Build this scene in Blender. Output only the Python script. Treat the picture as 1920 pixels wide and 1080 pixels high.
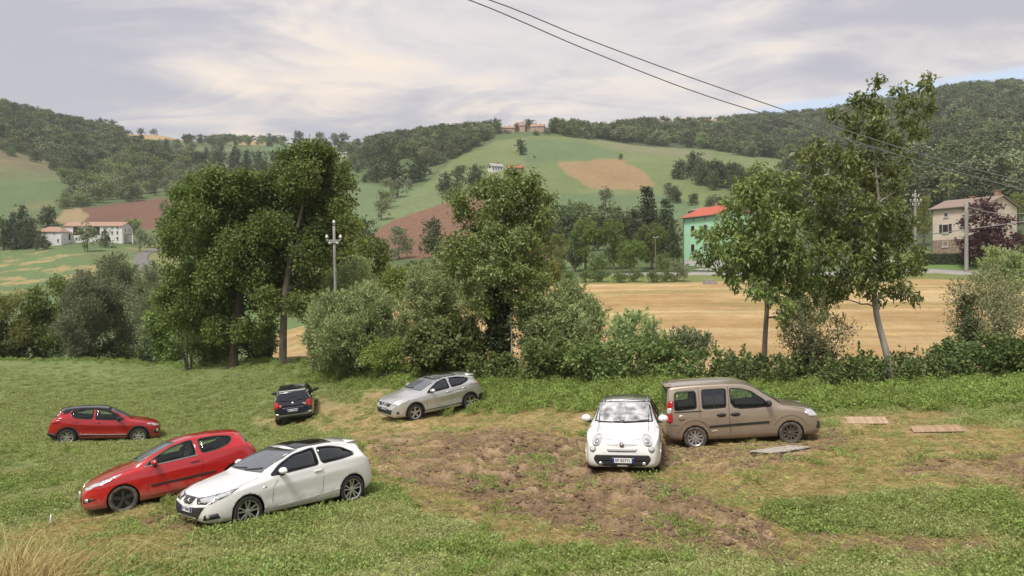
import bpy, bmesh, math, random
import numpy as np
from mathutils import Vector, Matrix
from mathutils.bvhtree import BVHTree

# ------------------------------------------------------------------ camera, sky, sun, exposure
SC = bpy.context.scene
for o in list(bpy.data.objects):
    bpy.data.objects.remove(o)
COL = SC.collection
F, CX, YH, H = 1450.0, 960.0, 540.0, 4.4          # focal length in photo pixels, centre, eye line, eye height

cam = bpy.data.objects.new('camera', bpy.data.cameras.new('camera'))
COL.objects.link(cam)
cam.location = (0, 0, H)
cam.rotation_euler = (math.radians(90), 0, 0)
cam.data.sensor_width = 36.0
cam.data.lens = 36.0 * F / 1920.0
cam.data.clip_start = 0.1
cam.data.clip_end = 20000
SC.camera = cam
SC.render.resolution_x, SC.render.resolution_y = 1024, 576
SC.view_settings.view_transform = 'Standard'
SC.view_settings.look = 'None'
SC.view_settings.gamma = 1.0
SC.view_settings.use_curve_mapping = False
SC.view_settings.exposure = 1.42
SC.cycles.use_denoising = True
SC.cycles.max_bounces = 8
SC.cycles.diffuse_bounces = 3
SC.cycles.glossy_bounces = 3
SC.cycles.transmission_bounces = 4
SC.cycles.transparent_max_bounces = 10
SC.cycles.volume_bounces = 1
SC.cycles.sample_clamp_indirect = 6.0

HAZE = 0.00015
SUN_EL, SUN_AZ = math.radians(58), math.radians(-150)   # azimuth measured from +Y towards +X
sun = bpy.data.objects.new('sun', bpy.data.lights.new('sun', 'SUN'))
COL.objects.link(sun)
sun.data.energy = 1.5
sun.data.angle = math.radians(16)
sun.data.color = (1.0, 0.95, 0.87)
sd = Vector((math.sin(SUN_AZ) * math.cos(SUN_EL), math.cos(SUN_AZ) * math.cos(SUN_EL), math.sin(SUN_EL)))
sun.rotation_euler = sd.to_track_quat('Z', 'Y').to_euler()

W = bpy.data.worlds.new('World')
SC.world = W
W.use_nodes = True
nt = W.node_tree
nt.nodes.clear()
def N(t, **kw):
    n = nt.nodes.new(t)
    for k, v in kw.items():
        setattr(n, k, v)
    return n
def LK(a, b):
    nt.links.new(a, b)
def MA(op, a, b=None, clamp=False):
    n = N('ShaderNodeMath', operation=op, use_clamp=clamp)
    for i, v in enumerate((a, b)):
        if v is None: continue
        if isinstance(v, (int, float)): n.inputs[i].default_value = v
        else: LK(v, n.inputs[i])
    return n.outputs[0]
def MR(v, a, b, c=0.0, d=1.0):
    n = N('ShaderNodeMapRange', interpolation_type='SMOOTHSTEP')
    LK(v, n.inputs[0])
    for i, x in enumerate((a, b, c, d)): n.inputs[i + 1].default_value = x
    return n.outputs[0]
def MIXC(f, a, b, bt='MIX'):
    n = N('ShaderNodeMix', data_type='RGBA', blend_type=bt)
    for s, v in ((0, f), (6, a), (7, b)):
        if isinstance(v, (int, float)): n.inputs[s].default_value = v
        elif isinstance(v, tuple): n.inputs[s].default_value = (*v, 1)
        else: LK(v, n.inputs[s])
    return n.outputs[2]
sky = N('ShaderNodeTexSky', sky_type='NISHITA')
sky.sun_disc = False
sky.sun_elevation = SUN_EL
sky.sun_rotation = SUN_AZ
sky.altitude = 300
sky.dust_density = 1.5
tc = N('ShaderNodeTexCoord')
sep = N('ShaderNodeSeparateXYZ')
LK(tc.outputs['Generated'], sep.inputs[0])
zc = MA('MAXIMUM', sep.outputs[2], 0.0)
den = MA('ADD', zc, 0.14)
cu = MA('DIVIDE', sep.outputs[0], den)
cv = MA('DIVIDE', sep.outputs[1], den)
comb = N('ShaderNodeCombineXYZ')
LK(cu, comb.inputs[0]); LK(cv, comb.inputs[1])
def cloud(scale, off, rot, detail=6, dist=0.6, rough=0.55, sx=1.0, sy=1.0):
    mp = N('ShaderNodeMapping')
    mp.inputs['Location'].default_value = off
    mp.inputs['Rotation'].default_value = (0, 0, math.radians(rot))
    mp.inputs['Scale'].default_value = (sx, sy, 1)
    LK(comb.outputs[0], mp.inputs[0])
    n = N('ShaderNodeTexNoise')
    n.inputs['Scale'].default_value = scale
    n.inputs['Detail'].default_value = detail
    n.inputs['Roughness'].default_value = rough
    n.inputs['Distortion'].default_value = dist
    LK(mp.outputs[0], n.inputs['Vector'])
    return n.outputs[0]
c1 = cloud(0.62, (3.1, 1.7, 0), 24, sx=0.9, sy=1.0)            # big banks
c2 = cloud(1.7, (7.3, 2.2, 0), 30, detail=8, dist=0.9, rough=0.6, sx=0.75, sy=1.25)   # ragged texture
c3 = cloud(0.33, (1.9, 5.4, 0), 0, detail=3, dist=0.3)         # where the cream light comes through
mass = MA('ADD', MA('MULTIPLY', c1, 0.62), MA('MULTIPLY', c2, 0.38))
lit = MR(mass, 0.43, 0.57)
GREY, PALE, CREAM = (0.200, 0.198, 0.226), (0.306, 0.290, 0.290), (0.392, 0.334, 0.284)
warm = MR(MA('ADD', MA('MULTIPLY', c3, 0.55), MA('MULTIPLY', c2, 0.45)), 0.44, 0.60)
cc = MIXC(lit, GREY, MIXC(warm, PALE, CREAM))
# thinning towards the horizon: paler, a little warm
hz = MR(sep.outputs[2], 0.0, 0.26, 1.0, 0.0)
cc = MIXC(MA('MULTIPLY', hz, 0.30), cc, (0.315, 0.296, 0.288))
# gap of blue low over the hills ahead and to the right
gapn = MA('ADD', MA('MULTIPLY', c1, 0.5), MA('MULTIPLY', c2, 0.5))
dotv = N('ShaderNodeVectorMath', operation='DOT_PRODUCT')
LK(tc.outputs['Generated'], dotv.inputs[0])
gd = Vector((0.50, 0.83, 0.205)).normalized()
dotv.inputs[1].default_value = gd
dz = MA('ABSOLUTE', MA('SUBTRACT', sep.outputs[2], MA('ADD', 0.183, MA('MULTIPLY', sep.outputs[0], 0.055))))
band = MA('SUBTRACT', MR(dotv.outputs['Value'], 0.93, 1.0), MR(dz, 0.006, 0.036))
gap = MR(MA('ADD', band, MA('MULTIPLY', MA('SUBTRACT', gapn, 0.5), 1.6)), 0.30, 0.85)
skyc = MIXC(1.0, sky.outputs[0], (0.078, 0.078, 0.078), 'MULTIPLY')
skyc = MIXC(0.8, skyc, (0.265, 0.305, 0.37))
final = MIXC(gap, cc, skyc)
# below the eye line the dome carries the dull green of far land
final = MIXC(MR(sep.outputs[2], -0.02, -0.12), final, (0.09, 0.10, 0.07))
bg = N('ShaderNodeBackground')
bg.inputs['Strength'].default_value = 1.0
LK(final, bg.inputs['Color'])
wo = N('ShaderNodeOutputWorld')
LK(bg.outputs[0], wo.inputs['Surface'])

# ------------------------------------------------------------------ helpers
RNG = np.random.default_rng(7)
random.seed(7)

def unp(px, py, d):
    return Vector(((px - CX) / F * d, d, H + (YH - py) / F * d))

def tag(o, label=None, cat=None, group=None, kind=None):
    if label: o['label'] = label
    if cat: o['category'] = cat
    if group: o['group'] = group
    if kind: o['kind'] = kind
    return o

def empty(name, loc=(0, 0, 0), parent=None):
    o = bpy.data.objects.new(name, None)
    o.empty_display_size = 0.3
    COL.objects.link(o)
    o.location = loc
    if parent: o.parent = parent
    return o

def link(name, me, mat=None, parent=None, loc=None):
    o = bpy.data.objects.new(name, me)
    COL.objects.link(o)
    if mat is not None and len(me.materials) == 0:
        for m in (mat if isinstance(mat, (list, tuple)) else [mat]):
            me.materials.append(m)
    if parent: o.parent = parent
    if loc is not None: o.location = loc
    return o

def mesh_np(name, V, Q, smooth=True, rnd=None, tri=False):
    """quads (or tris) from arrays"""
    k = 3 if tri else 4
    V = np.asarray(V, np.float32); Q = np.asarray(Q, np.int32)
    me = bpy.data.meshes.new(name)
    me.vertices.add(len(V)); me.vertices.foreach_set('co', V.ravel())
    me.loops.add(len(Q) * k); me.loops.foreach_set('vertex_index', Q.ravel())
    me.polygons.add(len(Q)); me.polygons.foreach_set('loop_start', np.arange(len(Q), dtype=np.int32) * k)
    me.polygons.foreach_set('use_smooth', np.full(len(Q), smooth))
    if rnd is not None:
        a = me.attributes.new('rnd', 'FLOAT', 'FACE')
        a.data.foreach_set('value', np.asarray(rnd, np.float32))
    me.update(calc_edges=True)
    return me

def mesh_bm(name, bm, smooth=False):
    me = bpy.data.meshes.new(name)
    if smooth:
        for f in bm.faces: f.smooth = True
    bm.to_mesh(me); bm.free()
    return me

def obm(name, bm, mat, parent=None, smooth=False, loc=None):
    return link(name, mesh_bm(name, bm, smooth), mat, parent, loc)

def box(bm, x0, x1, y0, y1, z0, z1, M=None):
    vs = [bm.verts.new((x, y, z)) for z in (z0, z1) for y in (y0, y1) for x in (x0, x1)]
    for f in ((0, 2, 3, 1), (4, 5, 7, 6), (0, 1, 5, 4), (2, 6, 7, 3), (0, 4, 6, 2), (1, 3, 7, 5)):
        bm.faces.new([vs[i] for i in f])
    if M is not None:
        for v in vs: v.co = M @ v.co
    return vs

def tube_np(P, R, n=8, cap=True):
    """tube along points P with radii R -> V, Q"""
    P = np.asarray(P, float); R = np.asarray(R, float)
    T = np.gradient(P, axis=0)
    T /= np.linalg.norm(T, axis=1)[:, None] + 1e-9
    ref = np.array([0.0, 0, 1]) if abs(T[0][2]) < 0.9 else np.array([1.0, 0, 0])
    V = []
    a = np.arange(n) / n * 2 * np.pi
    for p, t, r in zip(P, T, R):
        u = np.cross(t, ref); u /= np.linalg.norm(u) + 1e-9
        w = np.cross(t, u)
        V.append(p + r * (np.cos(a)[:, None] * u + np.sin(a)[:, None] * w))
    V = np.concatenate(V)
    Q = []
    for i in range(len(P) - 1):
        for j in range(n):
            k = (j + 1) % n
            Q.append((i * n + j, i * n + k, (i + 1) * n + k, (i + 1) * n + j))
    if cap:
        V = np.concatenate([V, P[-1:]])
        c = len(V) - 1; b = (len(P) - 1) * n
        for j in range(0, n, 2):
            Q.append((b + j, b + (j + 1) % n, b + (j + 2) % n, c))
    return V, np.array(Q)

class Acc:
    """collects quads of many pieces into one mesh"""
    def __init__(s): s.V = []; s.Q = []; s.n = 0
    def add(s, V, Q):
        s.V.append(np.asarray(V, float)); s.Q.append(np.asarray(Q) + s.n); s.n += len(V)
    def mesh(s, name, smooth=True): return mesh_np(name, np.concatenate(s.V), np.concatenate(s.Q), smooth)

# ---- materials
def new_mat(name):
    m = bpy.data.materials.new(name)
    m.use_nodes = True
    return m, m.node_tree, m.node_tree.nodes['Principled BSDF']

def mat(name, col, rough=0.6, metal=0.0, var=0.12, scale=6.0, bump=0.0, bscale=None, coat=0.0, spec=0.5, col2=None, stretch=None, detail=5):
    m, t, b = new_mat(name)
    b.inputs['Roughness'].default_value = rough
    b.inputs['Metallic'].default_value = metal
    b.inputs['Coat Weight'].default_value = coat
    b.inputs['Coat Roughness'].default_value = 0.04
    b.inputs['Specular IOR Level'].default_value = spec
    co = t.nodes.new('ShaderNodeTexCoord')
    src = co.outputs['Object']
    if stretch:
        mp = t.nodes.new('ShaderNodeMapping'); mp.inputs['Scale'].default_value = stretch
        t.links.new(src, mp.inputs[0]); src = mp.outputs[0]
    n = t.nodes.new('ShaderNodeTexNoise')
    n.inputs['Scale'].default_value = scale; n.inputs['Detail'].default_value = detail
    t.links.new(src, n.inputs['Vector'])
    r = t.nodes.new('ShaderNodeValToRGB')
    c = np.array(col); d = np.array(col2) if col2 is not None else None
    a0 = c * (1 - var) if d is None else c
    a1 = np.minimum(c * (1 + var), 1.0) if d is None else d
    r.color_ramp.elements[0].position = 0.32; r.color_ramp.elements[0].color = (*a0, 1)
    r.color_ramp.elements[1].position = 0.68; r.color_ramp.elements[1].color = (*a1, 1)
    t.links.new(n.outputs[0], r.inputs[0]); t.links.new(r.outputs[0], b.inputs['Base Color'])
    if bump:
        bn = t.nodes.new('ShaderNodeTexNoise'); bn.inputs['Scale'].default_value = bscale or scale * 4; bn.inputs['Detail'].default_value = 4
        t.links.new(src, bn.inputs['Vector'])
        bp = t.nodes.new('ShaderNodeBump'); bp.inputs['Strength'].default_value = bump; bp.inputs['Distance'].default_value = 0.02
        t.links.new(bn.outputs[0], bp.inputs['Height']); t.links.new(bp.outputs[0], b.inputs['Normal'])
    return m

LEAF_K = 1.65
def leaf_mat(name, ca, cb, trans=0.3, rough=0.55, cc=None, spec=0.35, k=LEAF_K, vr=.22):
    ca, cb, cc = [None if c is None else (min(1, c[0] * k * 1.06), min(1, c[1] * k), min(1, c[2] * k)) for c in (ca, cb, cc)]
    m, t, b = new_mat(name)
    b.inputs['Roughness'].default_value = rough
    b.inputs['Specular IOR Level'].default_value = spec
    at = t.nodes.new('ShaderNodeAttribute'); at.attribute_name = 'rnd'
    oi = t.nodes.new('ShaderNodeObjectInfo')
    r = t.nodes.new('ShaderNodeValToRGB')
    r.color_ramp.elements[0].color = (*ca, 1); r.color_ramp.elements[1].color = (*cb, 1)
    if cc is not None:
        e = r.color_ramp.elements.new(0.9); e.color = (*cb, 1)
        r.color_ramp.elements[2].color = (*cc, 1)
    t.links.new(at.outputs['Fac'], r.inputs[0])
    hs = t.nodes.new('ShaderNodeHueSaturation')
    vm = t.nodes.new('ShaderNodeMapRange'); vm.inputs[3].default_value = 1 - vr; vm.inputs[4].default_value = 1 + vr
    hm = t.nodes.new('ShaderNodeMapRange'); hm.inputs[3].default_value = .5 - vr * .07; hm.inputs[4].default_value = .5 + vr * .05
    t.links.new(oi.outputs['Random'], vm.inputs[0]); t.links.new(vm.outputs[0], hs.inputs['Value'])
    t.links.new(oi.outputs['Random'], hm.inputs[0]); t.links.new(hm.outputs[0], hs.inputs['Hue'])
    t.links.new(r.outputs[0], hs.inputs['Color'])
    t.links.new(hs.outputs[0], b.inputs['Base Color'])
    tr = t.nodes.new('ShaderNodeBsdfTranslucent'); t.links.new(hs.outputs[0], tr.inputs[0])
    mx = t.nodes.new('ShaderNodeMixShader'); mx.inputs[0].default_value = trans
    t.links.new(b.outputs[0], mx.inputs[1]); t.links.new(tr.outputs[0], mx.inputs[2])
    t.links.new(mx.outputs[0], t.nodes['Material Output'].inputs['Surface'])
    return m

# ---- value noise (world space) for the ground
def vnoise(x, y, seed=0):
    xi = np.floor(x).astype(np.int64); yi = np.floor(y).astype(np.int64)
    fx = x - xi; fy = y - yi
    fx = fx * fx * (3 - 2 * fx); fy = fy * fy * (3 - 2 * fy)
    def h(a, b):
        n = (a * 374761393 + b * 668265263 + seed * 974634) & 0x7fffffff
        n = ((n ^ (n >> 13)) * 1274126177) & 0x7fffffff
        n = (n ^ (n >> 16)) & 0xffff
        return n / 65535.0
    a = h(xi, yi); b = h(xi + 1, yi); c = h(xi, yi + 1); d = h(xi + 1, yi + 1)
    return (a * (1 - fx) + b * fx) * (1 - fy) + (c * (1 - fx) + d * fx) * fy

def fbm(x, y, sc, oct=4, seed=0, gain=0.5):
    v = 0; a = 1; t = 0
    for i in range(oct):
        v = v + a * vnoise(x / sc * 2 ** i + 17.3 * i, y / sc * 2 ** i - 9.1 * i, seed + i)
        t += a; a *= gain
    return v / t

def sstep(a, b, x):
    t = np.clip((x - a) / (b - a), 0, 1)
    return t * t * (3 - 2 * t)

def sdist(poly, x, y):
    """signed distance to polygon, positive inside"""
    P = np.asarray(poly, float)
    d = np.full(x.shape, 1e18); ins = np.zeros(x.shape, bool)
    for i in range(len(P)):
        a = P[i]; b = P[(i + 1) % len(P)]
        ex, ey = b - a
        t = np.clip(((x - a[0]) * ex + (y - a[1]) * ey) / (ex * ex + ey * ey + 1e-12), 0, 1)
        d = np.minimum(d, (x - a[0] - t * ex) ** 2 + (y - a[1] - t * ey) ** 2)
        c = ((a[1] > y) != (b[1] > y)) & (x < (b[0] - a[0]) * (y - a[1]) / (b[1] - a[1] + 1e-12) + a[0])
        ins ^= c
    d = np.sqrt(d)
    return np.where(ins, d, -d)

# ------------------------------------------------------------------ terrain: heights surveyed along sight lines, thin-plate spline between
def zz(px, d, z):
    return (px, d, z)
CP = []
for px, d, z in [
    (-600, 1, 2.75), (960, 1, 2.75), (2500, 1, 2.75), (-300, 5, 1.7), (500, 5, 1.5), (960, 5, 1.45), (1500, 5, 1.5), (2300, 5, 1.7),
    (-300, 9, .6), (50, 9, .75), (300, 9, .55), (700, 9, .5), (1200, 9, .5), (1800, 9, .6), (2300, 9, .9),
    (-300, 14, -.7), (100, 12, .0), (100, 14, -.42), (100, 17, -.9), (250, 18, -.76), (-300, 22, -1.8),
    (463, 15.3, -.30), (657, 17.1, -.35), (400, 12, .0), (700, 12.4, -.12), (1000, 12.4, -.15), (1000, 15.5, -.22), (860, 20, -.3),
    (1167, 18.2, .04), (1165, 21.6, -.13), (1302, 21.6, -.08), (1484, 21.5, .11), (774, 30.8, -.85), (880, 32.5, -.71), (135, 31, -1.94), (267, 32.5, -2.1),
    (560, 35.3, -1.86), (1400, 15, .12), (1450, 12.4, -.05), (1800, 12, .1), (1800, 15, .3), (1800, 18, .45), (1800, 22, .5), (1800, 27, .6),
    (2300, 15, .7), (2300, 25, 1.2), (1463, 18.8, .36), (1625, 24, .3), (1000, 24, -.15), (1200, 25.5, .12), (1500, 26, .40), (30, 24, -1.6),
    (300, 25, -1.5), (450, 24, -.95), (400, 42, -1.8), (150, 45, -2.0), (700, 36, -.75),
    (1200, 29.5, .45), (1500, 30, .62), (1800, 31, .7), (2300, 33, 1.3), (900, 37, .05), (700, 43, -.35), (530, 50, -.5), (400, 58, -1.24), (200, 62, -1.4), (0, 66, -1.74), (-400, 60, -1.6)]:
    CP.append((px, d, z))
FAR = {
 -400: [(100, 680), (200, 540), (290, 470), (450, 330), (600, 240), (750, 170), (1100, 250)],
 0: [(82, 692), (104, 668), (130, 604), (160, 566), (200, 530), (250, 492), (290, 466), (340, 432), (380, 402), (450, 345), (520, 300), (560, 280), (620, 258), (720, 228), (800, 208), (1100, 270), (2600, 400)],
 100: [(262, 472), (290, 459), (345, 427), (400, 386), (460, 346), (520, 322), (600, 292), (700, 258), (820, 232), (1100, 290)],
 200: [(82, 692), (120, 622), (160, 572), (200, 530), (250, 484), (265, 471), (290, 456), (345, 426), (420, 382), (480, 358), (560, 325), (680, 284), (800, 258), (880, 248), (1100, 295)],
 300: [(300, 459), (340, 428), (420, 379), (480, 356), (600, 312), (750, 272), (850, 253), (1000, 285)],
 400: [(82, 688), (150, 562), (250, 482), (300, 455), (350, 420), (450, 370), (600, 320), (800, 285), (1000, 264), (1300, 295), (2600, 400)],
 600: [(65, 662), (80, 632), (100, 596), (140, 556), (180, 520), (240, 480), (300, 440), (350, 405), (420, 365), (500, 335), (700, 300), (900, 282), (1100, 271), (1400, 300)],
 800: [(45, 680), (60, 655), (80, 620), (120, 560), (160, 520), (200, 490), (250, 455), (300, 425), (350, 385), (400, 357), (450, 335), (550, 300), (700, 264), (800, 256), (1100, 310), (2600, 420)],
 1000: [(40, 690), (60, 645), (90, 572), (120, 530), (150, 505), (200, 470), (250, 440), (300, 410), (350, 375), (400, 340), (450, 310), (500, 285), (560, 261), (620, 250), (680, 246), (900, 300)],
 1200: [(36, 700), (60, 625), (90, 560), (118, 525), (130, 509), (150, 490), (200, 455), (260, 425), (320, 395), (380, 360), (440, 325), (500, 300), (570, 285), (620, 277), (700, 262), (850, 241), (1200, 290), (2600, 420)],
 1400: [(35, 700), (60, 622), (90, 560), (115, 524), (125, 512), (140, 495), (180, 460), (240, 425), (300, 400), (380, 360), (450, 325), (540, 297), (580, 292), (640, 285), (750, 262), (900, 240), (1000, 230), (1300, 290)],
 1600: [(35, 700), (60, 620), (90, 556), (115, 522), (125, 511), (140, 492), (180, 455), (240, 415), (300, 385), (400, 340), (550, 308), (650, 284), (800, 242), (950, 216), (1050, 206), (1400, 280), (2600, 400)],
 1800: [(35, 700), (60, 618), (90, 553), (115, 521), (126, 509), (140, 469), (180, 436), (250, 395), (350, 340), (500, 275), (700, 216), (850, 186), (950, 178), (1300, 270)],
 1920: [(35, 700), (126, 509), (140, 466), (250, 390), (500, 268), (700, 210), (850, 181), (950, 170), (1300, 260), (2600, 380)],
 2400: [(35, 705), (126, 505), (250, 380), (500, 250), (850, 152), (950, 142), (1300, 230)],
}
for px, L in FAR.items():
    for d, py in L:
        CP.append((px, d, H + (YH - py) / F * d))
CP = np.array(CP, float)
U0, DK = 15.0, 1.5
def _uv(px, d):
    return np.stack([(px - CX) / 420.0, np.log(d) * DK], -1)
_A = _uv(CP[:, 0], CP[:, 1])
_u = CP[:, 2] / (CP[:, 1] + U0)
def _k(r2): return 0.5 * r2 * np.log(r2 + 1e-12)
_n = len(CP)
_K = _k(((_A[:, None] - _A[None]) ** 2).sum(-1)) + np.eye(_n) * 2e-3
_P = np.concatenate([np.ones((_n, 1)), _A], 1)
_S = np.zeros((_n + 3, _n + 3)); _S[:_n, :_n] = _K; _S[:_n, _n:] = _P; _S[_n:, :_n] = _P.T
_w = np.linalg.solve(_S, np.concatenate([_u, np.zeros(3)]))
def terr_pd(px, d):
    """ground height at azimuth px (photo column) and distance d"""
    px = np.asarray(px, float); d = np.maximum(np.asarray(d, float), 1.0)
    sh = px.shape
    Q = _uv(np.clip(px.ravel(), -900, 2900), d.ravel())
    out = np.empty(len(Q))
    for i in range(0, len(Q), 20000):
        q = Q[i:i + 20000]
        r2 = (q[:, 0:1] - _A[None, :, 0]) ** 2 + (q[:, 1:2] - _A[None, :, 1]) ** 2
        out[i:i + 20000] = _k(r2) @ _w[:_n] + _w[_n] + q @ _w[_n + 1:]
    return (out * (d.ravel() + U0)).reshape(sh)
def terr(x, y):
    y = np.maximum(np.asarray(y, float), 1.0)
    return terr_pd(CX + np.asarray(x, float) / y * F, y)
def gz(px, d):
    return float(terr_pd(np.array([px]), np.array([d]))[0])
def gpt(px, d):
    """point on the ground at photo column px, distance d"""
    return Vector(((px - CX) / F * d, d, gz(px, d)))
# ------------------------------------------------------------------ the ground: one sheet from the camera's feet to beyond the hills
cols = np.unique(np.concatenate([np.linspace(-900, -200, 24), np.arange(-200, 2121, 3.2), np.linspace(2121, 2900, 24)]))
rows = [1.0]
while rows[-1] < 8: rows.append(rows[-1] * 1.12)
while rows[-1] < 45: rows.append(rows[-1] * 1.0072)
while rows[-1] < 1150: rows.append(rows[-1] * 1.0105)
while rows[-1] < 1420: rows.append(rows[-1] * 1.04)
rows = np.array(rows)
GP, GD = np.meshgrid(cols, rows)
GZ = terr_pd(GP, GD)
GX = (GP - CX) / F * GD
GY = GD
PYV = YH + (H - GZ) / GD * F                     # photo row of each ground vertex, used only to look up the field boundaries

def lerp(c, col, m):
    return c + (np.array(col) - c) * m[..., None]

n_big = fbm(GX, GY, 9.0, 4, 1); n_mid = fbm(GX, GY, 2.2, 4, 5); n_sm = fbm(GX, GY, 0.5, 4, 9)
n_far = fbm(GX, GY, 70.0, 4, 21); n_far2 = fbm(GX, GY * 0.6, 22.0, 4, 25)
G = np.zeros(GX.shape + (3,))
# meadow near the cars
G[:] = (0.165, 0.205, 0.070)
G = lerp(G, (0.190, 0.215, 0.080), sstep(.45, .75, n_mid))
G = lerp(G, (0.075, 0.125, 0.036), sstep(.55, .80, n_big) * 0.7)
near = GD < 60
def nmask(poly, soft, warp=28, seed=50):
    w = (fbm(GX, GY, 1.6, 4, seed) - .5) * 2 * warp
    return sstep(-soft, soft, sdist(poly, GP, PYV) + w) * near
straw_poly = [(600, 775), (700, 742), (1000, 745), (1110, 752), (1250, 800), (1540, 800), (1620, 775), (1960, 800), (2150, 840), (2150, 1110),
              (1180, 1110), (1010, 1040), (880, 985), (760, 935), (700, 900), (670, 850), (650, 800)]
STRAW = nmask(straw_poly, 26, 30)
for p in ([(600, 755), (660, 762), (650, 780), (590, 780)], [(470, 780), (520, 785), (515, 800), (465, 795)], [(690, 738), (720, 738), (718, 750), (688, 748)],
          [(930, 745), (1000, 748), (1000, 768), (930, 765)], [(560, 790), (720, 785), (760, 820), (600, 815)], [(150, 965), (300, 945), (420, 985), (300, 1060), (60, 1100), (-50, 1020)]):
    STRAW = np.maximum(STRAW, nmask(p, 14, 14, 60) * .85)
GREENPATCH = np.maximum.reduce([nmask([(1440, 960), (1600, 930), (1820, 925), (2100, 950), (2100, 1025), (1700, 1020), (1500, 1000)], 20, 26, 70),
                                nmask([(1160, 900), (1300, 905), (1420, 935), (1300, 950), (1180, 930)], 16, 22, 74) * .3,
                                nmask([(1000, 1030), (1250, 1035), (1500, 1040), (1900, 1030), (2100, 1060), (2100, 1120), (1000, 1120)], 20, 36, 78) * .9])
MUD = nmask([(690, 822), (830, 806), (1000, 818), (1095, 818), (1110, 868), (1240, 905), (1330, 950), (1440, 985), (1470, 1035), (1250, 1040), (1080, 1000), (930, 968), (830, 925), (730, 885), (690, 855)], 14, 24, 80)
MUD = np.maximum(MUD, nmask([(1180, 830), (1300, 838), (1500, 825), (1560, 800), (1600, 830), (1420, 880), (1240, 885)], 14, 16, 84) * .8)
MUD = np.maximum(MUD, nmask([(1700, 880), (1830, 855), (2050, 850), (2050, 930), (1850, 930)], 18, 30, 88) * .7)
MUD = np.maximum(MUD, nmask([(1300, 1030), (1500, 1010), (1900, 1035), (1700, 1075), (1350, 1070)], 14, 34, 92) * .55)
MUD = np.maximum(MUD, nmask([(250, 975), (345, 965), (440, 990), (330, 1005)], 10, 10, 93) * .8)
STRAW = STRAW * (1 - GREENPATCH * .85)
# ruts and clods
ca, sa = .67, -.74
al, ac = GX * ca + GY * sa, -GX * sa + GY * ca
rut = fbm(al / 5.0, ac, .26, 3, 101)
rut2 = fbm(GX / 4.0, GY, .30, 3, 105)
rut = np.where(GX + (GY - 17) * .5 > 1.5, .5 * rut + .5 * rut2, rut)
clod = 1 - np.abs(fbm(al / 1.8, ac, .34, 4, 111) - .5) * 2
grit = fbm(GX, GY, .13, 3, 117)
G = lerp(G, (0.400, 0.292, 0.150), STRAW * (.78 + .22 * sstep(.35, .6, n_sm)))
G = lerp(G, (0.275, 0.190, 0.100), STRAW * sstep(.50, .72, n_mid) * .8)
G = lerp(G, (0.165, 0.170, 0.058), STRAW * sstep(.60, .74, fbm(GX, GY, 1.3, 4, 131)) * .5)
# wheel tracks of cars that came and went
TRK = np.zeros_like(GX); RIDGE = np.zeros_like(GX)
sub = (GD > 10.5) & (GD < 27) & (GP > 480) & (GP < 1960)
sx, sy = GX[sub], GY[sub]; wob = (fbm(sx, sy, .8, 3, 121) - .5) * .16
tk = np.full(sx.shape, 9.0)
for path in ([(1120, 17.6), (1040, 16.2), (930, 16.4), (800, 17.6), (690, 19.2)], [(1200, 17.4), (1262, 15.6), (1335, 14.2), (1430, 13.2), (1560, 12.6)], [(740, 20.5), (900, 18.2), (1050, 16.0), (1190, 14.5), (1320, 13.4)],
             [(1030, 23), (940, 19.6), (885, 17.6), (850, 16.2), (830, 15)], [(1290, 20.8), (1220, 19.2), (1090, 19.0), (950, 20.2), (800, 22.5)], [(1500, 19), (1420, 17.5), (1300, 16.6), (1150, 15.6), (980, 15.2)], [(1900, 18.4), (1760, 18.2), (1600, 18.8), (1480, 18.2)], [(690, 20.6), (820, 19.0), (960, 17.4), (1120, 15.2), (1230, 13.8)]):
    A = np.array([((a - CX) / F * b, b) for a, b in path]); s_ = np.linspace(0, 1, len(A)); q_ = np.linspace(0, 1, 70)
    X_ = np.interp(q_, s_, A[:, 0]); Y_ = np.interp(q_, s_, A[:, 1])
    for _ in range(12): X_[1:-1] = (X_[:-2] + 2 * X_[1:-1] + X_[2:]) / 4; Y_[1:-1] = (Y_[:-2] + 2 * Y_[1:-1] + Y_[2:]) / 4
    dx_, dy_ = np.gradient(X_), np.gradient(Y_); l_ = np.hypot(dx_, dy_)
    for o_ in (-.72, .72):
        wx, wy = X_ - dy_ / l_ * o_, Y_ + dx_ / l_ * o_
        for a_, b_ in zip(wx, wy): tk = np.minimum(tk, np.hypot(sx - a_, sy - b_))
tk = np.abs(tk + wob)
TRK[sub] = np.exp(-(tk / .13) ** 2); RIDGE[sub] = np.exp(-((tk - .27) / .09) ** 2)
MUD = np.maximum(MUD, TRK * .55 * (STRAW > .3))
mudcol = lerp(np.zeros_like(G) + (0.196, 0.130, 0.076), (0.345, 0.245, 0.148), sstep(.42, .68, rut * .55 + n_sm * .45))
mudcol = lerp(mudcol, (0.150, 0.099, 0.062), sstep(.55, .72, fbm(al / 3, ac, .5, 4, 141)) * .75)
mudcol = lerp(mudcol, (0.125, 0.082, 0.052), TRK * .6)
mudcol = lerp(mudcol, (0.375, 0.270, 0.168), RIDGE * .35)
MK = MUD * sstep(.10, .40, MUD + (n_sm - .5) * .6)
G = G + (mudcol - G) * MK[..., None]
G = lerp(G, (0.085, 0.140, 0.042), GREENPATCH * .5 * (1 - MK))
# the two trodden earth lines a little way into the meadow on the left
G = lerp(G, (0.145, 0.195, 0.066), sstep(760, 560, GP + (n_big - .5) * 200) * near * sstep(.5, .7, fbm(GX, GY, 5, 3, 151)) * .6)

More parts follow.
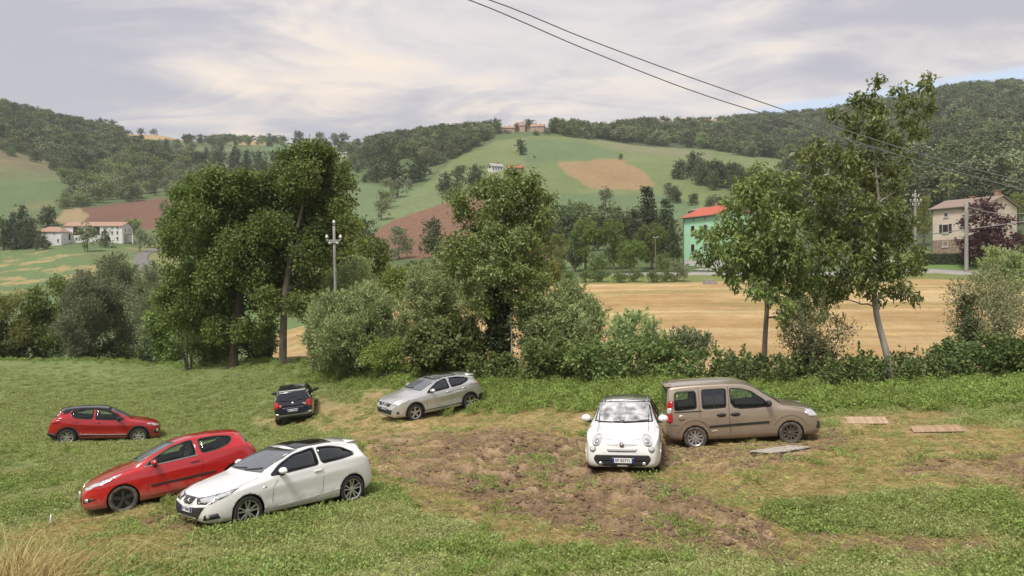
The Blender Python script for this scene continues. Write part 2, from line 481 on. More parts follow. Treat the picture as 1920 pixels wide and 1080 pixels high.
DZ = MK * ((rut - .5) * .30 + (clod - .65) * .20 + (grit - .5) * .09) + STRAW * (1 - MK) * ((n_sm - .5) * .08 + (grit - .5) * .03) + (1 - MK) * near * (n_mid - .5) * .06
DZ = DZ + np.maximum(MK, .25 * STRAW) * (RIDGE * .055 - TRK * .085)
DZ = DZ * sstep(60, 40, GD) * sstep(6, 9, GD)

def far_patch(poly, col, d0, d1, soft=3, warp=4, amt=1.0, wsc=14, seed=160):
    global G
    w = (fbm(GX, GY, wsc, 3, seed) - .5) * 2 * warp
    m = sstep(-soft, soft, sdist(poly, GP, PYV) + w) * (GD > d0) * (GD < d1) * amt
    G = lerp(G, col, m)
    return m
# rough grass everywhere beyond the hedge
m = sstep(60, 75, GD)
G = lerp(G, (0.088, 0.125, 0.050), m)
G = lerp(G, (0.125, 0.150, 0.065), m * sstep(.45, .7, n_far2) * .7)
# stubble field behind the hedge
stub = sstep(-2, 2, GD - np.interp(GP, [440, 530, 700, 900, 1200, 1900], [66, 56, 47, 41, 35, 36]) + (n_mid - .5) * 4) * sstep(1.0, -1.0, GD - (113 + 4 * (n_big - .5) + np.where(GP < 1150, (1150 - GP) * .02, 0))) * sstep(465, 500, GP)
streak = fbm(GX / 9, GY, 1.7, 4, 171); streak2 = fbm(GX / 14, GY + GX * .05, 4.0, 3, 175)
wc = lerp(np.zeros_like(G) + (0.365, 0.240, 0.104), (0.450, 0.322, 0.158), sstep(.36, .70, streak * .55 + n_mid * .45))
wc = lerp(wc, (0.320, 0.192, 0.076), sstep(.50, .74, streak2 * .7 + n_big * .3) * .7)
wc = lerp(wc, (0.235, 0.215, 0.075), sstep(.50, .70, fbm(GX / 5, GY, 4.2, 4, 181)) * .62 * sstep(-10, 50, GD - 55 + (n_big - .5) * 50))
wc = lerp(wc, (0.520, 0.400, 0.225), sstep(.56, .68, fbm(GX / 22, GY + GX * .03, 2.4, 3, 187)) * .55)
G = G + (wc - G) * stub[..., None]
# verge and lawn by the road
verge = sstep(111, 114, GD + (n_mid - .5) * 4) * sstep(126, 123, GD) * sstep(1060, 1120, GP)
G = lerp(G, (0.160, 0.185, 0.062), verge)
lawn = sstep(126, 127, GD) * sstep(146, 142, GD) * sstep(1560, 1640, GP)
G = lerp(G, (0.125, 0.195, 0.058), lawn)
# field below the white farmhouse
fm = far_patch([(-300, 470), (60, 466), (250, 462), (420, 470), (640, 480), (560, 700), (-300, 720)], (0.118, 0.172, 0.068), 95, 300, 4, 4)
hay = sstep(.56, .66, fbm(GX / 1.3, GY * .9, 7.0, 5, 191, .6)) * fm * sstep(620, 545, PYV)
hay = hay * sstep(300, 200, np.abs(GP - 110))
G = lerp(G, (0.330, 0.255, 0.120), hay * .85)
G = lerp(G, (0.135, 0.150, 0.062), fm * sstep(.5, .68, n_far2) * .5)
far_patch([(255, 520), (262, 455), (345, 448), (350, 520)], (0.190, 0.190, 0.080), 200, 300, 5, 6, .8)
# ploughed slope behind the farmhouse
pl = far_patch([(112, 415), (130, 394), (200, 384), (298, 373), (338, 380), (336, 428), (240, 430), (108, 420)], (0.150, 0.082, 0.058), 310, 500, 2, 2)
far_patch([(100, 418), (122, 392), (150, 388), (165, 402), (150, 420)], (0.300, 0.235, 0.125), 310, 480, 3, 6, .8)
# bare slope on the left
hl = far_patch([(-300, 250), (0, 276), (60, 292), (130, 322), (150, 345), (120, 385), (60, 412), (-300, 425)], (0.150, 0.128, 0.074), 330, 620, 4, 4)
G = lerp(G, (0.108, 0.150, 0.066), hl * sstep(318, 352, PYV + (n_far - .5) * 60))
G = lerp(G, (0.205, 0.180, 0.085), hl * sstep(.58, .70, n_far2) * .5)
# stubble on the skyline
far_patch([(212, 240), (290, 246), (348, 255), (348, 266), (280, 264), (222, 254)], (0.360, 0.255, 0.135), 620, 960, 2, 2)
far_patch([(436, 258), (500, 262), (500, 273), (436, 271)], (0.360, 0.255, 0.135), 700, 1050, 2, 2)
for p, c in ([(300, 296), (385, 285), (392, 296), (310, 308)], (.155, .165, .088)), ([(290, 318), (360, 310), (440, 300), (450, 318), (330, 330)], (.165, .165, .09)), \
            ([(330, 278), (440, 275), (450, 283), (340, 289)], (.15, .165, .085)), ([(200, 345), (300, 335), (300, 350), (220, 362)], (.16, .17, .08)):
    far_patch(p, c, 450, 900, 3, 5, .85)
# valley fields in the middle
far_patch([(500, 262), (700, 258), (720, 280), (650, 290), (500, 285)], (0.105, 0.165, 0.070), 650, 1080, 2, 2)
far_patch([(640, 284), (720, 292), (740, 320), (660, 322)], (0.105, 0.165, 0.068), 480, 900, 2, 2)
far_patch([(560, 335), (660, 343), (720, 348), (800, 352), (838, 380), (715, 424), (690, 432), (640, 440), (560, 420)], (0.120, 0.168, 0.078), 240, 480, 3, 3)
far_patch([(716, 396), (800, 344), (836, 338), (905, 352), (840, 380), (715, 425)], (0.150, 0.185, 0.085), 240, 480, 3, 3, .8)
far_patch([(705, 432), (740, 412), (830, 382), (912, 360), (905, 420), (850, 480), (760, 486), (690, 476)], (0.175, 0.098, 0.064), 200, 375, 2, 2)
far_patch([(985, 455), (1060, 450), (1060, 496), (985, 500)], (0.170, 0.096, 0.062), 150, 300, 3, 3)
far_patch([(1000, 494), (1100, 488), (1110, 504), (1000, 508)], (0.120, 0.180, 0.060), 130, 220, 3, 3)
# the big green hill
hm = far_patch([(790, 352), (850, 300), (930, 264), (1000, 254), (1120, 259), (1250, 275), (1400, 288), (1520, 303), (1520, 332), (1400, 350), (1330, 380), (1300, 405), (1050, 425), (900, 360)], (0.140, 0.178, 0.070), 280, 640, 2, 2)
G = lerp(G, (0.175, 0.195, 0.085), hm * sstep(.5, .66, n_far2) * .6)
far_patch([(985, 258), (1100, 268), (1180, 296), (1045, 301), (990, 312), (975, 285)], (0.115, 0.162, 0.078), 380, 640, 3, 3, .9)
far_patch([(1110, 262), (1210, 274), (1330, 284), (1330, 297), (1190, 290)], (0.190, 0.180, 0.110), 440, 640, 3, 4, .6)
far_patch([(1045, 303), (1165, 299), (1205, 322), (1226, 346), (1200, 357), (1110, 354), (1060, 327)], (0.275, 0.190, 0.098), 330, 560, 3, 5)
far_patch([(1040, 362), (1230, 364), (1310, 384), (1290, 412), (1040, 425)], (0.112, 0.160, 0.075), 230, 420, 3, 3)
far_patch([(1480, 300), (1640, 304), (1640, 320), (1480, 330)], (0.130, 0.175, 0.075), 440, 640, 3, 3)
# woodland floor on the hills
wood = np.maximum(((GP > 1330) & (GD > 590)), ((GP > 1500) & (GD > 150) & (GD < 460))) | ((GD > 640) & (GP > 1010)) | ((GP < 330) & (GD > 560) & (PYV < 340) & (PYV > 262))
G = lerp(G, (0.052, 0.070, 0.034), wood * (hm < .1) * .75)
vary = 0.80 + 0.22 * n_far + 0.18 * fbm(GX, GY, 12.0, 4, 271) * (GD > 60) + .09 * (GD <= 60)
G = np.clip(G * vary[..., None], 0, 1)

V = np.stack([GX, GY, GZ + DZ], -1).reshape(-1, 3)
nr, nc = GX.shape
ii = np.arange(nr * nc).reshape(nr, nc)
Q = np.stack([ii[:-1, :-1], ii[:-1, 1:], ii[1:, 1:], ii[1:, :-1]], -1).reshape(-1, 4)
gme = mesh_np('ground', V, Q)
at = gme.color_attributes.new('base', 'FLOAT_COLOR', 'POINT')
at.data.foreach_set('color', np.concatenate([G, np.ones(G.shape[:2] + (1,))], -1).reshape(-1).astype(np.float32))
am = gme.attributes.new('mud', 'FLOAT', 'POINT')
am.data.foreach_set('value', MK.reshape(-1).astype(np.float32))

def ground_material():
    m, t, b = new_mat('field_ground')
    b.inputs['Roughness'].default_value = 0.9
    b.inputs['Specular IOR Level'].default_value = 0.2
    a = t.nodes.new('ShaderNodeVertexColor'); a.layer_name = 'base'
    g = t.nodes.new('ShaderNodeNewGeometry')
    col = a.outputs[0]
    def nz(scale, detail, lo, hi, st=None):
        nonlocal col
        src = g.outputs['Position']
        if st:
            mp = t.nodes.new('ShaderNodeMapping'); mp.inputs['Scale'].default_value = st
            t.links.new(src, mp.inputs[0]); src = mp.outputs[0]
        n = t.nodes.new('ShaderNodeTexNoise'); n.inputs['Scale'].default_value = scale; n.inputs['Detail'].default_value = detail; n.inputs['Roughness'].default_value = .65
        t.links.new(src, n.inputs['Vector'])
        r = t.nodes.new('ShaderNodeMapRange'); r.inputs[1].default_value = .3; r.inputs[2].default_value = .7; r.inputs[3].default_value = lo; r.inputs[4].default_value = hi
        t.links.new(n.outputs[0], r.inputs[0])
        mx = t.nodes.new('ShaderNodeMix'); mx.data_type = 'RGBA'; mx.blend_type = 'MULTIPLY'; mx.inputs[0].default_value = 1
        t.links.new(col, mx.inputs[6]); t.links.new(r.outputs[0], mx.inputs[7]); col = mx.outputs[2]
        return n
    nf = nz(14.0, 6, .62, 1.38)
    nz(1.6, 5, .86, 1.14)
    nz(.35, 5, .88, 1.12, (1, .5, 1))
    t.links.new(col, b.inputs['Base Color'])
    bp = t.nodes.new('ShaderNodeBump'); bp.inputs['Strength'].default_value = .8; bp.inputs['Distance'].default_value = .035
    t.links.new(nf.outputs[0], bp.inputs['Height']); t.links.new(bp.outputs[0], b.inputs['Normal'])
    return m
V_all_min = min(V[:, 2].min(), 0)
GM = ground_material()
ground = tag(link('ground', gme, GM), kind='structure')
ground['label'] = 'meadow, stubble fields and hills as one rolling ground'

# the bank the photographer stands on, carrying on behind
bx = np.linspace(-260, 260, 53); by = np.linspace(-260, .98, 40)
BX, BY = np.meshgrid(bx, by)
BZ = 2.72 + (fbm(BX, BY, 20, 3, 3) - .5) * 1.0 * sstep(0, -30, BY) + 0 * BX
V2 = np.stack([BX, BY, BZ], -1).reshape(-1, 3); i2 = np.arange(BX.size).reshape(BX.shape)
Q2 = np.stack([i2[:-1, :-1], i2[:-1, 1:], i2[1:, 1:], i2[1:, :-1]], -1).reshape(-1, 4)
tag(link('bank', mesh_np('bank', V2, Q2), mat('bank_grass', (.10, .15, .05), .9, var=.3, scale=.8)), kind='structure')

# roads: asphalt ribbons 4-6 cm above the sheet
ASPH = mat('asphalt', (.155, .148, .140), .85, var=.18, scale=3, bump=.2, bscale=60)
ASPH2 = mat('pale_asphalt', (.30, .285, .265), .85, var=.12, scale=2, bump=.2, bscale=60)
def ribbon(name, pts, width, m, lift=.05, label=None):
    P = np.array([tuple(gpt(px, d)) for px, d in pts])
    t = np.concatenate([[0], np.cumsum(np.linalg.norm(np.diff(P[:, :2], axis=0), axis=1))])
    k = max(2, int(t[-1] / 2.0)); ti = np.linspace(0, t[-1], k)
    x = np.interp(ti, t, P[:, 0]); y = np.interp(ti, t, P[:, 1])
    for _ in range(8):
        x[1:-1] = (x[:-2] + 2 * x[1:-1] + x[2:]) / 4; y[1:-1] = (y[:-2] + 2 * y[1:-1] + y[2:]) / 4
    dx, dy = np.gradient(x), np.gradient(y); l = np.hypot(dx, dy); nx, ny = -dy / l, dx / l
    offs = np.linspace(-.5, .5, 7) * width
    VX = x[:, None] + nx[:, None] * offs; VY = y[:, None] + ny[:, None] * offs
    VZ = terr(VX, VY)
    VZ = VZ.mean(1, keepdims=True) * .6 + VZ * .4
    hi = np.maximum(VZ, terr(VX, VY)) + lift
    VX = np.concatenate([VX[:, :1], VX, VX[:, -1:]], 1); VY = np.concatenate([VY[:, :1], VY, VY[:, -1:]], 1); hi = np.concatenate([hi[:, :1] - 1.2, hi, hi[:, -1:] - 1.2], 1)
    V = np.stack([VX, VY, hi], -1).reshape(-1, 3); ix = np.arange(VX.size).reshape(VX.shape)
    Q = np.stack([ix[:-1, :-1], ix[1:, :-1], ix[1:, 1:], ix[:-1, 1:]], -1).reshape(-1, 4)
    o = tag(link(name, mesh_np(name, V, Q), m), kind='structure')
    if label: o['label'] = label
    return o
ribbon('road', [(1150, 128), (1290, 125), (1380, 123.5), (1560, 123.5), (1700, 124), (1840, 124), (1960, 123), (2150, 122)], 4.6, ASPH2, .06)
ribbon('lane', [(284, 216), (272, 232), (264, 246), (266, 262), (282, 277), (305, 288), (335, 298), (380, 315)], 4.2, ASPH, .12)
ribbon('driveway', [(1318, 129), (1350, 134), (1375, 138)], 4.0, ASPH2, .1)
ribbon('track', [(1640, 137.5), (1770, 137.5), (1790, 138)], 1.4, ASPH2, .1)
ribbon('hill_path', [(668, 560), (672, 610), (676, 660)], 6, ASPH2, .2)
# ------------------------------------------------------------------ cars
def pchip(pts):
    P = np.array(sorted(pts), float); x, y = P[:, 0], P[:, 1]
    h = np.diff(x); dl = np.diff(y) / h
    m = np.zeros(len(x)); m[0] = dl[0]; m[-1] = dl[-1]
    for i in range(1, len(x) - 1):
        if dl[i - 1] * dl[i] > 0:
            w1, w2 = 2 * h[i] + h[i - 1], h[i] + 2 * h[i - 1]
            m[i] = (w1 + w2) / (w1 / dl[i - 1] + w2 / dl[i])
    def f(q):
        q = np.clip(np.asarray(q, float), x[0], x[-1])
        i = np.clip(np.searchsorted(x, q) - 1, 0, len(x) - 2)
        t = (q - x[i]) / h[i]
        return (y[i] * (1 + 2 * t) * (1 - t) ** 2 + h[i] * m[i] * t * (1 - t) ** 2 + y[i + 1] * t * t * (3 - 2 * t) + h[i] * m[i + 1] * t * t * (t - 1))
    return f

def chaikin(P, it=2, r=None):
    """outline with its corners rounded off"""
    r = r or (.075 if it == 1 else .11)
    P = [np.array(q, float) for q in P]; n = len(P); Q = []
    for i in range(n):
        p0, p1, p2 = P[i - 1], P[i], P[(i + 1) % n]
        a, b = p0 - p1, p2 - p1; la, lb = np.linalg.norm(a), np.linalg.norm(b)
        k = min(r, .42 * la, .42 * lb)
        s_, e_ = p1 + a / la * k, p1 + b / lb * k
        for t in (0, .25, .5, .75, 1):
            Q.append((1 - t) ** 2 * s_ + 2 * t * (1 - t) * p1 + t * t * e_)
    return [tuple(q) for q in Q]

def car_paint(name, col, metal=0.0, rough=.28, coat=1.0, var=.03, dirt=.5, dcol=(.30, .245, .185), dz=.70):
    m = mat(name, col, rough, metal, var=var, scale=1.5, coat=coat)
    t = m.node_tree; b = t.nodes['Principled BSDF']
    # road dust and mud spray: blotches that thin out up the doors
    co = t.nodes.new('ShaderNodeTexCoord'); sp = t.nodes.new('ShaderNodeSeparateXYZ'); t.links.new(co.outputs['Object'], sp.inputs[0])
    n = t.nodes.new('ShaderNodeTexNoise'); n.inputs['Scale'].default_value = 5; n.inputs['Detail'].default_value = 8; n.inputs['Roughness'].default_value = .7
    t.links.new(co.outputs['Object'], n.inputs['Vector'])
    r = t.nodes.new('ShaderNodeMapRange'); r.inputs[1].default_value = .2; r.inputs[2].default_value = dz; r.inputs[3].default_value = .30; r.inputs[4].default_value = -.28
    t.links.new(sp.outputs[2], r.inputs[0])
    ad = t.nodes.new('ShaderNodeMath'); t.links.new(n.outputs[0], ad.inputs[0]); t.links.new(r.outputs[0], ad.inputs[1])
    r2 = t.nodes.new('ShaderNodeMapRange'); r2.inputs[1].default_value = .42; r2.inputs[2].default_value = .85; r2.inputs[4].default_value = dirt
    t.links.new(ad.outputs[0], r2.inputs[0])
    mx = t.nodes.new('ShaderNodeMix'); mx.data_type = 'RGBA'; mx.inputs[7].default_value = (*dcol, 1)
    src = b.inputs['Base Color'].links[0].from_socket
    t.links.new(src, mx.inputs[6]); t.links.new(r2.outputs[0], mx.inputs[0]); t.links.new(mx.outputs[2], b.inputs['Base Color'])
    cm = t.nodes.new('ShaderNodeMath'); cm.operation = 'MULTIPLY_ADD'; cm.inputs[1].default_value = -1.2 * coat; cm.inputs[2].default_value = coat; cm.use_clamp = True
    t.links.new(r2.outputs[0], cm.inputs[0]); t.links.new(cm.outputs[0], b.inputs['Coat Weight'])
    rm = t.nodes.new('ShaderNodeMath'); rm.operation = 'MULTIPLY_ADD'; rm.inputs[1].default_value = .5; rm.inputs[2].default_value = rough
    t.links.new(r2.outputs[0], rm.inputs[0]); t.links.new(rm.outputs[0], b.inputs['Roughness'])
    return m
def glass_mat(name, tint, alpha, ior=1.5, clear=(.80, .86, .83)):
    """tinted pane: what lies behind shows through in part, the sky is mirrored by angle"""
    m, t, b = new_mat(name)
    b.inputs['Base Color'].default_value = (*tint, 1); b.inputs['Roughness'].default_value = .5; b.inputs['Specular IOR Level'].default_value = .0
    n = t.nodes.new('ShaderNodeTexNoise'); n.inputs['Scale'].default_value = 3
    c = t.nodes.new('ShaderNodeTexCoord'); t.links.new(c.outputs['Object'], n.inputs['Vector'])
    r = t.nodes.new('ShaderNodeMapRange'); r.inputs[3].default_value = max(0, alpha - .06); r.inputs[4].default_value = min(1, alpha + .06)
    t.links.new(n.outputs[0], r.inputs[0])
    tr = t.nodes.new('ShaderNodeBsdfTransparent'); tr.inputs[0].default_value = (*clear, 1)
    m1 = t.nodes.new('ShaderNodeMixShader'); t.links.new(r.outputs[0], m1.inputs[0]); t.links.new(tr.outputs[0], m1.inputs[1]); t.links.new(b.outputs[0], m1.inputs[2])
    fr = t.nodes.new('ShaderNodeFresnel'); fr.inputs[0].default_value = ior
    gl = t.nodes.new('ShaderNodeBsdfGlossy'); gl.inputs['Roughness'].default_value = .02; gl.inputs['Color'].default_value = (.95, .97, 1, 1)
    m2 = t.nodes.new('ShaderNodeMixShader'); t.links.new(fr.outputs[0], m2.inputs[0]); t.links.new(m1.outputs[0], m2.inputs[1]); t.links.new(gl.outputs[0], m2.inputs[2])
    t.links.new(m2.outputs[0], t.nodes['Material Output'].inputs['Surface'])
    return m
PLASTIC = mat('black_plastic', (.022, .022, .024), .55, var=.2, scale=20)
GLOSSBLK = mat('gloss_black', (.008, .008, .009), .12, var=.1, coat=.5)
RUBBER = mat('tyre_rubber', (.030, .029, .028), .8, var=.25, scale=14)
RUBBERMUD = mat('muddy_tyre', (.040, .036, .032), .9, var=.35, scale=7, col2=(.135, .112, .09))
SEATM = mat('seat_cloth', (.035, .036, .040), .9, var=.25, scale=30)
LINER = mat('cabin_liner', (.045, .045, .048), .9, var=.15)
ALLOY = mat('silver_alloy', (.55, .55, .56), .32, .75, var=.06)
ALLOYDULL = mat('dusty_alloy', (.42, .41, .39), .55, .35, var=.2, scale=10)
DARKALLOY = mat('dark_alloy', (.045, .045, .048), .4, .4, var=.2)
CHROME = mat('chrome', (.75, .75, .76), .14, 1.0, var=.03)
LENS = mat('headlamp_lens', (.62, .64, .66), .10, .35, var=.25, scale=14, coat=1.0)
LENSWHITE = mat('lamp_reflector', (.80, .81, .82), .12, .55, var=.12, scale=20, coat=1.0)
REDLENS = mat('tail_lamp_lens', (.42, .012, .010), .15, var=.3, scale=12, coat=1.0)
AMBER = mat('pale_red_lens', (.55, .20, .15), .15, var=.2, scale=12, coat=1.0)
PLATE = mat('plate_white', (.72, .73, .74), .45, var=.05)
PLATEBLUE = mat('plate_blue', (.012, .035, .26), .4, var=.1)
INKM = mat('plate_ink', (.015, .016, .02), .5, var=.1)
WSCREEN = glass_mat('windscreen_glass', (.13, .14, .15), .90, 2.1)
WDARK = glass_mat('dark_window_glass', (.010, .013, .018), .90, 1.75)
WCLEAR = glass_mat('clear_window_glass', (.07, .10, .09), .10, 1.5)
SHADE = mat('silver_sunshade', (.22, .225, .23), .35, .3, scale=5.5, bump=1.0, bscale=7, col2=(.80, .81, .82), detail=3)
STEEL = mat('dull_steel', (.3, .3, .3), .5, .6)

class Car:
    def __init__(s, spec):
        s.sp = spec; s.L = spec['L']; s.XF = spec['fo'] + spec['wb'] / 2
        s.c = {k: pchip(spec[k]) for k in ('zt', 'zs', 'W', 'wt', 'zb')}
        s.root = None
    # body surface
    def section(s, q):
        zt, zs, W, wt, zb = (float(s.c[k](q)) for k in ('zt', 'zs', 'W', 'wt', 'zb'))
        zs = min(zs, zt - .03); wt = min(wt, W * .95)
        zw = zb + .52 * (zs - zb)
        P = [(0, zb), (.45 * W, zb), (.60 * W, zb), (.72 * W, zb), (.83 * W, zb), (.91 * W, zb + .015), (.955 * W, zb + .05)]
        cr = s.sp.get('crease', .012)
        for t in np.linspace(.12, 1, 14):
            z = zb + .04 + (zs - zb - .04) * t
            if z < zw: y = W * (1 - .04 * ((zw - z) / (zw - zb)) ** 2)
            else: y = W * (1 - .035 * ((z - zw) / (zs - zw)) ** 2)
            y -= cr * math.exp(-((t - .42) / .16) ** 2) * s.side_on(q)      # hollow of the doors
            y += cr * .6 * math.exp(-((t - .74) / .06) ** 2) * s.side_on(q)  # shoulder crease
            P.append((y, z))
        ys, zs0 = P[-1]
        e = min(.10, .6 * (zt - zs)); k = min(.13, .3 * wt)
        for t in np.linspace(0, 1, 12)[1:]:
            b = .018 * math.sin(math.pi * t) * min(1, (zt - zs) / .3)
            P.append((ys + (wt - ys) * t + b, zs0 + (zt - e - zs0) * t))
        crn = min(.035, .25 * (zt - zs)) if zt - zs < .3 else .035
        for t in np.linspace(0, 1, 6)[1:]:
            a = t * math.pi / 2
            P.append((wt - k * (1 - math.cos(a)), zt - e + (e - crn) * math.sin(a)))
        y0, z0 = P[-1]
        for t in np.linspace(0, 1, 8)[1:]:
            P.append((y0 * (1 - t), z0 + crn * (1 - (1 - t) ** 2)))
        return P
    def side_on(s, q):
        return float(sstep(.9, 1.4, np.array(q)) * sstep(s.L - .3, s.L - 1.1, np.array(q)))
    def build_shell(s):
        st = np.unique(np.concatenate([np.array([0, .012, .03, .055, .09, .13]), np.arange(.17, s.L - .16, .043), s.L - np.array([.13, .09, .055, .03, .012, 0])]))
        V = []; m = None
        for q in st:
            P = s.section(q); x = s.XF - q
            ring = [(x, y, z) for y, z in P] + [(x, -y, z) for y, z in P[-2:0:-1]]
            V += ring; m = len(ring)
        Fc = []
        for i in range(len(st) - 1):
            for j in range(m):
                k = (j + 1) % m
                Fc.append((i * m + j, (i + 1) * m + j, (i + 1) * m + k, i * m + k))
        n = len(V)
        for i, flip in ((0, 0), (len(st) - 1, 1)):
            h = m // 2
            for j in range(h):           # end caps laced left to right
                a, b = i * m + j, i * m + j + 1
                c, d = i * m + (m - j - 1) % m, i * m + (m - j) % m
                f = [v for v in ((a, b, c, d) if not flip else (d, c, b, a))]
                f = list(dict.fromkeys(f))
                if len(f) >= 3: Fc.append(tuple(f))
        s.V, s.F = V, Fc
        s.bvh = BVHTree.FromPolygons([Vector(v) for v in V], Fc)
    def side_hit(s, x, z, sgn):
        h = s.bvh.ray_cast(Vector((x, sgn * 5, z)), Vector((0, -sgn, 0)))
        return h[0]
    def body(s, paint, holes, arches):
        """holes: side-window outlines in (s, z); arches: (s, z, R)"""
        V = [Vector(v) for v in s.V]; F = s.F
        Hs = [np.array([(s.XF - a, z) for a, z in h]) for h in holes]
        X = np.array([(v.x, v.z) for v in V]); Y = np.array([v.y for v in V])
        wmax = s.sp['Wmax']
        tagv = np.full(len(V), -1)
        for i, h in enumerate(Hs):
            ins = sdist(h, X[:, 0], X[:, 1]) > -.004
            tagv[ins & (np.abs(Y) > .35 * wmax)] = i
        for i, (a, z, R) in enumerate(arches):
            ins = np.hypot(X[:, 0] - (s.XF - a), X[:, 1] - z) < R
            tagv[ins & (np.abs(Y) > .62 * wmax)] = 100 + i
        keep = []; mixed = set()
        for f in F:
            t = [tagv[v] for v in f]
            if all(x >= 0 for x in t) and len(set(t)) == 1: continue
            keep.append(f)
            if any(x >= 0 for x in t): mixed.update(v for v, x in zip(f, t) if x >= 0)
        for v in mixed:
            t = tagv[v]; p = X[v]; sg = 1 if Y[v] > 0 else -1
            if t >= 100:
                a, z, R = arches[t - 100]; c = np.array([s.XF - a, z]); d = p - c; n = c + d / (np.linalg.norm(d) + 1e-9) * R
                if V[v].z < s.sp.get('sill', .24) and abs(Y[v]) < .9 * wmax:
                    V[v] = Vector((c[0] + math.copysign(math.sqrt(max(R * R - (p[1] - z) ** 2, 0)), d[0]), V[v].y, V[v].z)); continue
            else:
                h = Hs[t]; best = None
                for i in range(len(h)):
                    a, b = h[i], h[(i + 1) % len(h)]; e = b - a
                    k = np.clip(np.dot(p - a, e) / (np.dot(e, e) + 1e-12), 0, 1); q = a + k * e
                    dd = np.dot(q - p, q - p)
                    if best is None or dd < best[0]: best = (dd, q)
                n = best[1]
            hit = s.side_hit(n[0], n[1], sg)
            V[v] = Vector((n[0], hit.y if hit else V[v].y, n[1]))
        bm = bmesh.new()
        vs = [bm.verts.new(v) for v in V]
        for f in keep:
            try: bm.faces.new([vs[i] for i in f])
            except ValueError: pass
        bmesh.ops.delete(bm, geom=[v for v in bm.verts if not v.link_faces], context='VERTS')
        bmesh.ops.recalc_face_normals(bm, faces=bm.faces)
        o = obm('body', bm, [paint, LINER], s.root, smooth=True)
        sol = o.modifiers.new('wall', 'SOLIDIFY'); sol.thickness = .022; sol.offset = -1; sol.material_offset = 1; sol.material_offset_rim = 1
        return o
    # a panel laid on the body: outline in (s, y, z), seen along azimuth az (0 = from the front, 90 = from its left, 180 = from behind, 'top')
    def patch(s, name, pts, az, m, off=.006, depth=.02, cell=.06, mirror=False, rnd=0, parent=None, label=None, flip=False, smooth=True):
        if az == 'top':
            d = Vector((0, 0, -1)); e = Vector((1, 0, 0)); w = Vector((0, 1, 0))
        else:
            a = math.radians(az)
            d = -Vector((math.cos(a), math.sin(a), 0)); e = Vector((-math.sin(a), math.cos(a), 0)); w = Vector((0, 0, 1))
        P2 = []
        for q, y, z in pts:
            p = Vector((s.XF - q, y, z)); P2.append((p.dot(e), p.dot(w)))
        if rnd: P2 = chaikin(P2, rnd)
        bm = bmesh.new()
        bm.faces.new([bm.verts.new((u, v, 0)) for u, v in P2])
        lo = np.min(P2, 0); hi = np.max(P2, 0)
        for ax in (0, 1):
            for k in np.arange(lo[ax] + cell, hi[ax] - cell * .3, cell):
                co = [0, 0, 0]; co[ax] = k; no = [0, 0, 0]; no[ax] = 1
                bmesh.ops.bisect_plane(bm, geom=bm.verts[:] + bm.edges[:] + bm.faces[:], plane_co=co, plane_no=no, dist=1e-5)
        bmesh.ops.triangulate(bm, faces=[f for f in bm.faces if len(f.verts) > 4])
        nrm = {}
        for v in bm.verts:
            o = e * v.co.x + w * v.co.y - d * 6
            h = s.bvh.ray_cast(o, d)
            if h[0] is None or h[1].dot(d) > .02:
                n2 = s.bvh.find_nearest(o + d * (6 - s.L / 2 * .9) if az != 'top' else o + d * 5)
                h = n2
            n = h[1] if h[1].dot(d) < 0 else -h[1]
            n = (n - d * .35).normalized()
            v.co = h[0] + n * off; nrm[v] = n
        bmesh.ops.recalc_face_normals(bm, faces=bm.faces)
        r = bmesh.ops.extrude_edge_only(bm, edges=[x for x in bm.edges if len(x.link_faces) == 1])
        for v in [x for x in r['geom'] if isinstance(x, bmesh.types.BMVert)]:
            src = min(nrm.items(), key=lambda kv: (kv[0].co - v.co).length_squared) if False else None
            best = None
            for ed in v.link_edges:
                ov = ed.other_vert(v)
                if ov in nrm: best = nrm[ov]
            v.co = v.co - (best or -d) * depth
        bmesh.ops.recalc_face_normals(bm, faces=bm.faces)
        me = mesh_bm(name, bm, smooth)
        out = [link(name, me, m, parent or s.root)]
        if mirror:
            me2 = me.copy(); me2.transform(Matrix.Scale(-1, 4, (0, 1, 0))); me2.flip_normals()
            out.append(link(name, me2, m, parent or s.root))
        if label:
            for o in out: o['label'] = label
        return out
    def strip(s, name, line, width, az, m, off=.004, depth=.012, mirror=True, cell=.08, parent=None, closed=False):
        """a narrow band following a polyline in (s, y, z)"""
        P = [np.array(p, float) for p in line]
        # build as outline in the plane of view
        k = 1 if az in (90, -90) else 0
        if az == 'top': A = [(p[0], p[1]) for p in P]
        elif az in (90, -90): A = [(p[0], p[2]) for p in P]
        else: A = [(p[1], p[2]) for p in P]
        A = np.array(A); n = len(A)
        T = np.zeros_like(A)
        for i in range(n):
            a = A[(i - 1) % n] if closed or i else A[i]; b = A[(i + 1) % n] if closed or i < n - 1 else A[i]
            T[i] = (b - a) / (np.linalg.norm(b - a) + 1e-9)
        Nn = np.stack([-T[:, 1], T[:, 0]], 1)
        bm = bmesh.new(); rows_ = []
        segs = n if closed else n - 1
        def up(p2, ref):
            if az == 'top': return (p2[0], p2[1], ref[2])
            if az in (90, -90): return (p2[0], ref[1], p2[1])
            return (ref[0], p2[0], p2[1])
        if az == 'top': d = Vector((0, 0, -1))
        else:
            a_ = math.radians(az); d = -Vector((math.cos(a_), math.sin(a_), 0))
        pts = []
        for i in range(segs):
            j = (i + 1) % n; l = np.linalg.norm(A[j] - A[i]); q = max(1, int(l / cell))
            for t in range(q):
                f = t / q; pts.append((A[i] * (1 - f) + A[j] * f, Nn[i] * (1 - f) + Nn[j] * f, P[i] * (1 - f) + P[j] * f))
        if not closed: pts.append((A[-1], Nn[-1], P[-1]))
        ring = []
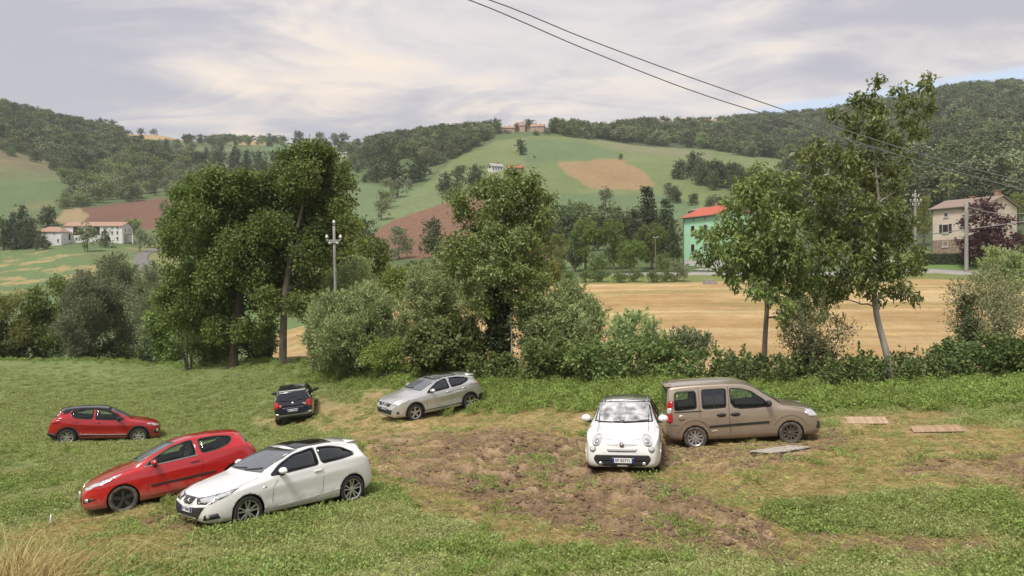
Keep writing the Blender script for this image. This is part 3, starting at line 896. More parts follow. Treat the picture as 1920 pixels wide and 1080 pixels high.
        for c, nn, ref in pts:
            row = []
            for sg in (-.5, .5):
                q3 = up(c + nn * width * sg, ref)
                p = Vector((s.XF - q3[0], q3[1], q3[2])); o = p - d * (p.dot(d) + 6) 
                h = s.bvh.ray_cast(o, d)
                if h[0] is None: h = s.bvh.find_nearest(p)
                nr_ = h[1] if h[1].dot(d) < 0 else -h[1]
                row += [bm.verts.new(h[0] + nr_ * off), bm.verts.new(h[0] - nr_ * depth)]
            ring.append(row)
        for i in range(len(ring) - (0 if closed else 1)):
            a, b = ring[i], ring[(i + 1) % len(ring)]
            for u, v in ((0, 2), (2, 3), (1, 0)):
                try: bm.faces.new((a[u], a[v], b[v], b[u]))
                except ValueError: pass
        bmesh.ops.recalc_face_normals(bm, faces=bm.faces)
        me = mesh_bm(name, bm, False)
        out = [link(name, me, m, parent or s.root)]
        if mirror:
            me2 = me.copy(); me2.transform(Matrix.Scale(-1, 4, (0, 1, 0))); me2.flip_normals()
            out.append(link(name, me2, m, parent or s.root))
        return out
    def wells(s, arches):
        w = s.sp['Wmax']
        for q, z, R in arches:
            for sg in (1, -1):
                th = np.radians(np.linspace(-35, 215, 22)); r = R - .004; n = len(th)
                V = []
                for y in (.62 * w, .93 * w):
                    V += [(s.XF - q + r * math.cos(t), sg * y, z + r * math.sin(t)) for t in th]
                V += [(s.XF - q, sg * .62 * w, z)]
                Fs = [(i, i + 1, n + i + 1, n + i) for i in range(n - 1)] + [(i, i + 1, 2 * n) for i in range(n - 1)]
                me = bpy.data.meshes.new('wheel_well'); me.from_pydata(V, [], Fs)
                link('wheel_well', me, PLASTIC, s.root)
    def wheels(s, r, rr, style, rimm, tyre=None, tw=.20, zc=None, front_rim=None):
        """style: list of (angle, half width at hub, half width at rim)"""
        sp = s.sp; zc = r if zc is None else zc
        prof = [(rr - .01, -tw * .42), (rr + .01, -tw * .5), (r - .03, -tw * .5), (r - .006, -tw * .42), (r, -tw * .3), (r, tw * .3), (r - .006, tw * .42), (r - .03, tw * .5), (rr + .01, tw * .5), (rr - .008, tw * .44)]
        n = 40; V = []; Q = []
        for k, (rad, y) in enumerate(prof):
            for j in range(n):
                t = j / n * 2 * math.pi; V.append((rad * math.cos(t), y, rad * math.sin(t)))
        for k in range(len(prof) - 1):
            for j in range(n):
                Q.append((k * n + j, k * n + (j + 1) % n, (k + 1) * n + (j + 1) % n, (k + 1) * n + j))
        tme = mesh_np('tyre', V, Q)
        def rim_mesh():
            bm = bmesh.new(); y1 = tw * .36
            def ringstrip(ra, ya, rb, yb):
                A = [bm.verts.new((ra * math.cos(j / n * 2 * math.pi), ya, ra * math.sin(j / n * 2 * math.pi))) for j in range(n)]
                B = [bm.verts.new((rb * math.cos(j / n * 2 * math.pi), yb, rb * math.sin(j / n * 2 * math.pi))) for j in range(n)]
                return [bm.faces.new((A[j], A[(j + 1) % n], B[(j + 1) % n], B[j])) for j in range(n)]
            for f in ringstrip(rr - .004, tw * .45, rr - .028, y1 + .004): f.material_index = 0
            for f in ringstrip(rr - .028, y1 + .004, rr - .036, -tw * .1): f.material_index = 1
            c = ringstrip(rr - .036, -tw * .1, .02, -tw * .1)
            for f in c: f.material_index = 1
            for a, h0, h1 in style:
                a = math.radians(a); ux = Vector((math.cos(a), 0, math.sin(a))); vx = Vector((-math.sin(a), 0, math.cos(a)))
                r0, r1 = .045, rr - .026
                pts = []
                for dy in (y1 - .03, y1 + .006):
                    for rad, hw in ((r0, h0), (r1, h1)):
                        for sg in (-1, 1):
                            p = ux * rad + vx * hw * sg * (1 if dy < y1 else .75); p.y = dy + (-.012 if rad == r0 else 0); pts.append(bm.verts.new(p))
                for q in ((4, 5, 7, 6), (0, 2, 6, 4), (1, 5, 7, 3), (0, 4, 5, 1), (2, 3, 7, 6)):
                    bm.faces.new([pts[i] for i in q]).material_index = 0
            k = 14
            for ra, rb, ya, yb in ((.062, .055, y1 - .03, y1 + .002), (.055, .001, y1 + .002, y1 + .006)):
                A = [bm.verts.new((ra * math.cos(j / k * 2 * math.pi), ya, ra * math.sin(j / k * 2 * math.pi))) for j in range(k)]
                B = [bm.verts.new((rb * math.cos(j / k * 2 * math.pi), yb, rb * math.sin(j / k * 2 * math.pi))) for j in range(k)]
                for j in range(k): bm.faces.new((A[j], A[(j + 1) % k], B[(j + 1) % k], B[j])).material_index = 0
            bmesh.ops.recalc_face_normals(bm, faces=bm.faces)
            return mesh_bm('rim', bm)
        rme = rim_mesh()
        for m_ in (rimm, DARKALLOY): rme.materials.append(m_)
        rme2 = None
        if front_rim:
            rme2 = rme.copy(); rme2.materials.clear()
            for m_ in (front_rim, DARKALLOY): rme2.materials.append(m_)
        for i, q in enumerate((sp['fo'], sp['fo'] + sp['wb'])):
            for sg in (1, -1):
                w = empty('wheel', (s.XF - q, sg * sp['track'] / 2, zc), s.root)
                if sg < 0: w.rotation_euler = (0, 0, math.pi)
                link('tyre', tme, tyre or RUBBER, w)
                link('rim', rme2 if (rme2 and i == 0) else rme, None, w)
    def mirror_parts(s, q, z, m, y=None, size=(.10, .115, .075), arm=True, side=(1, -1)):
        for sg in side:
            hit = s.side_hit(s.XF - q, z - .05, sg)
            y0 = abs(hit.y) if hit else s.sp['Wmax'] * .9
            bm = bmesh.new()
            bmesh.ops.create_icosphere(bm, subdivisions=3, radius=1)
            for v in bm.verts:
                c = v.co
                c.x = c.x * size[0] if c.x > 0 else c.x * size[0] * .35
                c.y *= size[1]; c.z = c.z * size[2] * (1 if c.z > 0 else .8)
                c.y = math.copysign(abs(c.y) ** .8 * size[1] ** .2, c.y)
            bmesh.ops.translate(bm, verts=bm.verts, vec=(s.XF - q, sg * (y0 + size[1] * .95 + .02), z + .02))
            o = obm('mirror', bm, m, s.root, smooth=True)
            bm = bmesh.new()
            box(bm, s.XF - q - .035, s.XF - q + .045, min(sg * (y0 - .05), sg * (y0 + .11)), max(sg * (y0 - .05), sg * (y0 + .11)), z - .075, z - .03)
            obm('mirror_arm', bm, PLASTIC, o)
    def plate(s, front, z, text, y=0, w=.50, h=.11, tilt=0, off=.02):
        d = 1 if front else -1
        hit = s.bvh.ray_cast(Vector((d * 6, y, z)), Vector((-d, 0, 0)))
        x = hit[0].x + d * off
        bm = bmesh.new(); box(bm, min(x, x - d * .03), max(x, x - d * .03), y - w / 2, y + w / 2, z - h / 2, z + h / 2)
        pl = obm('number_plate', bm, PLATE, s.root)
        bw = .05
        for sg in (-1, 1):
            bm = bmesh.new(); yc = y + sg * (w / 2 - bw / 2)
            box(bm, x - .002, x + .002, yc - bw / 2, yc + bw / 2, z - h / 2 + .002, z + h / 2 - .002)
            bmesh.ops.translate(bm, verts=bm.verts, vec=(d * .001, 0, 0))
            obm('plate_band', bm, PLATEBLUE, pl)
        cu_ = bpy.data.curves.new('plate_text', 'FONT'); cu_.body = text; cu_.size = min(h * .92, w * .185); cu_.align_x = 'CENTER'; cu_.align_y = 'CENTER'; cu_.extrude = .0015; cu_.space_character = 1.0
        t0 = bpy.data.objects.new('text_source', cu_); COL.objects.link(t0)
        bpy.context.view_layer.update()
        tm = bpy.data.meshes.new_from_object(t0.evaluated_get(bpy.context.evaluated_depsgraph_get()))
        bpy.data.objects.remove(t0); tm.name = 'plate_text'; tm.materials.clear()
        t = link('plate_text', tm, INKM, pl); t['kind'] = 'stuff'
        Mx = Matrix(((0, 0, d), (d, 0, 0), (0, 1, 0))).to_4x4(); Mx.translation = Vector((x + d * .003, y, z - .002)); t.matrix_local = Mx
        return pl
    def disc(s, name, q, y, z, r, az, m, off=.012, depth=.03, n=24, mirror=False, parent=None, ry=None):
        if az == 'top': return None
        a = math.radians(az); e = Vector((-math.sin(a), math.cos(a), 0)); c = Vector((s.XF - q, y, z))
        pts = []
        for j in range(n):
            t = j / n * 2 * math.pi; p = c + e * (r * math.cos(t)) + Vector((0, 0, (ry or r) * math.sin(t)))
            pts.append((s.XF - p.x, p.y, p.z))
        return s.patch(name, pts, az, m, off, depth, cell=.05, mirror=mirror, parent=parent)
    def seats(s, q, z, rear=None):
        for sg in (1, -1):
            bm = bmesh.new(); x = s.XF - q
            box(bm, x - .12, x + .38, sg * .37 - .24, sg * .37 + .24, z - .14, z)
            Mx = Matrix.Translation((x - .12, sg * .37, z)) @ Matrix.Rotation(math.radians(-15), 4, 'Y')
            box(bm, -.09, .05, -.23, .23, -.05, .56, Mx); box(bm, -.06, .03, -.13, .13, .58, .78, Mx)
            bmesh.ops.bevel(bm, geom=bm.edges[:], offset=.035, segments=2, affect='EDGES')
            obm('seat', bm, SEATM, s.root, smooth=True)
        if rear:
            bm = bmesh.new(); x = s.XF - rear
            box(bm, x - .1, x + .38, -.6, .6, z - .14, z)
            Mx = Matrix.Translation((x - .1, 0, z)) @ Matrix.Rotation(math.radians(-15), 4, 'Y')
            box(bm, -.09, .05, -.6, .6, -.05, .5, Mx)
            for y in (-.4, 0, .4): box(bm, -.05, .02, y - .11, y + .11, .52, .66, Mx)
            bmesh.ops.bevel(bm, geom=bm.edges[:], offset=.03, segments=2, affect='EDGES')
            obm('rear_bench', bm, SEATM, s.root, smooth=True)
        # floor, dashboard and steering wheel
        bm = bmesh.new(); box(bm, s.XF - q + .52, s.XF - q + .95, -.62, .62, z - .1, z + .30)
        bmesh.ops.bevel(bm, geom=bm.edges[:], offset=.05, segments=2, affect='EDGES')
        d = obm('dashboard', bm, LINER, s.root, smooth=True)
        P = [(0.185 * math.cos(t), .185 * math.sin(t), 0) for t in np.linspace(0, 2 * math.pi, 25)]
        V, Q = tube_np(P, [.016] * len(P), 6, False)
        o = link('steering_wheel', mesh_np('steering_wheel', V, Q), PLASTIC, d)
        o.matrix_local = Matrix.Translation((s.XF - q + .45, .37, z + .30)) @ Matrix.Rotation(math.radians(62), 4, 'Y')
    def side_windows(s, wins, m, trim=True, tw=.028, split=None):
        for i, h in enumerate(wins):
            g = m[i] if isinstance(m, (list, tuple)) else m
            panes = s.patch('side_window', [(q, .8, z) for q, z in h], 90, g, off=-.004, depth=.006, cell=.12, mirror=True)
            if trim: s.strip('window_trim', [(q, .8, z) for q, z in h], tw, 90, GLOSSBLK if trim == 'gloss' else PLASTIC, off=.006, depth=.02, closed=True)
    def roundhole(s, h, it=2):
        return chaikin(h, it)
    def wiper(s, pts, az=0):
        s.strip('wiper', pts, .018, az, PLASTIC, off=.022, depth=-.006, mirror=False)
    def place(s, px, d, heading, lift=0.0, sink=0.02, level=0.0):
        """px, d: where the middle of the car stands; heading in degrees from +X, counter-clockwise"""
        c = gpt(px, d); a = math.radians(heading); fx = Vector((math.cos(a), math.sin(a), 0)); fy = Vector((-math.sin(a), math.cos(a), 0))
        pts = []
        for sx in (1, -1):
            for sy in (1, -1):
                p = c + fx * sx * s.sp['wb'] / 2 + fy * sy * s.sp['track'] / 2
                pts.append(Vector((p.x, p.y, float(terr(np.array([p.x]), np.array([p.y]))[0]))))
        fl, fr, rl, rr_ = pts
        X = ((fl + fr) - (rl + rr_)).normalized(); Y = ((fl + rl) - (fr + rr_)).normalized(); Z = X.cross(Y).normalized(); Z = Z.lerp(Vector((0, 0, 1)), level).normalized(); X = (X - Z * X.dot(Z)).normalized(); Y = Z.cross(X)
        M = Matrix((X, Y, Z)).transposed().to_4x4(); M.translation = (fl + fr + rl + rr_) / 4 + Z * (lift - sink)
        s.root.matrix_world = M
        s.root.rotation_mode = 'XYZ'

def spokes(n, pair=0, h0=.03, h1=.018, rot=90):
    out = []
    for k in range(n):
        a = rot + 360 / n * k
        if pair: out += [(a - pair, h0, h1), (a + pair, h0, h1)]
        else: out.append((a, h0, h1))
    return out
def start(name, label, spec, px, d, heading, **kw):
    c = Car(spec); c.root = empty(name)
    tag(c.root, label, 'car', 'cars parked in the muddy field')
    c.build_shell(); c.place(px, d, heading, **kw)
    return c
WHITE = car_paint('white_paint', (.78, .78, .77), .0, .22)
RED = car_paint('red_paint', (.46, .010, .014), .0, .20)
RED2 = car_paint('deep_red_paint', (.40, .010, .016), .15, .22)
NAVY = car_paint('navy_paint', (.012, .016, .034), .3, .2)
SILVER = car_paint('silver_paint', (.60, .60, .595), .55, .30)
BEIGE = car_paint('beige_metal_paint', (.375, .305, .238), .5, .32, var=.05, dirt=.55, dcol=(.20, .155, .115), dz=.8)
SEAMW = mat('seam_grey', (.20, .20, .20), .8)
SEAMD = mat('seam_dark', (.03, .01, .01), .8)

# ---- white three-door hatchback
def white_hatch():
    sp = dict(L=4.03, fo=.86, wb=2.47, track=1.44, Wmax=.845, sill=.24, crease=.014,
      zt=[(0, .50), (.03, .585), (.10, .665), (.30, .755), (.6, .835), (.9, .90), (1.12, .955), (1.30, 1.06), (1.6, 1.205), (1.9, 1.315), (2.2, 1.385), (2.5, 1.415), (2.85, 1.415), (3.2, 1.385), (3.55, 1.325), (3.66, 1.29), (3.76, 1.14), (3.86, 1.00), (3.95, .86), (4.0, .62), (4.03, .45)],
      zs=[(0, .42), (.08, .56), (.4, .70), (1.0, .82), (1.4, .865), (2.5, .945), (3.2, 1.0), (3.6, 1.0), (3.85, .90), (3.97, .7), (4.03, .38)],
      W=[(0, .42), (.02, .53), (.08, .65), (.2, .745), (.42, .81), (.8, .838), (1.5, .845), (2.6, .845), (3.3, .842), (3.7, .80), (3.9, .72), (4.0, .60), (4.03, .52)],
      wt=[(0, .34), (.1, .50), (.5, .66), (1.1, .73), (1.35, .69), (1.9, .60), (2.3, .57), (3.0, .555), (3.5, .52), (3.7, .55), (3.95, .58), (4.03, .42)],
      zb=[(0, .28), (.1, .21), (.5, .185), (3.5, .20), (3.85, .27), (4.03, .36)])
    c = start('white_hatchback', 'white three-door hatchback with black glass roof parked beside the bright red hatchback', sp, 531, 16.7, -133)
    w1 = chaikin([(1.36, .92), (1.62, 1.09), (2.0, 1.25), (2.42, 1.315), (2.50, 1.315), (2.50, .985), (1.9, .945)], 1)
    w2 = chaikin([(2.58, .992), (2.57, 1.315), (2.9, 1.30), (3.2, 1.235), (3.44, 1.10), (3.40, 1.06), (3.05, 1.02)], 1)
    arches = [(.86, .315, .345), (3.33, .315, .345)]
    c.body(WHITE, [w1, w2], arches); c.wells(arches)
    c.side_windows([w1, w2], WDARK, 'plastic', .022)
    c.patch('windscreen', [(1.2, -.64, .99), (1.2, .64, .99), (1.9, .60, 1.20), (1.95, .535, 1.325), (1.95, 0, 1.345), (1.95, -.535, 1.325), (1.9, -.60, 1.20)], 0, WSCREEN, .006, .02)
    c.patch('glass_roof', [(2.12, -.50, 0), (2.12, .50, 0), (2.5, .52, 0), (3.02, .50, 0), (3.02, -.50, 0), (2.5, -.52, 0)], 'top', GLOSSBLK, .006, .015)
    c.patch('rear_window', [(3.7, -.50, 1.24), (3.7, .50, 1.24), (3.85, .60, 1.02), (3.85, -.60, 1.02)], 180, WDARK, .006, .02)
    # spoiler
    bm = bmesh.new(); box(bm, c.XF - 3.72, c.XF - 3.42, -.50, .50, 1.285, 1.318)
    bmesh.ops.bevel(bm, geom=bm.edges[:], offset=.018, segments=2, affect='EDGES')
    obm('spoiler', bm, WHITE, c.root, smooth=True)
    # nose
    c.patch('grille', [(0, -.23, .665), (0, .23, .665), (0, .21, .565), (0, .12, .52), (0, -.12, .52), (0, -.21, .565)], 0, GLOSSBLK, .004, .03)
    c.strip('grille_frame', [(0, -.235, .672), (0, .235, .672), (0, .215, .56), (0, .12, .512), (0, -.12, .512), (0, -.215, .56)], .022, 0, WHITE, .012, .02, mirror=False, closed=True)
    c.patch('emblem', [(0, -.035, .635), (0, .03, .635), (0, .04, .62), (0, -.01, .605), (0, .04, .59), (0, .03, .56), (0, -.035, .56), (0, -.04, .578), (0, .01, .592), (0, -.04, .608)], 0, CHROME, .014, .012, cell=.5)
    c.patch('lower_grille', [(0, -.62, .53), (0, -.30, .49), (0, .30, .49), (0, .62, .53), (0, .46, .30), (0, .36, .255), (0, -.36, .255), (0, -.46, .30)], 0, PLASTIC, .006, .03)
    c.patch('fog_lamp_recess', [(.2, .53, .37), (.30, .74, .40), (.34, .76, .30), (.2, .49, .27)], 30, PLASTIC, .006, .02, mirror=True)
    c.disc('fog_lamp', .16, .64, .335, .035, 30, LENS, .012, .02, mirror=True)
    c.patch('headlight_surround', [(.06, .26, .655), (.12, .50, .685), (.42, .76, .765), (.66, .80, .80), (.5, .80, .715), (.2, .66, .575), (.1, .32, .555)], 38, GLOSSBLK, .004, .02, mirror=True)
    c.patch('headlight', [(.10, .38, .655), (.2, .56, .69), (.42, .75, .755), (.58, .79, .775), (.42, .785, .70), (.18, .60, .60), (.10, .40, .585)], 38, LENS, .011, .02, mirror=True)
    c.patch('tail_light', [(3.80, .7, .93), (3.97, .6, .92), (3.99, .6, .74), (3.88, .7, .76)], 125, REDLENS, .008, .02, mirror=True)
    c.strip('door_seam', [(1.52, .8, .83), (1.40, .8, .70), (1.38, .8, .40), (1.45, .8, .265), (2.40, .8, .285), (2.56, .8, .42), (2.60, .8, .80), (2.56, .8, .97)], .010, 90, SEAMW, .002, .006)
    c.strip('hood_seam', [(.30, .66, 0), (.75, .70, 0), (1.15, .71, 0)], .010, 'top', SEAMW, .002, .006)
    c.strip('sill_crease', [(1.5, .8, .31), (2.3, .8, .345), (3.0, .8, .40)], .022, 90, WHITE, .006, .01)
    c.patch('door_handle', chaikin([(2.36, .8, .845), (2.36, .8, .872), (2.55, .8, .882), (2.55, .8, .855)], 1), 90, WHITE, .028, .03, mirror=True)
    c.patch('side_badge', [(1.18, .8, .72), (1.18, .8, .745), (1.26, .8, .752), (1.26, .8, .727)], 90, CHROME, .005, .008, mirror=True)
    c.mirror_parts(1.60, .985, WHITE)
    c.plate(True, .44, 'DY 926KC', w=.44)
    c.plate(False, .50, 'DY 926KC')
    c.wiper([(1.16, -.45, .995), (1.2, .05, 1.03)]); c.wiper([(1.16, .08, .995), (1.2, .52, 1.05)])
    c.wheels(.312, .235, spokes(5, 13, .020, .015), ALLOY, tw=.21)
    c.seats(2.12, .56, 2.95)

# ---- bright red three-door hatchback
def red_hatch():
    sp = dict(L=4.03, fo=.86, wb=2.54, track=1.46, Wmax=.86, sill=.24, crease=.012,
      zt=[(0, .52), (.03, .60), (.12, .70), (.35, .815), (.65, .915), (.95, .985), (1.10, 1.02), (1.3, 1.12), (1.6, 1.255), (1.9, 1.365), (2.2, 1.435), (2.5, 1.465), (2.85, 1.465), (3.2, 1.44), (3.5, 1.40), (3.6, 1.37), (3.74, 1.20), (3.87, 1.03), (3.96, .88), (4.0, .62), (4.03, .45)],
      zs=[(0, .44), (.08, .58), (.4, .74), (.9, .86), (1.4, .905), (2.5, .97), (3.2, 1.03), (3.6, 1.04), (3.87, .92), (3.97, .7), (4.03, .38)],
      W=[(0, .40), (.02, .51), (.08, .64), (.2, .74), (.42, .815), (.8, .85), (1.5, .86), (2.6, .86), (3.3, .855), (3.7, .81), (3.9, .73), (4.0, .60), (4.03, .52)],
      wt=[(0, .32), (.1, .48), (.5, .66), (1.05, .73), (1.3, .70), (1.9, .61), (2.3, .58), (3.0, .565), (3.5, .53), (3.7, .56), (3.95, .58), (4.03, .42)],
      zb=[(0, .27), (.1, .20), (.5, .18), (3.5, .20), (3.85, .27), (4.03, .36)])
    c = start('red_hatchback', 'bright red three-door hatchback half hidden behind the white hatchback, its front in dry grass', sp, 337, 19.26, -150)
    w1 = chaikin([(1.36, .965), (1.60, 1.12), (1.98, 1.29), (2.36, 1.365), (2.47, 1.365), (2.52, 1.02), (1.9, .985)], 1)
    w2 = chaikin([(2.64, 1.03), (2.59, 1.365), (3.0, 1.365), (3.32, 1.315), (3.40, 1.25), (3.28, 1.13), (3.02, 1.06)], 1)
    arches = [(.86, .315, .35), (3.40, .315, .35)]
    c.body(RED, [w1, w2], arches); c.wells(arches)
    c.side_windows([w1, w2], WCLEAR, 'plastic', .024)
    c.patch('windscreen', [(1.2, -.64, 1.055), (1.2, .64, 1.055), (1.9, .60, 1.25), (1.95, .54, 1.375), (1.95, 0, 1.395), (1.95, -.54, 1.375), (1.9, -.60, 1.25)], 0, WSCREEN, .006, .02)
    c.patch('rear_window', [(3.62, -.52, 1.33), (3.62, .52, 1.33), (3.8, .64, 1.09), (3.8, -.64, 1.09)], 180, WSCREEN, .006, .02)
    c.patch('upper_grille', [(0, -.36, .60), (0, .36, .60), (0, .30, .50), (0, -.30, .50)], 0, GLOSSBLK, .004, .02)
    c.patch('lower_grille', [(0, -.52, .50), (0, .52, .50), (0, .42, .25), (0, -.42, .25)], 0, PLASTIC, .005, .02)
    c.patch('bumper_trim', [(.10, .56, .44), (.2, .74, .47), (.3, .80, .43), (.2, .70, .39), (.1, .56, .36)], 35, PLASTIC, .006, .02, mirror=True)
    c.disc('fog_lamp', .14, .66, .42, .045, 35, LENS, .012, .02, mirror=True)
    c.strip('front_splitter', [(.02, -.55, .225), (0, 0, .225), (.02, .55, .225)], .03, 0, CHROME, .012, .02, mirror=False)
    c.patch('headlight', [(.10, .40, .66), (.2, .52, .72), (.5, .70, .815), (.84, .80, .90), (.80, .82, .86), (.5, .82, .745), (.2, .68, .655), (.12, .5, .62)], 42, LENSWHITE, .008, .02, mirror=True)
    c.patch('emblem', [(0, -.05, .70), (0, .05, .70), (0, .05, .63), (0, 0, .60), (0, -.05, .63)], 0, CHROME, .010, .01)
    c.strip('rubbing_strip', [(1.46, .8, .50), (2.6, .8, .535), (2.9, .8, .545)], .045, 90, PLASTIC, .014, .02)
    c.strip('door_seam', [(1.54, .8, .885), (1.44, .8, .75), (1.40, .8, .45), (1.46, .8, .265), (2.42, .8, .285), (2.60, .8, .45), (2.64, .8, .85), (2.58, .8, 1.0)], .010, 90, SEAMD, .002, .006)
    c.strip('hood_seam', [(.25, .60, 0), (.7, .69, 0), (1.1, .715, 0)], .010, 'top', SEAMD, .002, .006)
    c.strip('window_sill', [(1.36, .8, .955), (1.9, .8, .972), (2.54, .8, 1.006)], .02, 90, SEAMW, .008, .01)
    c.patch('door_handle', chaikin([(2.36, .8, .86), (2.36, .8, .90), (2.56, .8, .91), (2.56, .8, .87)], 1), 90, RED, .028, .03, mirror=True)
    c.mirror_parts(1.60, 1.01, RED)
    c.patch('tail_light', [(3.66, .72, 1.08), (3.86, .66, 1.0), (3.98, .6, .76), (3.86, .72, .78)], 125, REDLENS, .008, .02, mirror=True)
    c.plate(True, .50, 'DL 407RS', w=.44)
    P = [(c.XF - 3.2, 0, 1.44), (c.XF - 3.28, 0, 1.53), (c.XF - 3.40, 0, 1.64)]
    V, Q = tube_np(P, [.006, .005, .003], 6); link('aerial', mesh_np('aerial', V, Q), PLASTIC, c.root)
    c.wiper([(1.14, -.45, 1.06), (1.2, .05, 1.10)])
    c.wheels(.315, .235, spokes(5, 0, .045, .05), DARKALLOY, tw=.205, tyre=RUBBERMUD)
    c.seats(2.1, .60, 2.95)

# ---- red crossover with black roof, seen from its right
def red_crossover():
    sp = dict(L=4.23, fo=.86, wb=2.64, track=1.55, Wmax=.895, sill=.28, crease=.02,
      zt=[(0, .62), (.03, .72), (.10, .83), (.3, .93), (.6, .99), (.95, 1.04), (1.12, 1.07), (1.3, 1.16), (1.6, 1.31), (1.9, 1.445), (2.2, 1.53), (2.5, 1.55), (2.9, 1.55), (3.3, 1.52), (3.65, 1.47), (3.8, 1.43), (3.92, 1.28), (4.04, 1.10), (4.14, .95), (4.2, .72), (4.23, .5)],
      zs=[(0, .54), (.08, .70), (.4, .84), (.9, .93), (1.4, .965), (2.5, 1.005), (3.2, 1.07), (3.7, 1.12), (4.05, 1.0), (4.17, .8), (4.23, .42)],
      W=[(0, .50), (.02, .62), (.08, .72), (.2, .80), (.42, .865), (.8, .89), (1.5, .895), (2.6, .895), (3.4, .895), (3.8, .86), (4.05, .79), (4.18, .68), (4.23, .58)],
      wt=[(0, .40), (.1, .55), (.5, .70), (1.1, .76), (1.3, .72), (1.9, .63), (2.3, .60), (3.0, .585), (3.6, .555), (3.85, .58), (4.1, .62), (4.23, .45)],
      zb=[(0, .33), (.1, .26), (.5, .24), (3.6, .25), (4.0, .31), (4.23, .40)])
    c = start('red_crossover', 'deep red crossover with black roof standing far out in the green meadow', sp, 195, 32.9, 25, sink=.09)
    w1 = chaikin([(1.42, 1.02), (1.66, 1.17), (2.05, 1.37), (2.38, 1.455), (2.48, 1.46), (2.50, 1.07), (1.9, 1.035)], 1)
    w2 = chaikin([(2.62, 1.08), (2.60, 1.465), (3.0, 1.455), (3.32, 1.40), (3.42, 1.30), (3.30, 1.15), (3.1, 1.105)], 1)
    arches = [(.86, .345, .385), (3.50, .345, .385)]
    c.body(RED2, [w1, w2], arches); c.wells(arches)
    c.side_windows([w1, w2], WCLEAR, 'gloss', .05)
    c.patch('roof', [(1.95, -.60, 0), (1.95, .60, 0), (2.5, .60, 0), (3.3, .575, 0), (3.78, .52, 0), (3.78, -.52, 0), (3.3, -.575, 0), (2.5, -.60, 0)], 'top', GLOSSBLK, .012, .02, label='black roof')
    c.patch('roof_edge', [(1.62, .7, 1.215), (2.0, .7, 1.415), (2.4, .7, 1.52), (3.0, .7, 1.53), (3.5, .7, 1.45), (3.78, .7, 1.36), (3.72, .7, 1.27), (3.5, .7, 1.30), (3.42, .7, 1.40), (3.0, .7, 1.475), (2.4, .7, 1.475), (2.0, .7, 1.36), (1.66, .7, 1.19)], 90, GLOSSBLK, .010, .02, mirror=True)
    c.patch('windscreen', [(1.2, -.66, 1.105), (1.2, .66, 1.105), (1.9, .62, 1.33), (1.95, .56, 1.45), (1.95, 0, 1.47), (1.95, -.56, 1.45), (1.9, -.62, 1.33)], 0, WSCREEN, .006, .02)
    c.patch('rear_window', [(3.8, -.54, 1.40), (3.8, .54, 1.40), (4.0, .68, 1.13), (4.0, -.68, 1.13)], 180, WDARK, .006, .02)
    c.patch('grille', [(0, -.55, .74), (0, .55, .74), (0, .45, .62), (0, -.45, .62)], 0, GLOSSBLK, .006, .02)
    c.patch('lower_grille', [(0, -.6, .52), (0, .6, .52), (0, .5, .34), (0, -.5, .34)], 0, PLASTIC, .006, .02)
    c.patch('headlight', [(.10, .48, .80), (.3, .74, .86), (.55, .84, .885), (.5, .86, .82), (.25, .80, .755), (.1, .6, .735)], 42, LENSWHITE, .008, .02, mirror=True)
    c.patch('fog_lamp_recess', [(.12, .66, .62), (.3, .84, .63), (.3, .84, .46), (.14, .66, .44)], 42, PLASTIC, .006, .02, mirror=True)
    c.disc('fog_lamp', .16, .74, .55, .06, 42, CHROME, .012, .02, mirror=True)
    c.patch('tail_light', [(3.72, .80, 1.06), (4.02, .76, 1.04), (4.16, .64, .98), (4.16, .64, .90), (4.0, .8, .90), (3.86, .82, .93)], 120, REDLENS, .008, .02, mirror=True)
    c.patch('rear_bumper_trim', [(3.98, .8, .52), (4.23, .4, .52), (4.23, 0, .52), (4.23, 0, .33), (4.1, .7, .33), (3.92, .82, .33)], 135, PLASTIC, .008, .02, mirror=True)
    c.patch('rear_bumper_trim', [(3.90, .8, .42), (4.05, .8, .52), (4.12, .8, .52), (4.1, .8, .32), (3.92, .8, .30)], 90, PLASTIC, .010, .02, mirror=True)
    c.strip('sill_trim', [(1.24, .8, .33), (2.2, .8, .335), (3.12, .8, .34)], .13, 90, PLASTIC, .010, .03)
    c.strip('sill_chrome', [(1.34, .8, .425), (2.2, .8, .435), (3.05, .8, .47)], .03, 90, ALLOYDULL, .016, .02)
    for q in (.86, 3.50):
        th = np.radians(np.linspace(-18, 198, 20))
        c.strip('arch_trim', [(q - .41 * math.cos(t), .8, .345 + .41 * math.sin(t)) for t in th], .055, 90, PLASTIC, .012, .03)
    c.strip('door_seam', [(1.56, .8, .93), (1.42, .8, .80), (1.38, .8, .42)], .010, 90, SEAMD, .002, .006)
    c.strip('door_seam', [(2.55, .8, 1.04), (2.58, .8, .75), (2.52, .8, .40)], .010, 90, SEAMD, .002, .006)
    c.strip('door_seam', [(3.36, .8, 1.06), (3.30, .8, .85), (3.08, .8, .60), (3.04, .8, .45)], .010, 90, SEAMD, .002, .006)
    for q in (2.32, 3.14): c.patch('door_handle', [(q, .8, .905 + (q - 2.3) * .05), (q, .8, .935 + (q - 2.3) * .05), (q + .19, .8, .945 + (q - 2.3) * .05), (q + .19, .8, .915 + (q - 2.3) * .05)], 90, RED2, .028, .03, mirror=True)
    c.mirror_parts(1.66, 1.06, GLOSSBLK)
    P = [(c.XF - 3.5, 0, 1.48), (c.XF - 3.56, 0, 1.56), (c.XF - 3.72, 0, 1.62)]
    V, Q = tube_np(P, [.012, .008, .004], 6); link('aerial', mesh_np('aerial', V, Q), PLASTIC, c.root)
    c.wheels(.34, .235, spokes(5, 14, .026, .03), ALLOY, tw=.21)
    c.seats(2.2, .70, 3.05)

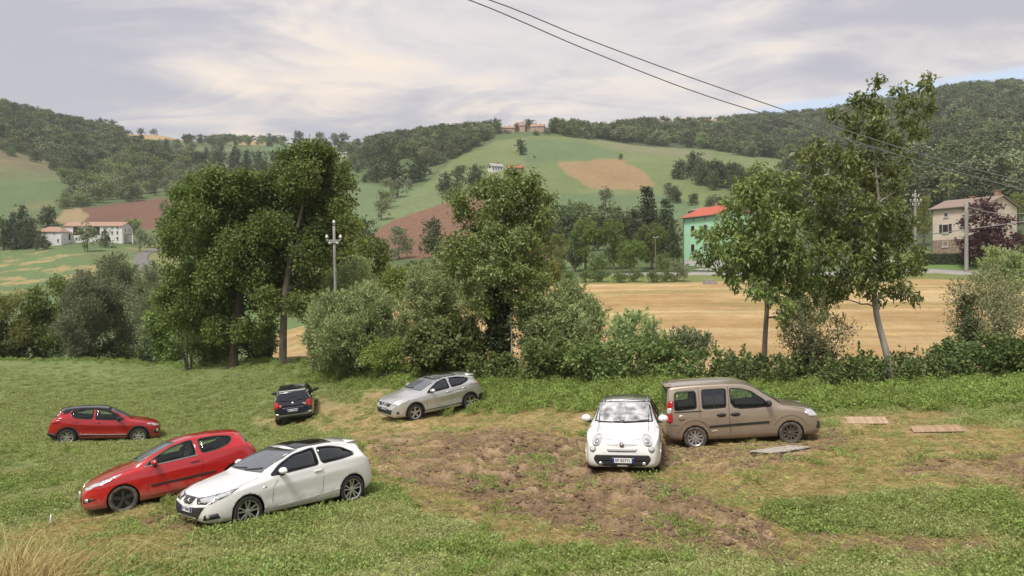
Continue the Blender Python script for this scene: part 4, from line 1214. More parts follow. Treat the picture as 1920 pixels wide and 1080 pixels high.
# ---- dark blue people carrier seen from behind
def navy_mpv():
    sp = dict(L=4.20, fo=.84, wb=2.62, track=1.46, Wmax=.845, sill=.27, crease=.01,
      zt=[(0, .60), (.03, .70), (.12, .80), (.4, .92), (.8, 1.0), (1.0, 1.05), (1.3, 1.22), (1.7, 1.44), (2.0, 1.555), (2.3, 1.615), (2.7, 1.635), (3.2, 1.63), (3.7, 1.60), (3.9, 1.56), (3.98, 1.44), (4.08, 1.18), (4.14, 1.02), (4.17, .72), (4.20, .5)],
      zs=[(0, .52), (.08, .68), (.4, .82), (.9, .92), (1.4, .965), (2.5, 1.0), (3.3, 1.04), (3.8, 1.06), (4.06, 1.0), (4.14, .8), (4.20, .42)],
      W=[(0, .45), (.02, .58), (.08, .68), (.2, .76), (.42, .82), (.8, .84), (1.5, .845), (2.6, .845), (3.4, .845), (3.8, .83), (4.05, .79), (4.15, .75), (4.20, .70)],
      wt=[(0, .36), (.1, .52), (.5, .66), (1.0, .74), (1.3, .71), (1.9, .64), (2.3, .62), (3.0, .61), (3.7, .60), (3.9, .60), (4.1, .66), (4.20, .55)],
      zb=[(0, .30), (.1, .24), (.5, .22), (3.6, .24), (4.0, .30), (4.20, .36)])
    c = start('blue_people_carrier', 'dark blue people carrier seen from behind, leaning on the slope of the meadow', sp, 557, 37.4, 103, sink=.10, level=.5)
    w1 = chaikin([(1.30, 1.02), (1.60, 1.24), (1.95, 1.46), (2.3, 1.535), (2.38, 1.535), (2.40, 1.05), (1.9, 1.03)], 1)
    w2 = chaikin([(2.5, 1.06), (2.48, 1.545), (3.25, 1.54), (3.25, 1.09)], 1)
    w3 = chaikin([(3.34, 1.10), (3.34, 1.535), (3.66, 1.50), (3.80, 1.20), (3.74, 1.12)], 1)
    arches = [(.84, .32, .355), (3.46, .32, .355)]
    c.body(NAVY, [w1, w2, w3], arches); c.wells(arches)
    c.side_windows([w1, w2, w3], WCLEAR, 'gloss', .03)
    c.patch('windscreen', [(1.1, -.66, 1.10), (1.1, .66, 1.10), (1.9, .63, 1.40), (1.95, .58, 1.53), (1.95, -.58, 1.53), (1.9, -.63, 1.40)], 0, WSCREEN, .006, .02)
    c.patch('rear_window', chaikin([(3.95, -.56, 1.50), (3.95, .56, 1.50), (4.05, .68, 1.30), (4.1, .66, 1.15), (4.1, .18, 1.12), (4.1, .10, 1.06), (4.1, -.10, 1.06), (4.1, -.18, 1.12), (4.1, -.66, 1.15), (4.05, -.68, 1.30)], 1), 180, WDARK, .006, .02)
    c.strip('roof_rear_bar', [(3.88, -.56, 1.545), (3.88, 0, 1.565), (3.88, .56, 1.545)], .035, 180, ALLOYDULL, .012, .02, mirror=False)
    c.strip('roof_rail', [(2.1, .545, 0), (2.8, .555, 0), (3.6, .54, 0)], .03, 'top', PLASTIC, .03, .03)
    c.strip('rear_screen_post', [(4, -.60, 1.49), (4.05, -.715, 1.30), (4.1, -.73, 1.16)], .035, 180, ALLOYDULL, .010, .02)
    c.patch('tail_light', [(4.0, .84, 1.10), (4.1, .62, 1.12), (4.12, .56, 1.0), (4.12, .58, .86), (4.15, .74, .80), (4.0, .84, .82)], 150, REDLENS, .012, .02, mirror=True)
    c.patch('reversing_lamp', [(4.1, .56, .98), (4.1, .47, .97), (4.1, .47, .88), (4.1, .57, .87)], 180, AMBER, .012, .02, mirror=True)
    c.patch('tailgate_panel', [(4.1, -.46, .84), (4.1, .46, .84), (4.15, .40, .60), (4.15, -.40, .60)], 180, NAVY, .004, .01)
    c.strip('tailgate_seam', [(4.1, -.62, .86), (4.1, -.3, .90), (4.1, .3, .90), (4.1, .62, .86)], .014, 180, GLOSSBLK, .004, .01, mirror=False)
    c.disc('emblem', 4.12, 0, 1.02, .055, 180, CHROME, .016, .015)
    c.patch('model_badge', [(4.1, -.52, .985), (4.1, -.40, .985), (4.1, -.40, .955), (4.1, -.52, .955)], 180, ALLOY, .008, .01)
    c.strip('bumper_chrome', [(4.1, -.74, .545), (4.19, -.5, .50), (4.2, 0, .49), (4.19, .5, .50), (4.1, .74, .545)], .035, 180, CHROME, .012, .02, mirror=False)
    c.patch('rear_reflector', [(4.1, .60, .585), (4.1, .74, .60), (4.1, .75, .53), (4.1, .62, .51)], 170, LENSWHITE, .016, .02, mirror=True)
    c.patch('rear_bumper_trim', [(4.1, -.72, .48), (4.1, .72, .48), (4.1, .66, .32), (4.1, -.66, .32)], 180, PLASTIC, .008, .02)
    c.plate(False, .70, 'EB 518GZ', y=.03)
    c.strip('door_seam', [(2.44, .8, 1.02), (2.46, .8, .60), (2.40, .8, .30)], .010, 90, GLOSSBLK, .002, .006)
    c.strip('door_seam', [(3.30, .8, 1.06), (3.28, .8, .85), (3.05, .8, .55)], .010, 90, GLOSSBLK, .002, .006)
    for q in (2.2, 3.02): c.patch('door_handle', [(q, .8, .89), (q, .8, .92), (q + .19, .8, .93), (q + .19, .8, .90)], 90, NAVY, .028, .03, mirror=True)
    c.patch('headlight', [(.10, .45, .78), (.3, .70, .86), (.6, .82, .92), (.5, .84, .82), (.2, .72, .72), (.1, .5, .70)], 42, LENS, .008, .02, mirror=True)
    c.mirror_parts(1.50, 1.09, PLASTIC, size=(.12, .125, .085))
    c.wheels(.325, .22, spokes(5, 0, .04, .05), ALLOY, tw=.21)
    c.seats(2.1, .72, 2.95)
    c.root.scale = (1, 1.06, .98)

# ---- silver crossover
def silver_crossover():
    sp = dict(L=4.38, fo=.92, wb=2.65, track=1.56, Wmax=.90, sill=.28, crease=.026,
      zt=[(0, .60), (.03, .71), (.10, .82), (.3, .92), (.6, .99), (.95, 1.05), (1.16, 1.085), (1.36, 1.18), (1.7, 1.34), (2.0, 1.45), (2.3, 1.515), (2.6, 1.55), (3.0, 1.55), (3.4, 1.515), (3.75, 1.455), (3.98, 1.40), (4.06, 1.31), (4.17, 1.14), (4.28, .98), (4.35, .72), (4.38, .5)],
      zs=[(0, .52), (.08, .68), (.4, .83), (.9, .92), (1.4, .96), (2.5, 1.02), (3.2, 1.09), (3.7, 1.15), (4.1, 1.08), (4.3, .82), (4.38, .42)],
      W=[(0, .48), (.02, .60), (.08, .70), (.2, .79), (.42, .86), (.85, .895), (1.5, .90), (2.6, .90), (3.5, .90), (3.9, .87), (4.2, .79), (4.33, .68), (4.38, .58)],
      wt=[(0, .38), (.1, .54), (.5, .70), (1.15, .77), (1.36, .73), (1.95, .64), (2.3, .61), (3.0, .595), (3.7, .55), (4.0, .54), (4.25, .62), (4.38, .45)],
      zb=[(0, .32), (.1, .24), (.5, .22), (3.7, .24), (4.1, .30), (4.38, .40)])
    c = start('silver_crossover', 'silver crossover with black roof panel parked nose downhill below the bushes', sp, 811, 32.2, -142)
    w1 = chaikin([(1.50, 1.03), (1.76, 1.19), (2.12, 1.37), (2.45, 1.45), (2.56, 1.455), (2.60, 1.09), (2.0, 1.05)], 1)
    w2 = chaikin([(2.70, 1.10), (2.66, 1.46), (3.1, 1.445), (3.5, 1.375), (3.66, 1.31), (3.5, 1.23), (3.2, 1.145)], 1)
    arches = [(.92, .35, .39), (3.57, .35, .39)]
    c.body(SILVER, [w1, w2], arches); c.wells(arches)
    c.side_windows([w1, w2], WDARK, 'gloss', .026)
    c.patch('windscreen', [(1.25, -.67, 1.125), (1.25, .67, 1.125), (1.95, .63, 1.34), (2.05, .57, 1.475), (2.05, 0, 1.495), (2.05, -.57, 1.475), (1.95, -.63, 1.34)], 0, WSCREEN, .006, .02)
    c.patch('glass_roof', [(2.22, -.52, 0), (2.22, .52, 0), (2.6, .55, 0), (3.15, .52, 0), (3.15, -.52, 0), (2.6, -.55, 0)], 'top', GLOSSBLK, .006, .015)
    bm = bmesh.new(); box(bm, c.XF - 4.08, c.XF - 3.72, -.53, .53, 1.40, 1.435)
    bmesh.ops.bevel(bm, geom=bm.edges[:], offset=.018, segments=2, affect='EDGES'); obm('spoiler', bm, SILVER, c.root, smooth=True)
    c.patch('grille', [(0, -.48, .775), (0, .48, .775), (0, .36, .655), (0, -.36, .655)], 0, GLOSSBLK, .006, .02)
    c.strip('grille_chrome', [(0, -.24, .785), (0, -.10, .65), (0, .10, .65), (0, .24, .785)], .036, 0, CHROME, .016, .02, mirror=False)
    c.disc('emblem', 0, 0, .725, .065, 0, CHROME, .020, .02)
    c.patch('lower_grille', [(0, -.60, .55), (0, .60, .55), (0, .52, .36), (0, -.52, .36)], 0, PLASTIC, .006, .02)
    c.strip('front_skid', [(.03, -.5, .30), (0, 0, .29), (.03, .5, .30)], .06, 0, ALLOYDULL, .012, .02, mirror=False)
    c.patch('headlight', [(.10, .46, .785), (.3, .72, .845), (.62, .85, .90), (.70, .86, .885), (.45, .86, .80), (.18, .72, .725), (.1, .5, .71)], 42, LENS, .008, .02, mirror=True)
    c.disc('fog_lamp', .2, .76, .44, .05, 42, PLASTIC, .010, .02, mirror=True)
    c.patch('tail_light', [(3.86, .84, 1.17), (4.1, .80, 1.14), (4.27, .66, 1.06), (4.27, .66, .96), (4.12, .8, 1.03), (3.96, .84, 1.07)], 120, AMBER, .008, .02, mirror=True)
    c.patch('rear_bumper_trim', [(4.02, .8, .60), (4.24, .8, .63), (4.38, .5, .63), (4.38, .3, .38), (4.2, .7, .34), (4.0, .8, .34)], 125, PLASTIC, .010, .02, mirror=True)
    c.strip('sill_trim', [(1.30, .8, .315), (2.2, .8, .32), (3.18, .8, .34)], .14, 90, PLASTIC, .010, .03)
    for q in (.92, 3.57):
        th = np.radians(np.linspace(-18, 198, 20))
        c.strip('arch_trim', [(q - .415 * math.cos(t), .8, .35 + .415 * math.sin(t)) for t in th], .06, 90, PLASTIC, .012, .03)
    c.strip('shoulder_line', [(1.30, .8, .83), (2.3, .8, .885), (3.2, .8, .97), (3.6, .8, 1.0)], .016, 90, SEAMW, .003, .01)
    c.strip('lower_crease', [(1.5, .8, .47), (2.3, .8, .51), (3.1, .8, .60)], .02, 90, SILVER, .008, .01)
    c.strip('door_seam', [(1.62, .8, .95), (1.50, .8, .80), (1.46, .8, .42)], .010, 90, SEAMW, .002, .006)
    c.strip('door_seam', [(2.64, .8, 1.07), (2.68, .8, .75), (2.62, .8, .40)], .010, 90, SEAMW, .002, .006)
    c.strip('door_seam', [(3.40, .8, 1.10), (3.32, .8, .85), (3.14, .8, .60)], .010, 90, SEAMW, .002, .006)
    for q in (2.42, 3.22): c.patch('door_handle', [(q, .8, .935 + (q - 2.4) * .06), (q, .8, .965 + (q - 2.4) * .06), (q + .2, .8, .978 + (q - 2.4) * .06), (q + .2, .8, .948 + (q - 2.4) * .06)], 90, SILVER, .028, .03, mirror=True)
    c.mirror_parts(1.74, 1.10, SILVER, size=(.12, .125, .085))
    c.plate(True, .575, 'FB 340HM', w=.44)
    c.wiper([(1.24, -.5, 1.13), (1.3, .1, 1.18)])
    c.wheels(.345, .245, spokes(5, 0, .05, .035), ALLOY, tw=.22)
    c.seats(2.25, .72, 3.15)

# ---- white city car facing the camera
def white_mini_mpv():
    sp = dict(L=4.15, fo=.82, wb=2.61, track=1.52, Wmax=.89, sill=.28, crease=.01,
      zt=[(0, .60), (.02, .70), (.06, .80), (.14, .90), (.30, .98), (.6, 1.035), (.85, 1.075), (1.0, 1.12), (1.3, 1.30), (1.6, 1.46), (1.85, 1.565), (2.1, 1.615), (2.5, 1.63), (3.1, 1.615), (3.6, 1.58), (3.85, 1.53), (3.97, 1.36), (4.06, 1.12), (4.1, .95), (4.13, .72), (4.15, .5)],
      zs=[(0, .50), (.05, .70), (.15, .82), (.4, .92), (.9, 1.0), (1.4, 1.02), (2.5, 1.05), (3.3, 1.08), (3.8, 1.09), (4.03, 1.02), (4.1, .8), (4.15, .42)],
      W=[(0, .60), (.02, .69), (.06, .76), (.14, .81), (.3, .855), (.6, .885), (1.0, .89), (2.6, .89), (3.4, .89), (3.8, .875), (4.0, .83), (4.1, .76), (4.15, .68)],
      wt=[(0, .46), (.06, .56), (.14, .62), (.4, .72), (.9, .79), (1.2, .745), (1.8, .665), (2.1, .64), (3.0, .63), (3.7, .61), (3.9, .60), (4.1, .66), (4.15, .55)],
      zb=[(0, .27), (.1, .23), (.5, .21), (3.6, .23), (4.0, .28), (4.15, .36)])
    c = start('white_compact_car', 'white round-eyed compact car facing the camera with a silver sunshade behind its windscreen', sp, 1175, 20.0, -101)
    w1 = chaikin([(1.26, 1.08), (1.5, 1.25), (1.85, 1.46), (2.2, 1.54), (2.36, 1.545), (2.38, 1.10), (1.9, 1.085)], 1)
    w2 = chaikin([(2.48, 1.105), (2.46, 1.55), (3.2, 1.54), (3.22, 1.13)], 1)
    w3 = chaikin([(3.32, 1.14), (3.30, 1.535), (3.66, 1.50), (3.76, 1.20), (3.7, 1.15)], 1)
    arches = [(.82, .32, .36), (3.43, .32, .36)]
    c.body(WHITE, [w1, w2, w3], arches); c.wells(arches)
    c.side_windows([w1, w2, w3], WDARK, 'gloss', .03)
    ws = [(1.1, -.68, 1.17), (1.1, 0, 1.14), (1.1, .68, 1.17), (1.6, .645, 1.35), (1.75, .59, 1.54), (1.8, 0, 1.56), (1.75, -.59, 1.54), (1.6, -.645, 1.35)]
    c.patch('windscreen_border', [(1.1, -.715, 1.15), (1.1, 0, 1.125), (1.1, .715, 1.15), (1.6, .675, 1.35), (1.75, .62, 1.56), (1.8, 0, 1.58), (1.75, -.62, 1.56), (1.6, -.675, 1.35)], 0, GLOSSBLK, .004, .02)
    c.patch('sunshade', ws, 0, SHADE, .007, .01, cell=.04)
    c.patch('windscreen', ws, 0, glass_mat('thin_windscreen', (.5, .5, .5), .05, 1.2, (.95, .95, .95)), .011, .006)
    c.patch('glass_roof', [(1.98, -.53, 0), (1.98, .53, 0), (2.4, .55, 0), (3.5, .53, 0), (3.5, -.53, 0), (2.4, -.55, 0)], 'top', mat('grey_glass_roof', (.10, .105, .11), .12, coat=.6), .008, .015)
    c.strip('roof_edge', [(2.0, .60, 0), (2.8, .61, 0), (3.6, .585, 0)], .07, 'top', PLASTIC, .010, .02)
    c.patch('rear_window', [(3.9, -.54, 1.50), (3.9, .54, 1.50), (4.05, .66, 1.15), (4.05, -.66, 1.15)], 180, WDARK, .006, .02)
    # face
    c.disc('headlight_ring', .1, .595, .845, .118, 14, mat('ring_grey', (.42, .42, .42), .4), .006, .02, mirror=True, ry=.128)
    c.disc('headlight', .1, .598, .845, .108, 14, LENSWHITE, .010, .03, mirror=True, ry=.115)
    c.disc('headlight_bulb', .1, .585, .832, .060, 14, mat('lamp_bulb_glass', (.42, .44, .45), .12, .5, var=.3, scale=30, coat=1), .015, .02, mirror=True)
    c.disc('side_lamp_ring', .1, .655, .655, .070, 18, SEAMW, .008, .02, mirror=True)
    c.disc('side_lamp', .1, .655, .655, .058, 18, LENS, .016, .02, mirror=True)
    c.patch('lower_grille', chaikin([(0, -.62, .53), (0, .62, .53), (0, .665, .43), (0, .56, .285), (0, 0, .262), (0, -.56, .285), (0, -.665, .43)], 1), 0, PLASTIC, .006, .03)
    c.strip('grille_bar', [(0, -.55, .40), (0, 0, .395), (0, .55, .40)], .02, 0, GLOSSBLK, .012, .02, mirror=False)
    c.disc('fog_lamp', 0, .50, .335, .042, 0, LENS, .014, .02, mirror=True)
    c.patch('upper_slot', [(0, -.36, .655), (0, .36, .655), (0, .31, .595), (0, -.31, .595)], 0, mat('slot_grey', (.22, .22, .22), .5), .005, .02)
    c.strip('slot_bar', [(0, -.34, .627), (0, .34, .627)], .014, 0, CHROME, .010, .02, mirror=False)
    c.strip('chrome_moustache', [(0, .08, .775), (0, .25, .785), (0, .43, .798), (0, .44, .782), (0, .25, .748), (0, .08, .738)], .012, 0, CHROME, .010, .012, closed=True)
    c.disc('emblem', 0, 0, .762, .064, 0, CHROME, .018, .02)
    c.disc('emblem_centre', 0, 0, .762, .048, 0, mat('emblem_centre', (.34, .26, .26), .25, .5), .022, .02)
    c.strip('hood_seam', [(.06, -.52, .895), (.04, -.3, .862), (.03, 0, .855), (.04, .3, .862), (.06, .52, .895)], .009, 0, SEAMW, .003, .008, mirror=False)
    c.strip('lower_lip', [(.03, -.68, .245), (0, 0, .235), (.03, .68, .245)], .06, 0, PLASTIC, .008, .02, mirror=False)
    c.plate(True, .405, 'EP 827YL', w=.50, y=.02, off=.03)
    for q in (.82, 3.43):
        th = np.radians(np.linspace(-15, 195, 20))
        c.strip('arch_trim', [(q - .375 * math.cos(t), .8, .32 + .375 * math.sin(t)) for t in th], .035, 90, WHITE, .010, .03)
    c.strip('sill_trim', [(1.2, .8, .29), (2.2, .8, .29), (3.05, .8, .30)], .09, 90, PLASTIC, .010, .03)
    c.strip('door_seam', [(1.30, .8, 1.04), (1.28, .8, .5)], .010, 90, SEAMW, .002, .006)
    c.strip('door_seam', [(2.43, .8, 1.08), (2.45, .8, .35)], .010, 90, SEAMW, .002, .006)
    c.mirror_parts(1.42, 1.17, WHITE, size=(.11, .125, .10))
    c.wiper([(.98, -.62, 1.145), (1.0, -.3, 1.14), (1.05, .02, 1.165)]); c.wiper([(.98, -.02, 1.145), (1.0, .3, 1.15), (1.05, .62, 1.185)])
    c.wheels(.325, .225, spokes(8, 0, .025, .022), ALLOY, tw=.22, tyre=RUBBERMUD)
    c.seats(2.1, .74, 2.95)

# ---- beige van-bodied family car
def beige_van():
    sp = dict(L=4.25, fo=.86, wb=2.585, track=1.50, Wmax=.86, sill=.27, crease=.008,
      zt=[(0, .58), (.03, .70), (.08, .82), (.2, .93), (.45, 1.015), (.75, 1.065), (.98, 1.11), (1.2, 1.26), (1.5, 1.47), (1.72, 1.62), (1.9, 1.71), (2.15, 1.77), (2.6, 1.80), (3.3, 1.805), (3.9, 1.785), (4.07, 1.755), (4.12, 1.62), (4.17, 1.3), (4.20, 1.0), (4.23, .75), (4.25, .5)],
      zs=[(0, .50), (.06, .70), (.2, .84), (.45, .93), (.95, 1.01), (1.4, 1.03), (2.5, 1.06), (3.4, 1.08), (3.9, 1.10), (4.1, 1.08), (4.18, .9), (4.22, .7), (4.25, .42)],
      W=[(0, .50), (.02, .62), (.07, .71), (.18, .785), (.4, .845), (.8, .86), (2.6, .86), (3.7, .86), (4.0, .85), (4.12, .83), (4.2, .79), (4.25, .72)],
      wt=[(0, .40), (.08, .54), (.3, .68), (.95, .76), (1.2, .74), (1.7, .70), (2.0, .69), (3.0, .685), (3.9, .67), (4.1, .65), (4.2, .66), (4.25, .55)],
      zb=[(0, .30), (.1, .25), (.5, .23), (3.6, .24), (4.1, .29), (4.25, .36)])
    c = start('beige_van', 'beige metallic family van with tall boxy rear beside the white compact car', sp, 1383, 22.2, -5)
    w1 = [(1.33, 1.10), (1.55, 1.30), (1.85, 1.52), (2.12, 1.60), (2.38, 1.625), (2.42, 1.60), (2.42, 1.24), (2.34, 1.12), (2.16, 1.07), (1.7, 1.075)]
    w2 = chaikin([(2.56, 1.12), (2.52, 1.625), (3.18, 1.63), (3.20, 1.11)], 1)
    w3 = chaikin([(3.36, 1.13), (3.35, 1.60), (3.93, 1.585), (3.97, 1.10)], 1)
    arches = [(.86, .315, .355), (3.445, .315, .355)]
    c.body(BEIGE, [w1, w2, w3], arches); c.wells(arches)
    c.side_windows([w1, w2, w3], [WCLEAR, WDARK, WCLEAR], 'plastic', .03)
    c.strip('window_divider', [(2.86, .8, 1.63), (2.86, .8, 1.12)], .02, 90, PLASTIC, .012, .02)
    c.patch('windscreen', [(1.0, -.69, 1.145), (1.0, .69, 1.145), (1.6, .68, 1.42), (1.8, .63, 1.66), (1.8, -.63, 1.66), (1.6, -.68, 1.42)], 0, WSCREEN, .006, .02)
    c.patch('rear_window', [(4.1, -.60, 1.66), (4.1, .60, 1.66), (4.2, .66, 1.12), (4.2, -.66, 1.12)], 180, WDARK, .006, .02)
    bm = bmesh.new(); box(bm, c.XF - 4.17, c.XF - 3.95, -.60, .60, 1.735, 1.77)
    bmesh.ops.bevel(bm, geom=bm.edges[:], offset=.018, segments=2, affect='EDGES'); obm('spoiler', bm, BEIGE, c.root, smooth=True)
    c.patch('grille', [(0, -.4, .72), (0, .4, .72), (0, .36, .60), (0, -.36, .60)], 0, GLOSSBLK, .006, .02)
    BUMPER = mat('grey_bumper', (.135, .115, .098), .5, .2, var=.1)
    c.patch('front_bumper_trim', [(.0, -.5, .56), (.0, .5, .56), (.0, .5, .40), (0, -.5, .40)], 0, PLASTIC, .006, .02)
    c.patch('front_bumper_trim', [(.02, .62, .60), (.10, .76, .60), (.14, .80, .42), (.03, .64, .40)], 50, PLASTIC, .008, .02, mirror=True)
    c.patch('headlight', [(.06, .52, .80), (.16, .66, .93), (.34, .78, .96), (.46, .84, .88), (.34, .84, .76), (.14, .76, .72), (.07, .6, .72)], 52, LENSWHITE, .010, .02, mirror=True)
    c.patch('tail_light', [(4.00, .84, 1.36), (4.10, .82, 1.37), (4.15, .74, 1.33), (4.20, .72, .80), (4.10, .84, .76), (4.03, .85, .84), (4.05, .85, 1.10)], 118, REDLENS, .010, .02, mirror=True)
    c.patch('reversing_lamp', [(4.05, .84, 1.17), (4.15, .76, 1.17), (4.17, .74, 1.01), (4.07, .84, 1.01)], 118, LENSWHITE, .016, .02, mirror=True)
    c.strip('rear_bumper_line', [(3.90, .8, .70), (4.16, .8, .70)], .022, 90, BUMPER, .006, .01)
    c.strip('rubbing_strip', [(1.42, .8, .66), (2.4, .8, .635), (3.05, .8, .61)], .065, 90, PLASTIC, .014, .02)
    c.strip('sliding_rail', [(3.22, .8, 1.055), (3.98, .8, 1.055)], .03, 90, PLASTIC, .006, .02)
    for q in (.86, 3.445):
        th = np.radians(np.linspace(40, 160, 14) if q > 2 else np.linspace(20, 150, 14))
        c.strip('arch_crease', [(q - .50 * math.cos(t), .8, .34 + .50 * math.sin(t)) for t in th], .045, 90, BEIGE, .014, .02)
    for q in (2.32, 2.70):
        c.patch('door_handle_plate', chaikin([(q - .16, .8, .925), (q - .06, .8, .975), (q + .06, .8, .975), (q + .16, .8, .925), (q + .06, .8, .87), (q - .06, .8, .87)], 1), 90, PLASTIC, .012, .02, mirror=True)
        c.strip('door_handle', [(q - .11, .8, .928), (q + .11, .8, .928)], .028, 90, PLASTIC, .04, .03)
    c.strip('door_seam', [(1.30, .8, 1.09), (1.26, .8, .9), (1.24, .8, .40), (1.30, .8, .31)], .012, 90, SEAMW, .002, .006)
    c.strip('door_seam', [(2.46, .8, 1.68), (2.48, .8, 1.2), (2.48, .8, .33)], .012, 90, SEAMD, .002, .006)
    c.strip('door_seam', [(3.27, .8, 1.69), (3.28, .8, 1.2), (3.28, .8, .80), (3.06, .8, .55), (3.02, .8, .34)], .012, 90, SEAMD, .002, .006)
    c.strip('roof_gutter', [(1.6, .60, 0), (2.5, .615, 0), (4.0, .59, 0)], .03, 'top', BEIGE, .015, .02)
    c.patch('fuel_flap', chaikin([(3.70, .8, .82), (3.70, .8, .98), (3.88, .8, .98), (3.88, .8, .82)], 1), -90, BEIGE, .004, .01)
    c.patch('mud_splash', chaikin([(2.86, .8, .46), (2.80, .8, .50), (2.90, .8, .53), (3.0, .8, .50), (2.98, .8, .45)], 1), -90, mat('dried_mud', (.42, .36, .29), .95, var=.3, scale=30), .003, .006)
    c.mirror_parts(1.44, 1.16, PLASTIC, size=(.10, .12, .10))
    c.wiper([(.96, -.55, 1.15), (1.0, .05, 1.20)])
    c.plate(False, .80, 'DX 214NT')
    sty = [(90 + 36 * k, .028, .033) for k in range(10)]
    c.wheels(.318, .222, sty, ALLOY, tw=.20, tyre=RUBBERMUD, front_rim=mat('mud_caked_rim', (.085, .072, .060), .8, .1, var=.4, scale=14))
    c.seats(2.12, .74, 3.0)

for fn in (white_hatch, red_hatch, red_crossover, navy_mpv, silver_crossover, white_mini_mpv, beige_van):
    fn()
# ------------------------------------------------------------------ vegetation
BARK = mat('grey_bark', (.155, .130, .105), .9, var=.35, scale=5, bump=.6, bscale=18, stretch=(1, 1, .25))
BARKPALE = mat('pale_bark', (.27, .245, .215), .9, var=.3, scale=5, bump=.5, bscale=18, stretch=(1, 1, .3))
BARKDARK = mat('dark_bark', (.085, .070, .055), .9, var=.35, scale=5, bump=.6, bscale=18, stretch=(1, 1, .25))
L_WALNUT = leaf_mat('walnut_leaves', (.066, .100, .027), (.148, .196, .055), .3, .42, (.22, .27, .085), .5)
L_ELM = leaf_mat('elm_leaves', (.052, .086, .022), (.122, .172, .042), .3, .5, (.205, .25, .065))
L_WILLOW = leaf_mat('willow_leaves', (.108, .156, .060), (.245, .308, .140), .27, .5, (.38, .44, .26))
L_WILLOWDIM = leaf_mat('dim_willow_leaves', (.080, .106, .055), (.165, .198, .108), .22, .6, (.215, .245, .16))
L_YELLOW = leaf_mat('yellow_green_leaves', (.085, .115, .028), (.175, .205, .060), .30, .55, (.24, .26, .085))
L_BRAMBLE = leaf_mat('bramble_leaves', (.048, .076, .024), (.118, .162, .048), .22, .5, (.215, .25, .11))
L_WEED = leaf_mat('weed_leaves', (.098, .152, .034), (.180, .250, .064), .3, .6, (.24, .30, .10))
L_DARK = leaf_mat('dark_leaves', (.026, .042, .016), (.062, .088, .030), .18, .55, (.10, .13, .05))
L_PRIVET = leaf_mat('privet_leaves', (.085, .100, .048), (.170, .185, .095), .22, .55, (.26, .27, .16))
L_PLUM = leaf_mat('plum_leaves', (.038, .015, .018), (.080, .032, .035), .2, .5)
L_CONIF = leaf_mat('conifer_needles', (.022, .036, .018), (.052, .072, .034), .1, .6)
L_IVY = leaf_mat('ivy_leaves', (.016, .026, .010), (.042, .062, .022), .12, .4)
L_FAR = leaf_mat('far_leaves', (.040, .060, .024), (.090, .118, .046), .15, .7, vr=.42)
L_FAR2 = leaf_mat('far_pale_leaves', (.075, .096, .048), (.145, .165, .088), .15, .7, vr=.42)
L_FARG = leaf_mat('far_green_leaves', (.070, .100, .030), (.140, .175, .060), .15, .7, vr=.42)
L_THIN = leaf_mat('thin_shrub_leaves', (.060, .074, .034), (.120, .135, .066), .22, .55, (.20, .21, .12))
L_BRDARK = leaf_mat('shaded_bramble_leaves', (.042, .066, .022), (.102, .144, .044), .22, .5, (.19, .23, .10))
L_STRAW = leaf_mat('straw_blades', (.21, .19, .070), (.40, .36, .16), .2, .8)

def unit(v): return v / (np.linalg.norm(v, axis=-1, keepdims=True) + 1e-9)

def leaf_quads(C, size, width, rng, up=0.0, droop=0.0, out=None, outw=0.0, fold=.12, jit=.35):
    """one folded kite per leaf at centres C"""
    n = len(C)
    T = rng.normal(size=(n, 3)); T[:, 2] += up - droop
    if out is not None: T = unit(T) + out * outw
    T = unit(T)
    R = rng.normal(size=(n, 3)); S = unit(np.cross(T, R)); Nn = np.cross(S, T)
    L = size * (1 + jit * rng.uniform(-1, 1, n))[:, None]; Wd = L * width
    a = C; b = C + T * L * .42 + S * Wd + Nn * L * fold; c = C + T * L; d = C + T * L * .42 - S * Wd + Nn * L * fold
    V = np.stack([a, b, c, d], 1).reshape(-1, 3)
    return V, np.arange(n * 4).reshape(-1, 4)

def clump_centres(blobs, per, rc, rng, shell=.55, gap=0.0):
    """blobs: (centre, radii) -> leaf centres and outward directions"""
    CC, OO = [], []
    for c, r in blobs:
        c = np.array(c); r = np.array(r)
        vol = float(np.mean(r)) ** 2
        k = max(3, int(per * vol * 2.4))
        u = unit(rng.normal(size=(k, 3))); rad = rng.uniform(shell ** 2, 1.0, k) ** .5
        if gap: rad = np.where(rng.uniform(size=k) < gap, rad * 1.15, rad)
        CC.append(c + u * rad[:, None] * r); OO.append(u)
    return np.concatenate(CC), np.concatenate(OO)

def foliage(name, blobs, clumps, leaves, rc, size, width, m, rng, parent, up=0, droop=0, outw=.4, shell=.5, flat=1.0):
    cc, oo = clump_centres(blobs, clumps, rc, rng, shell)
    n = len(cc)
    C = np.repeat(cc, leaves, 0) + rng.normal(size=(n * leaves, 3)) * rc * np.array([.6, .6, .6 * flat])
    O = np.repeat(oo, leaves, 0)
    V, Q = leaf_quads(C, size, width, rng, up, droop, O, outw)
    cr = rng.uniform(0, 1, n)
    rnd = np.clip(.45 * np.repeat(cr, leaves) + .55 * rng.uniform(0, 1, n * leaves), 0, 1)
    return link(name, mesh_np(name, V, Q, False, rnd), m, parent)

def pblob(px, py, r, d, ry=None, dz=0.0, rdep=None):
    c = unp(px, py, d + dz); k = d / F
    rx = r * k; rz = (ry or r) * k
    return (np.array(c), np.array([rx, rdep if rdep else (rx + rz) / 2, rz]))

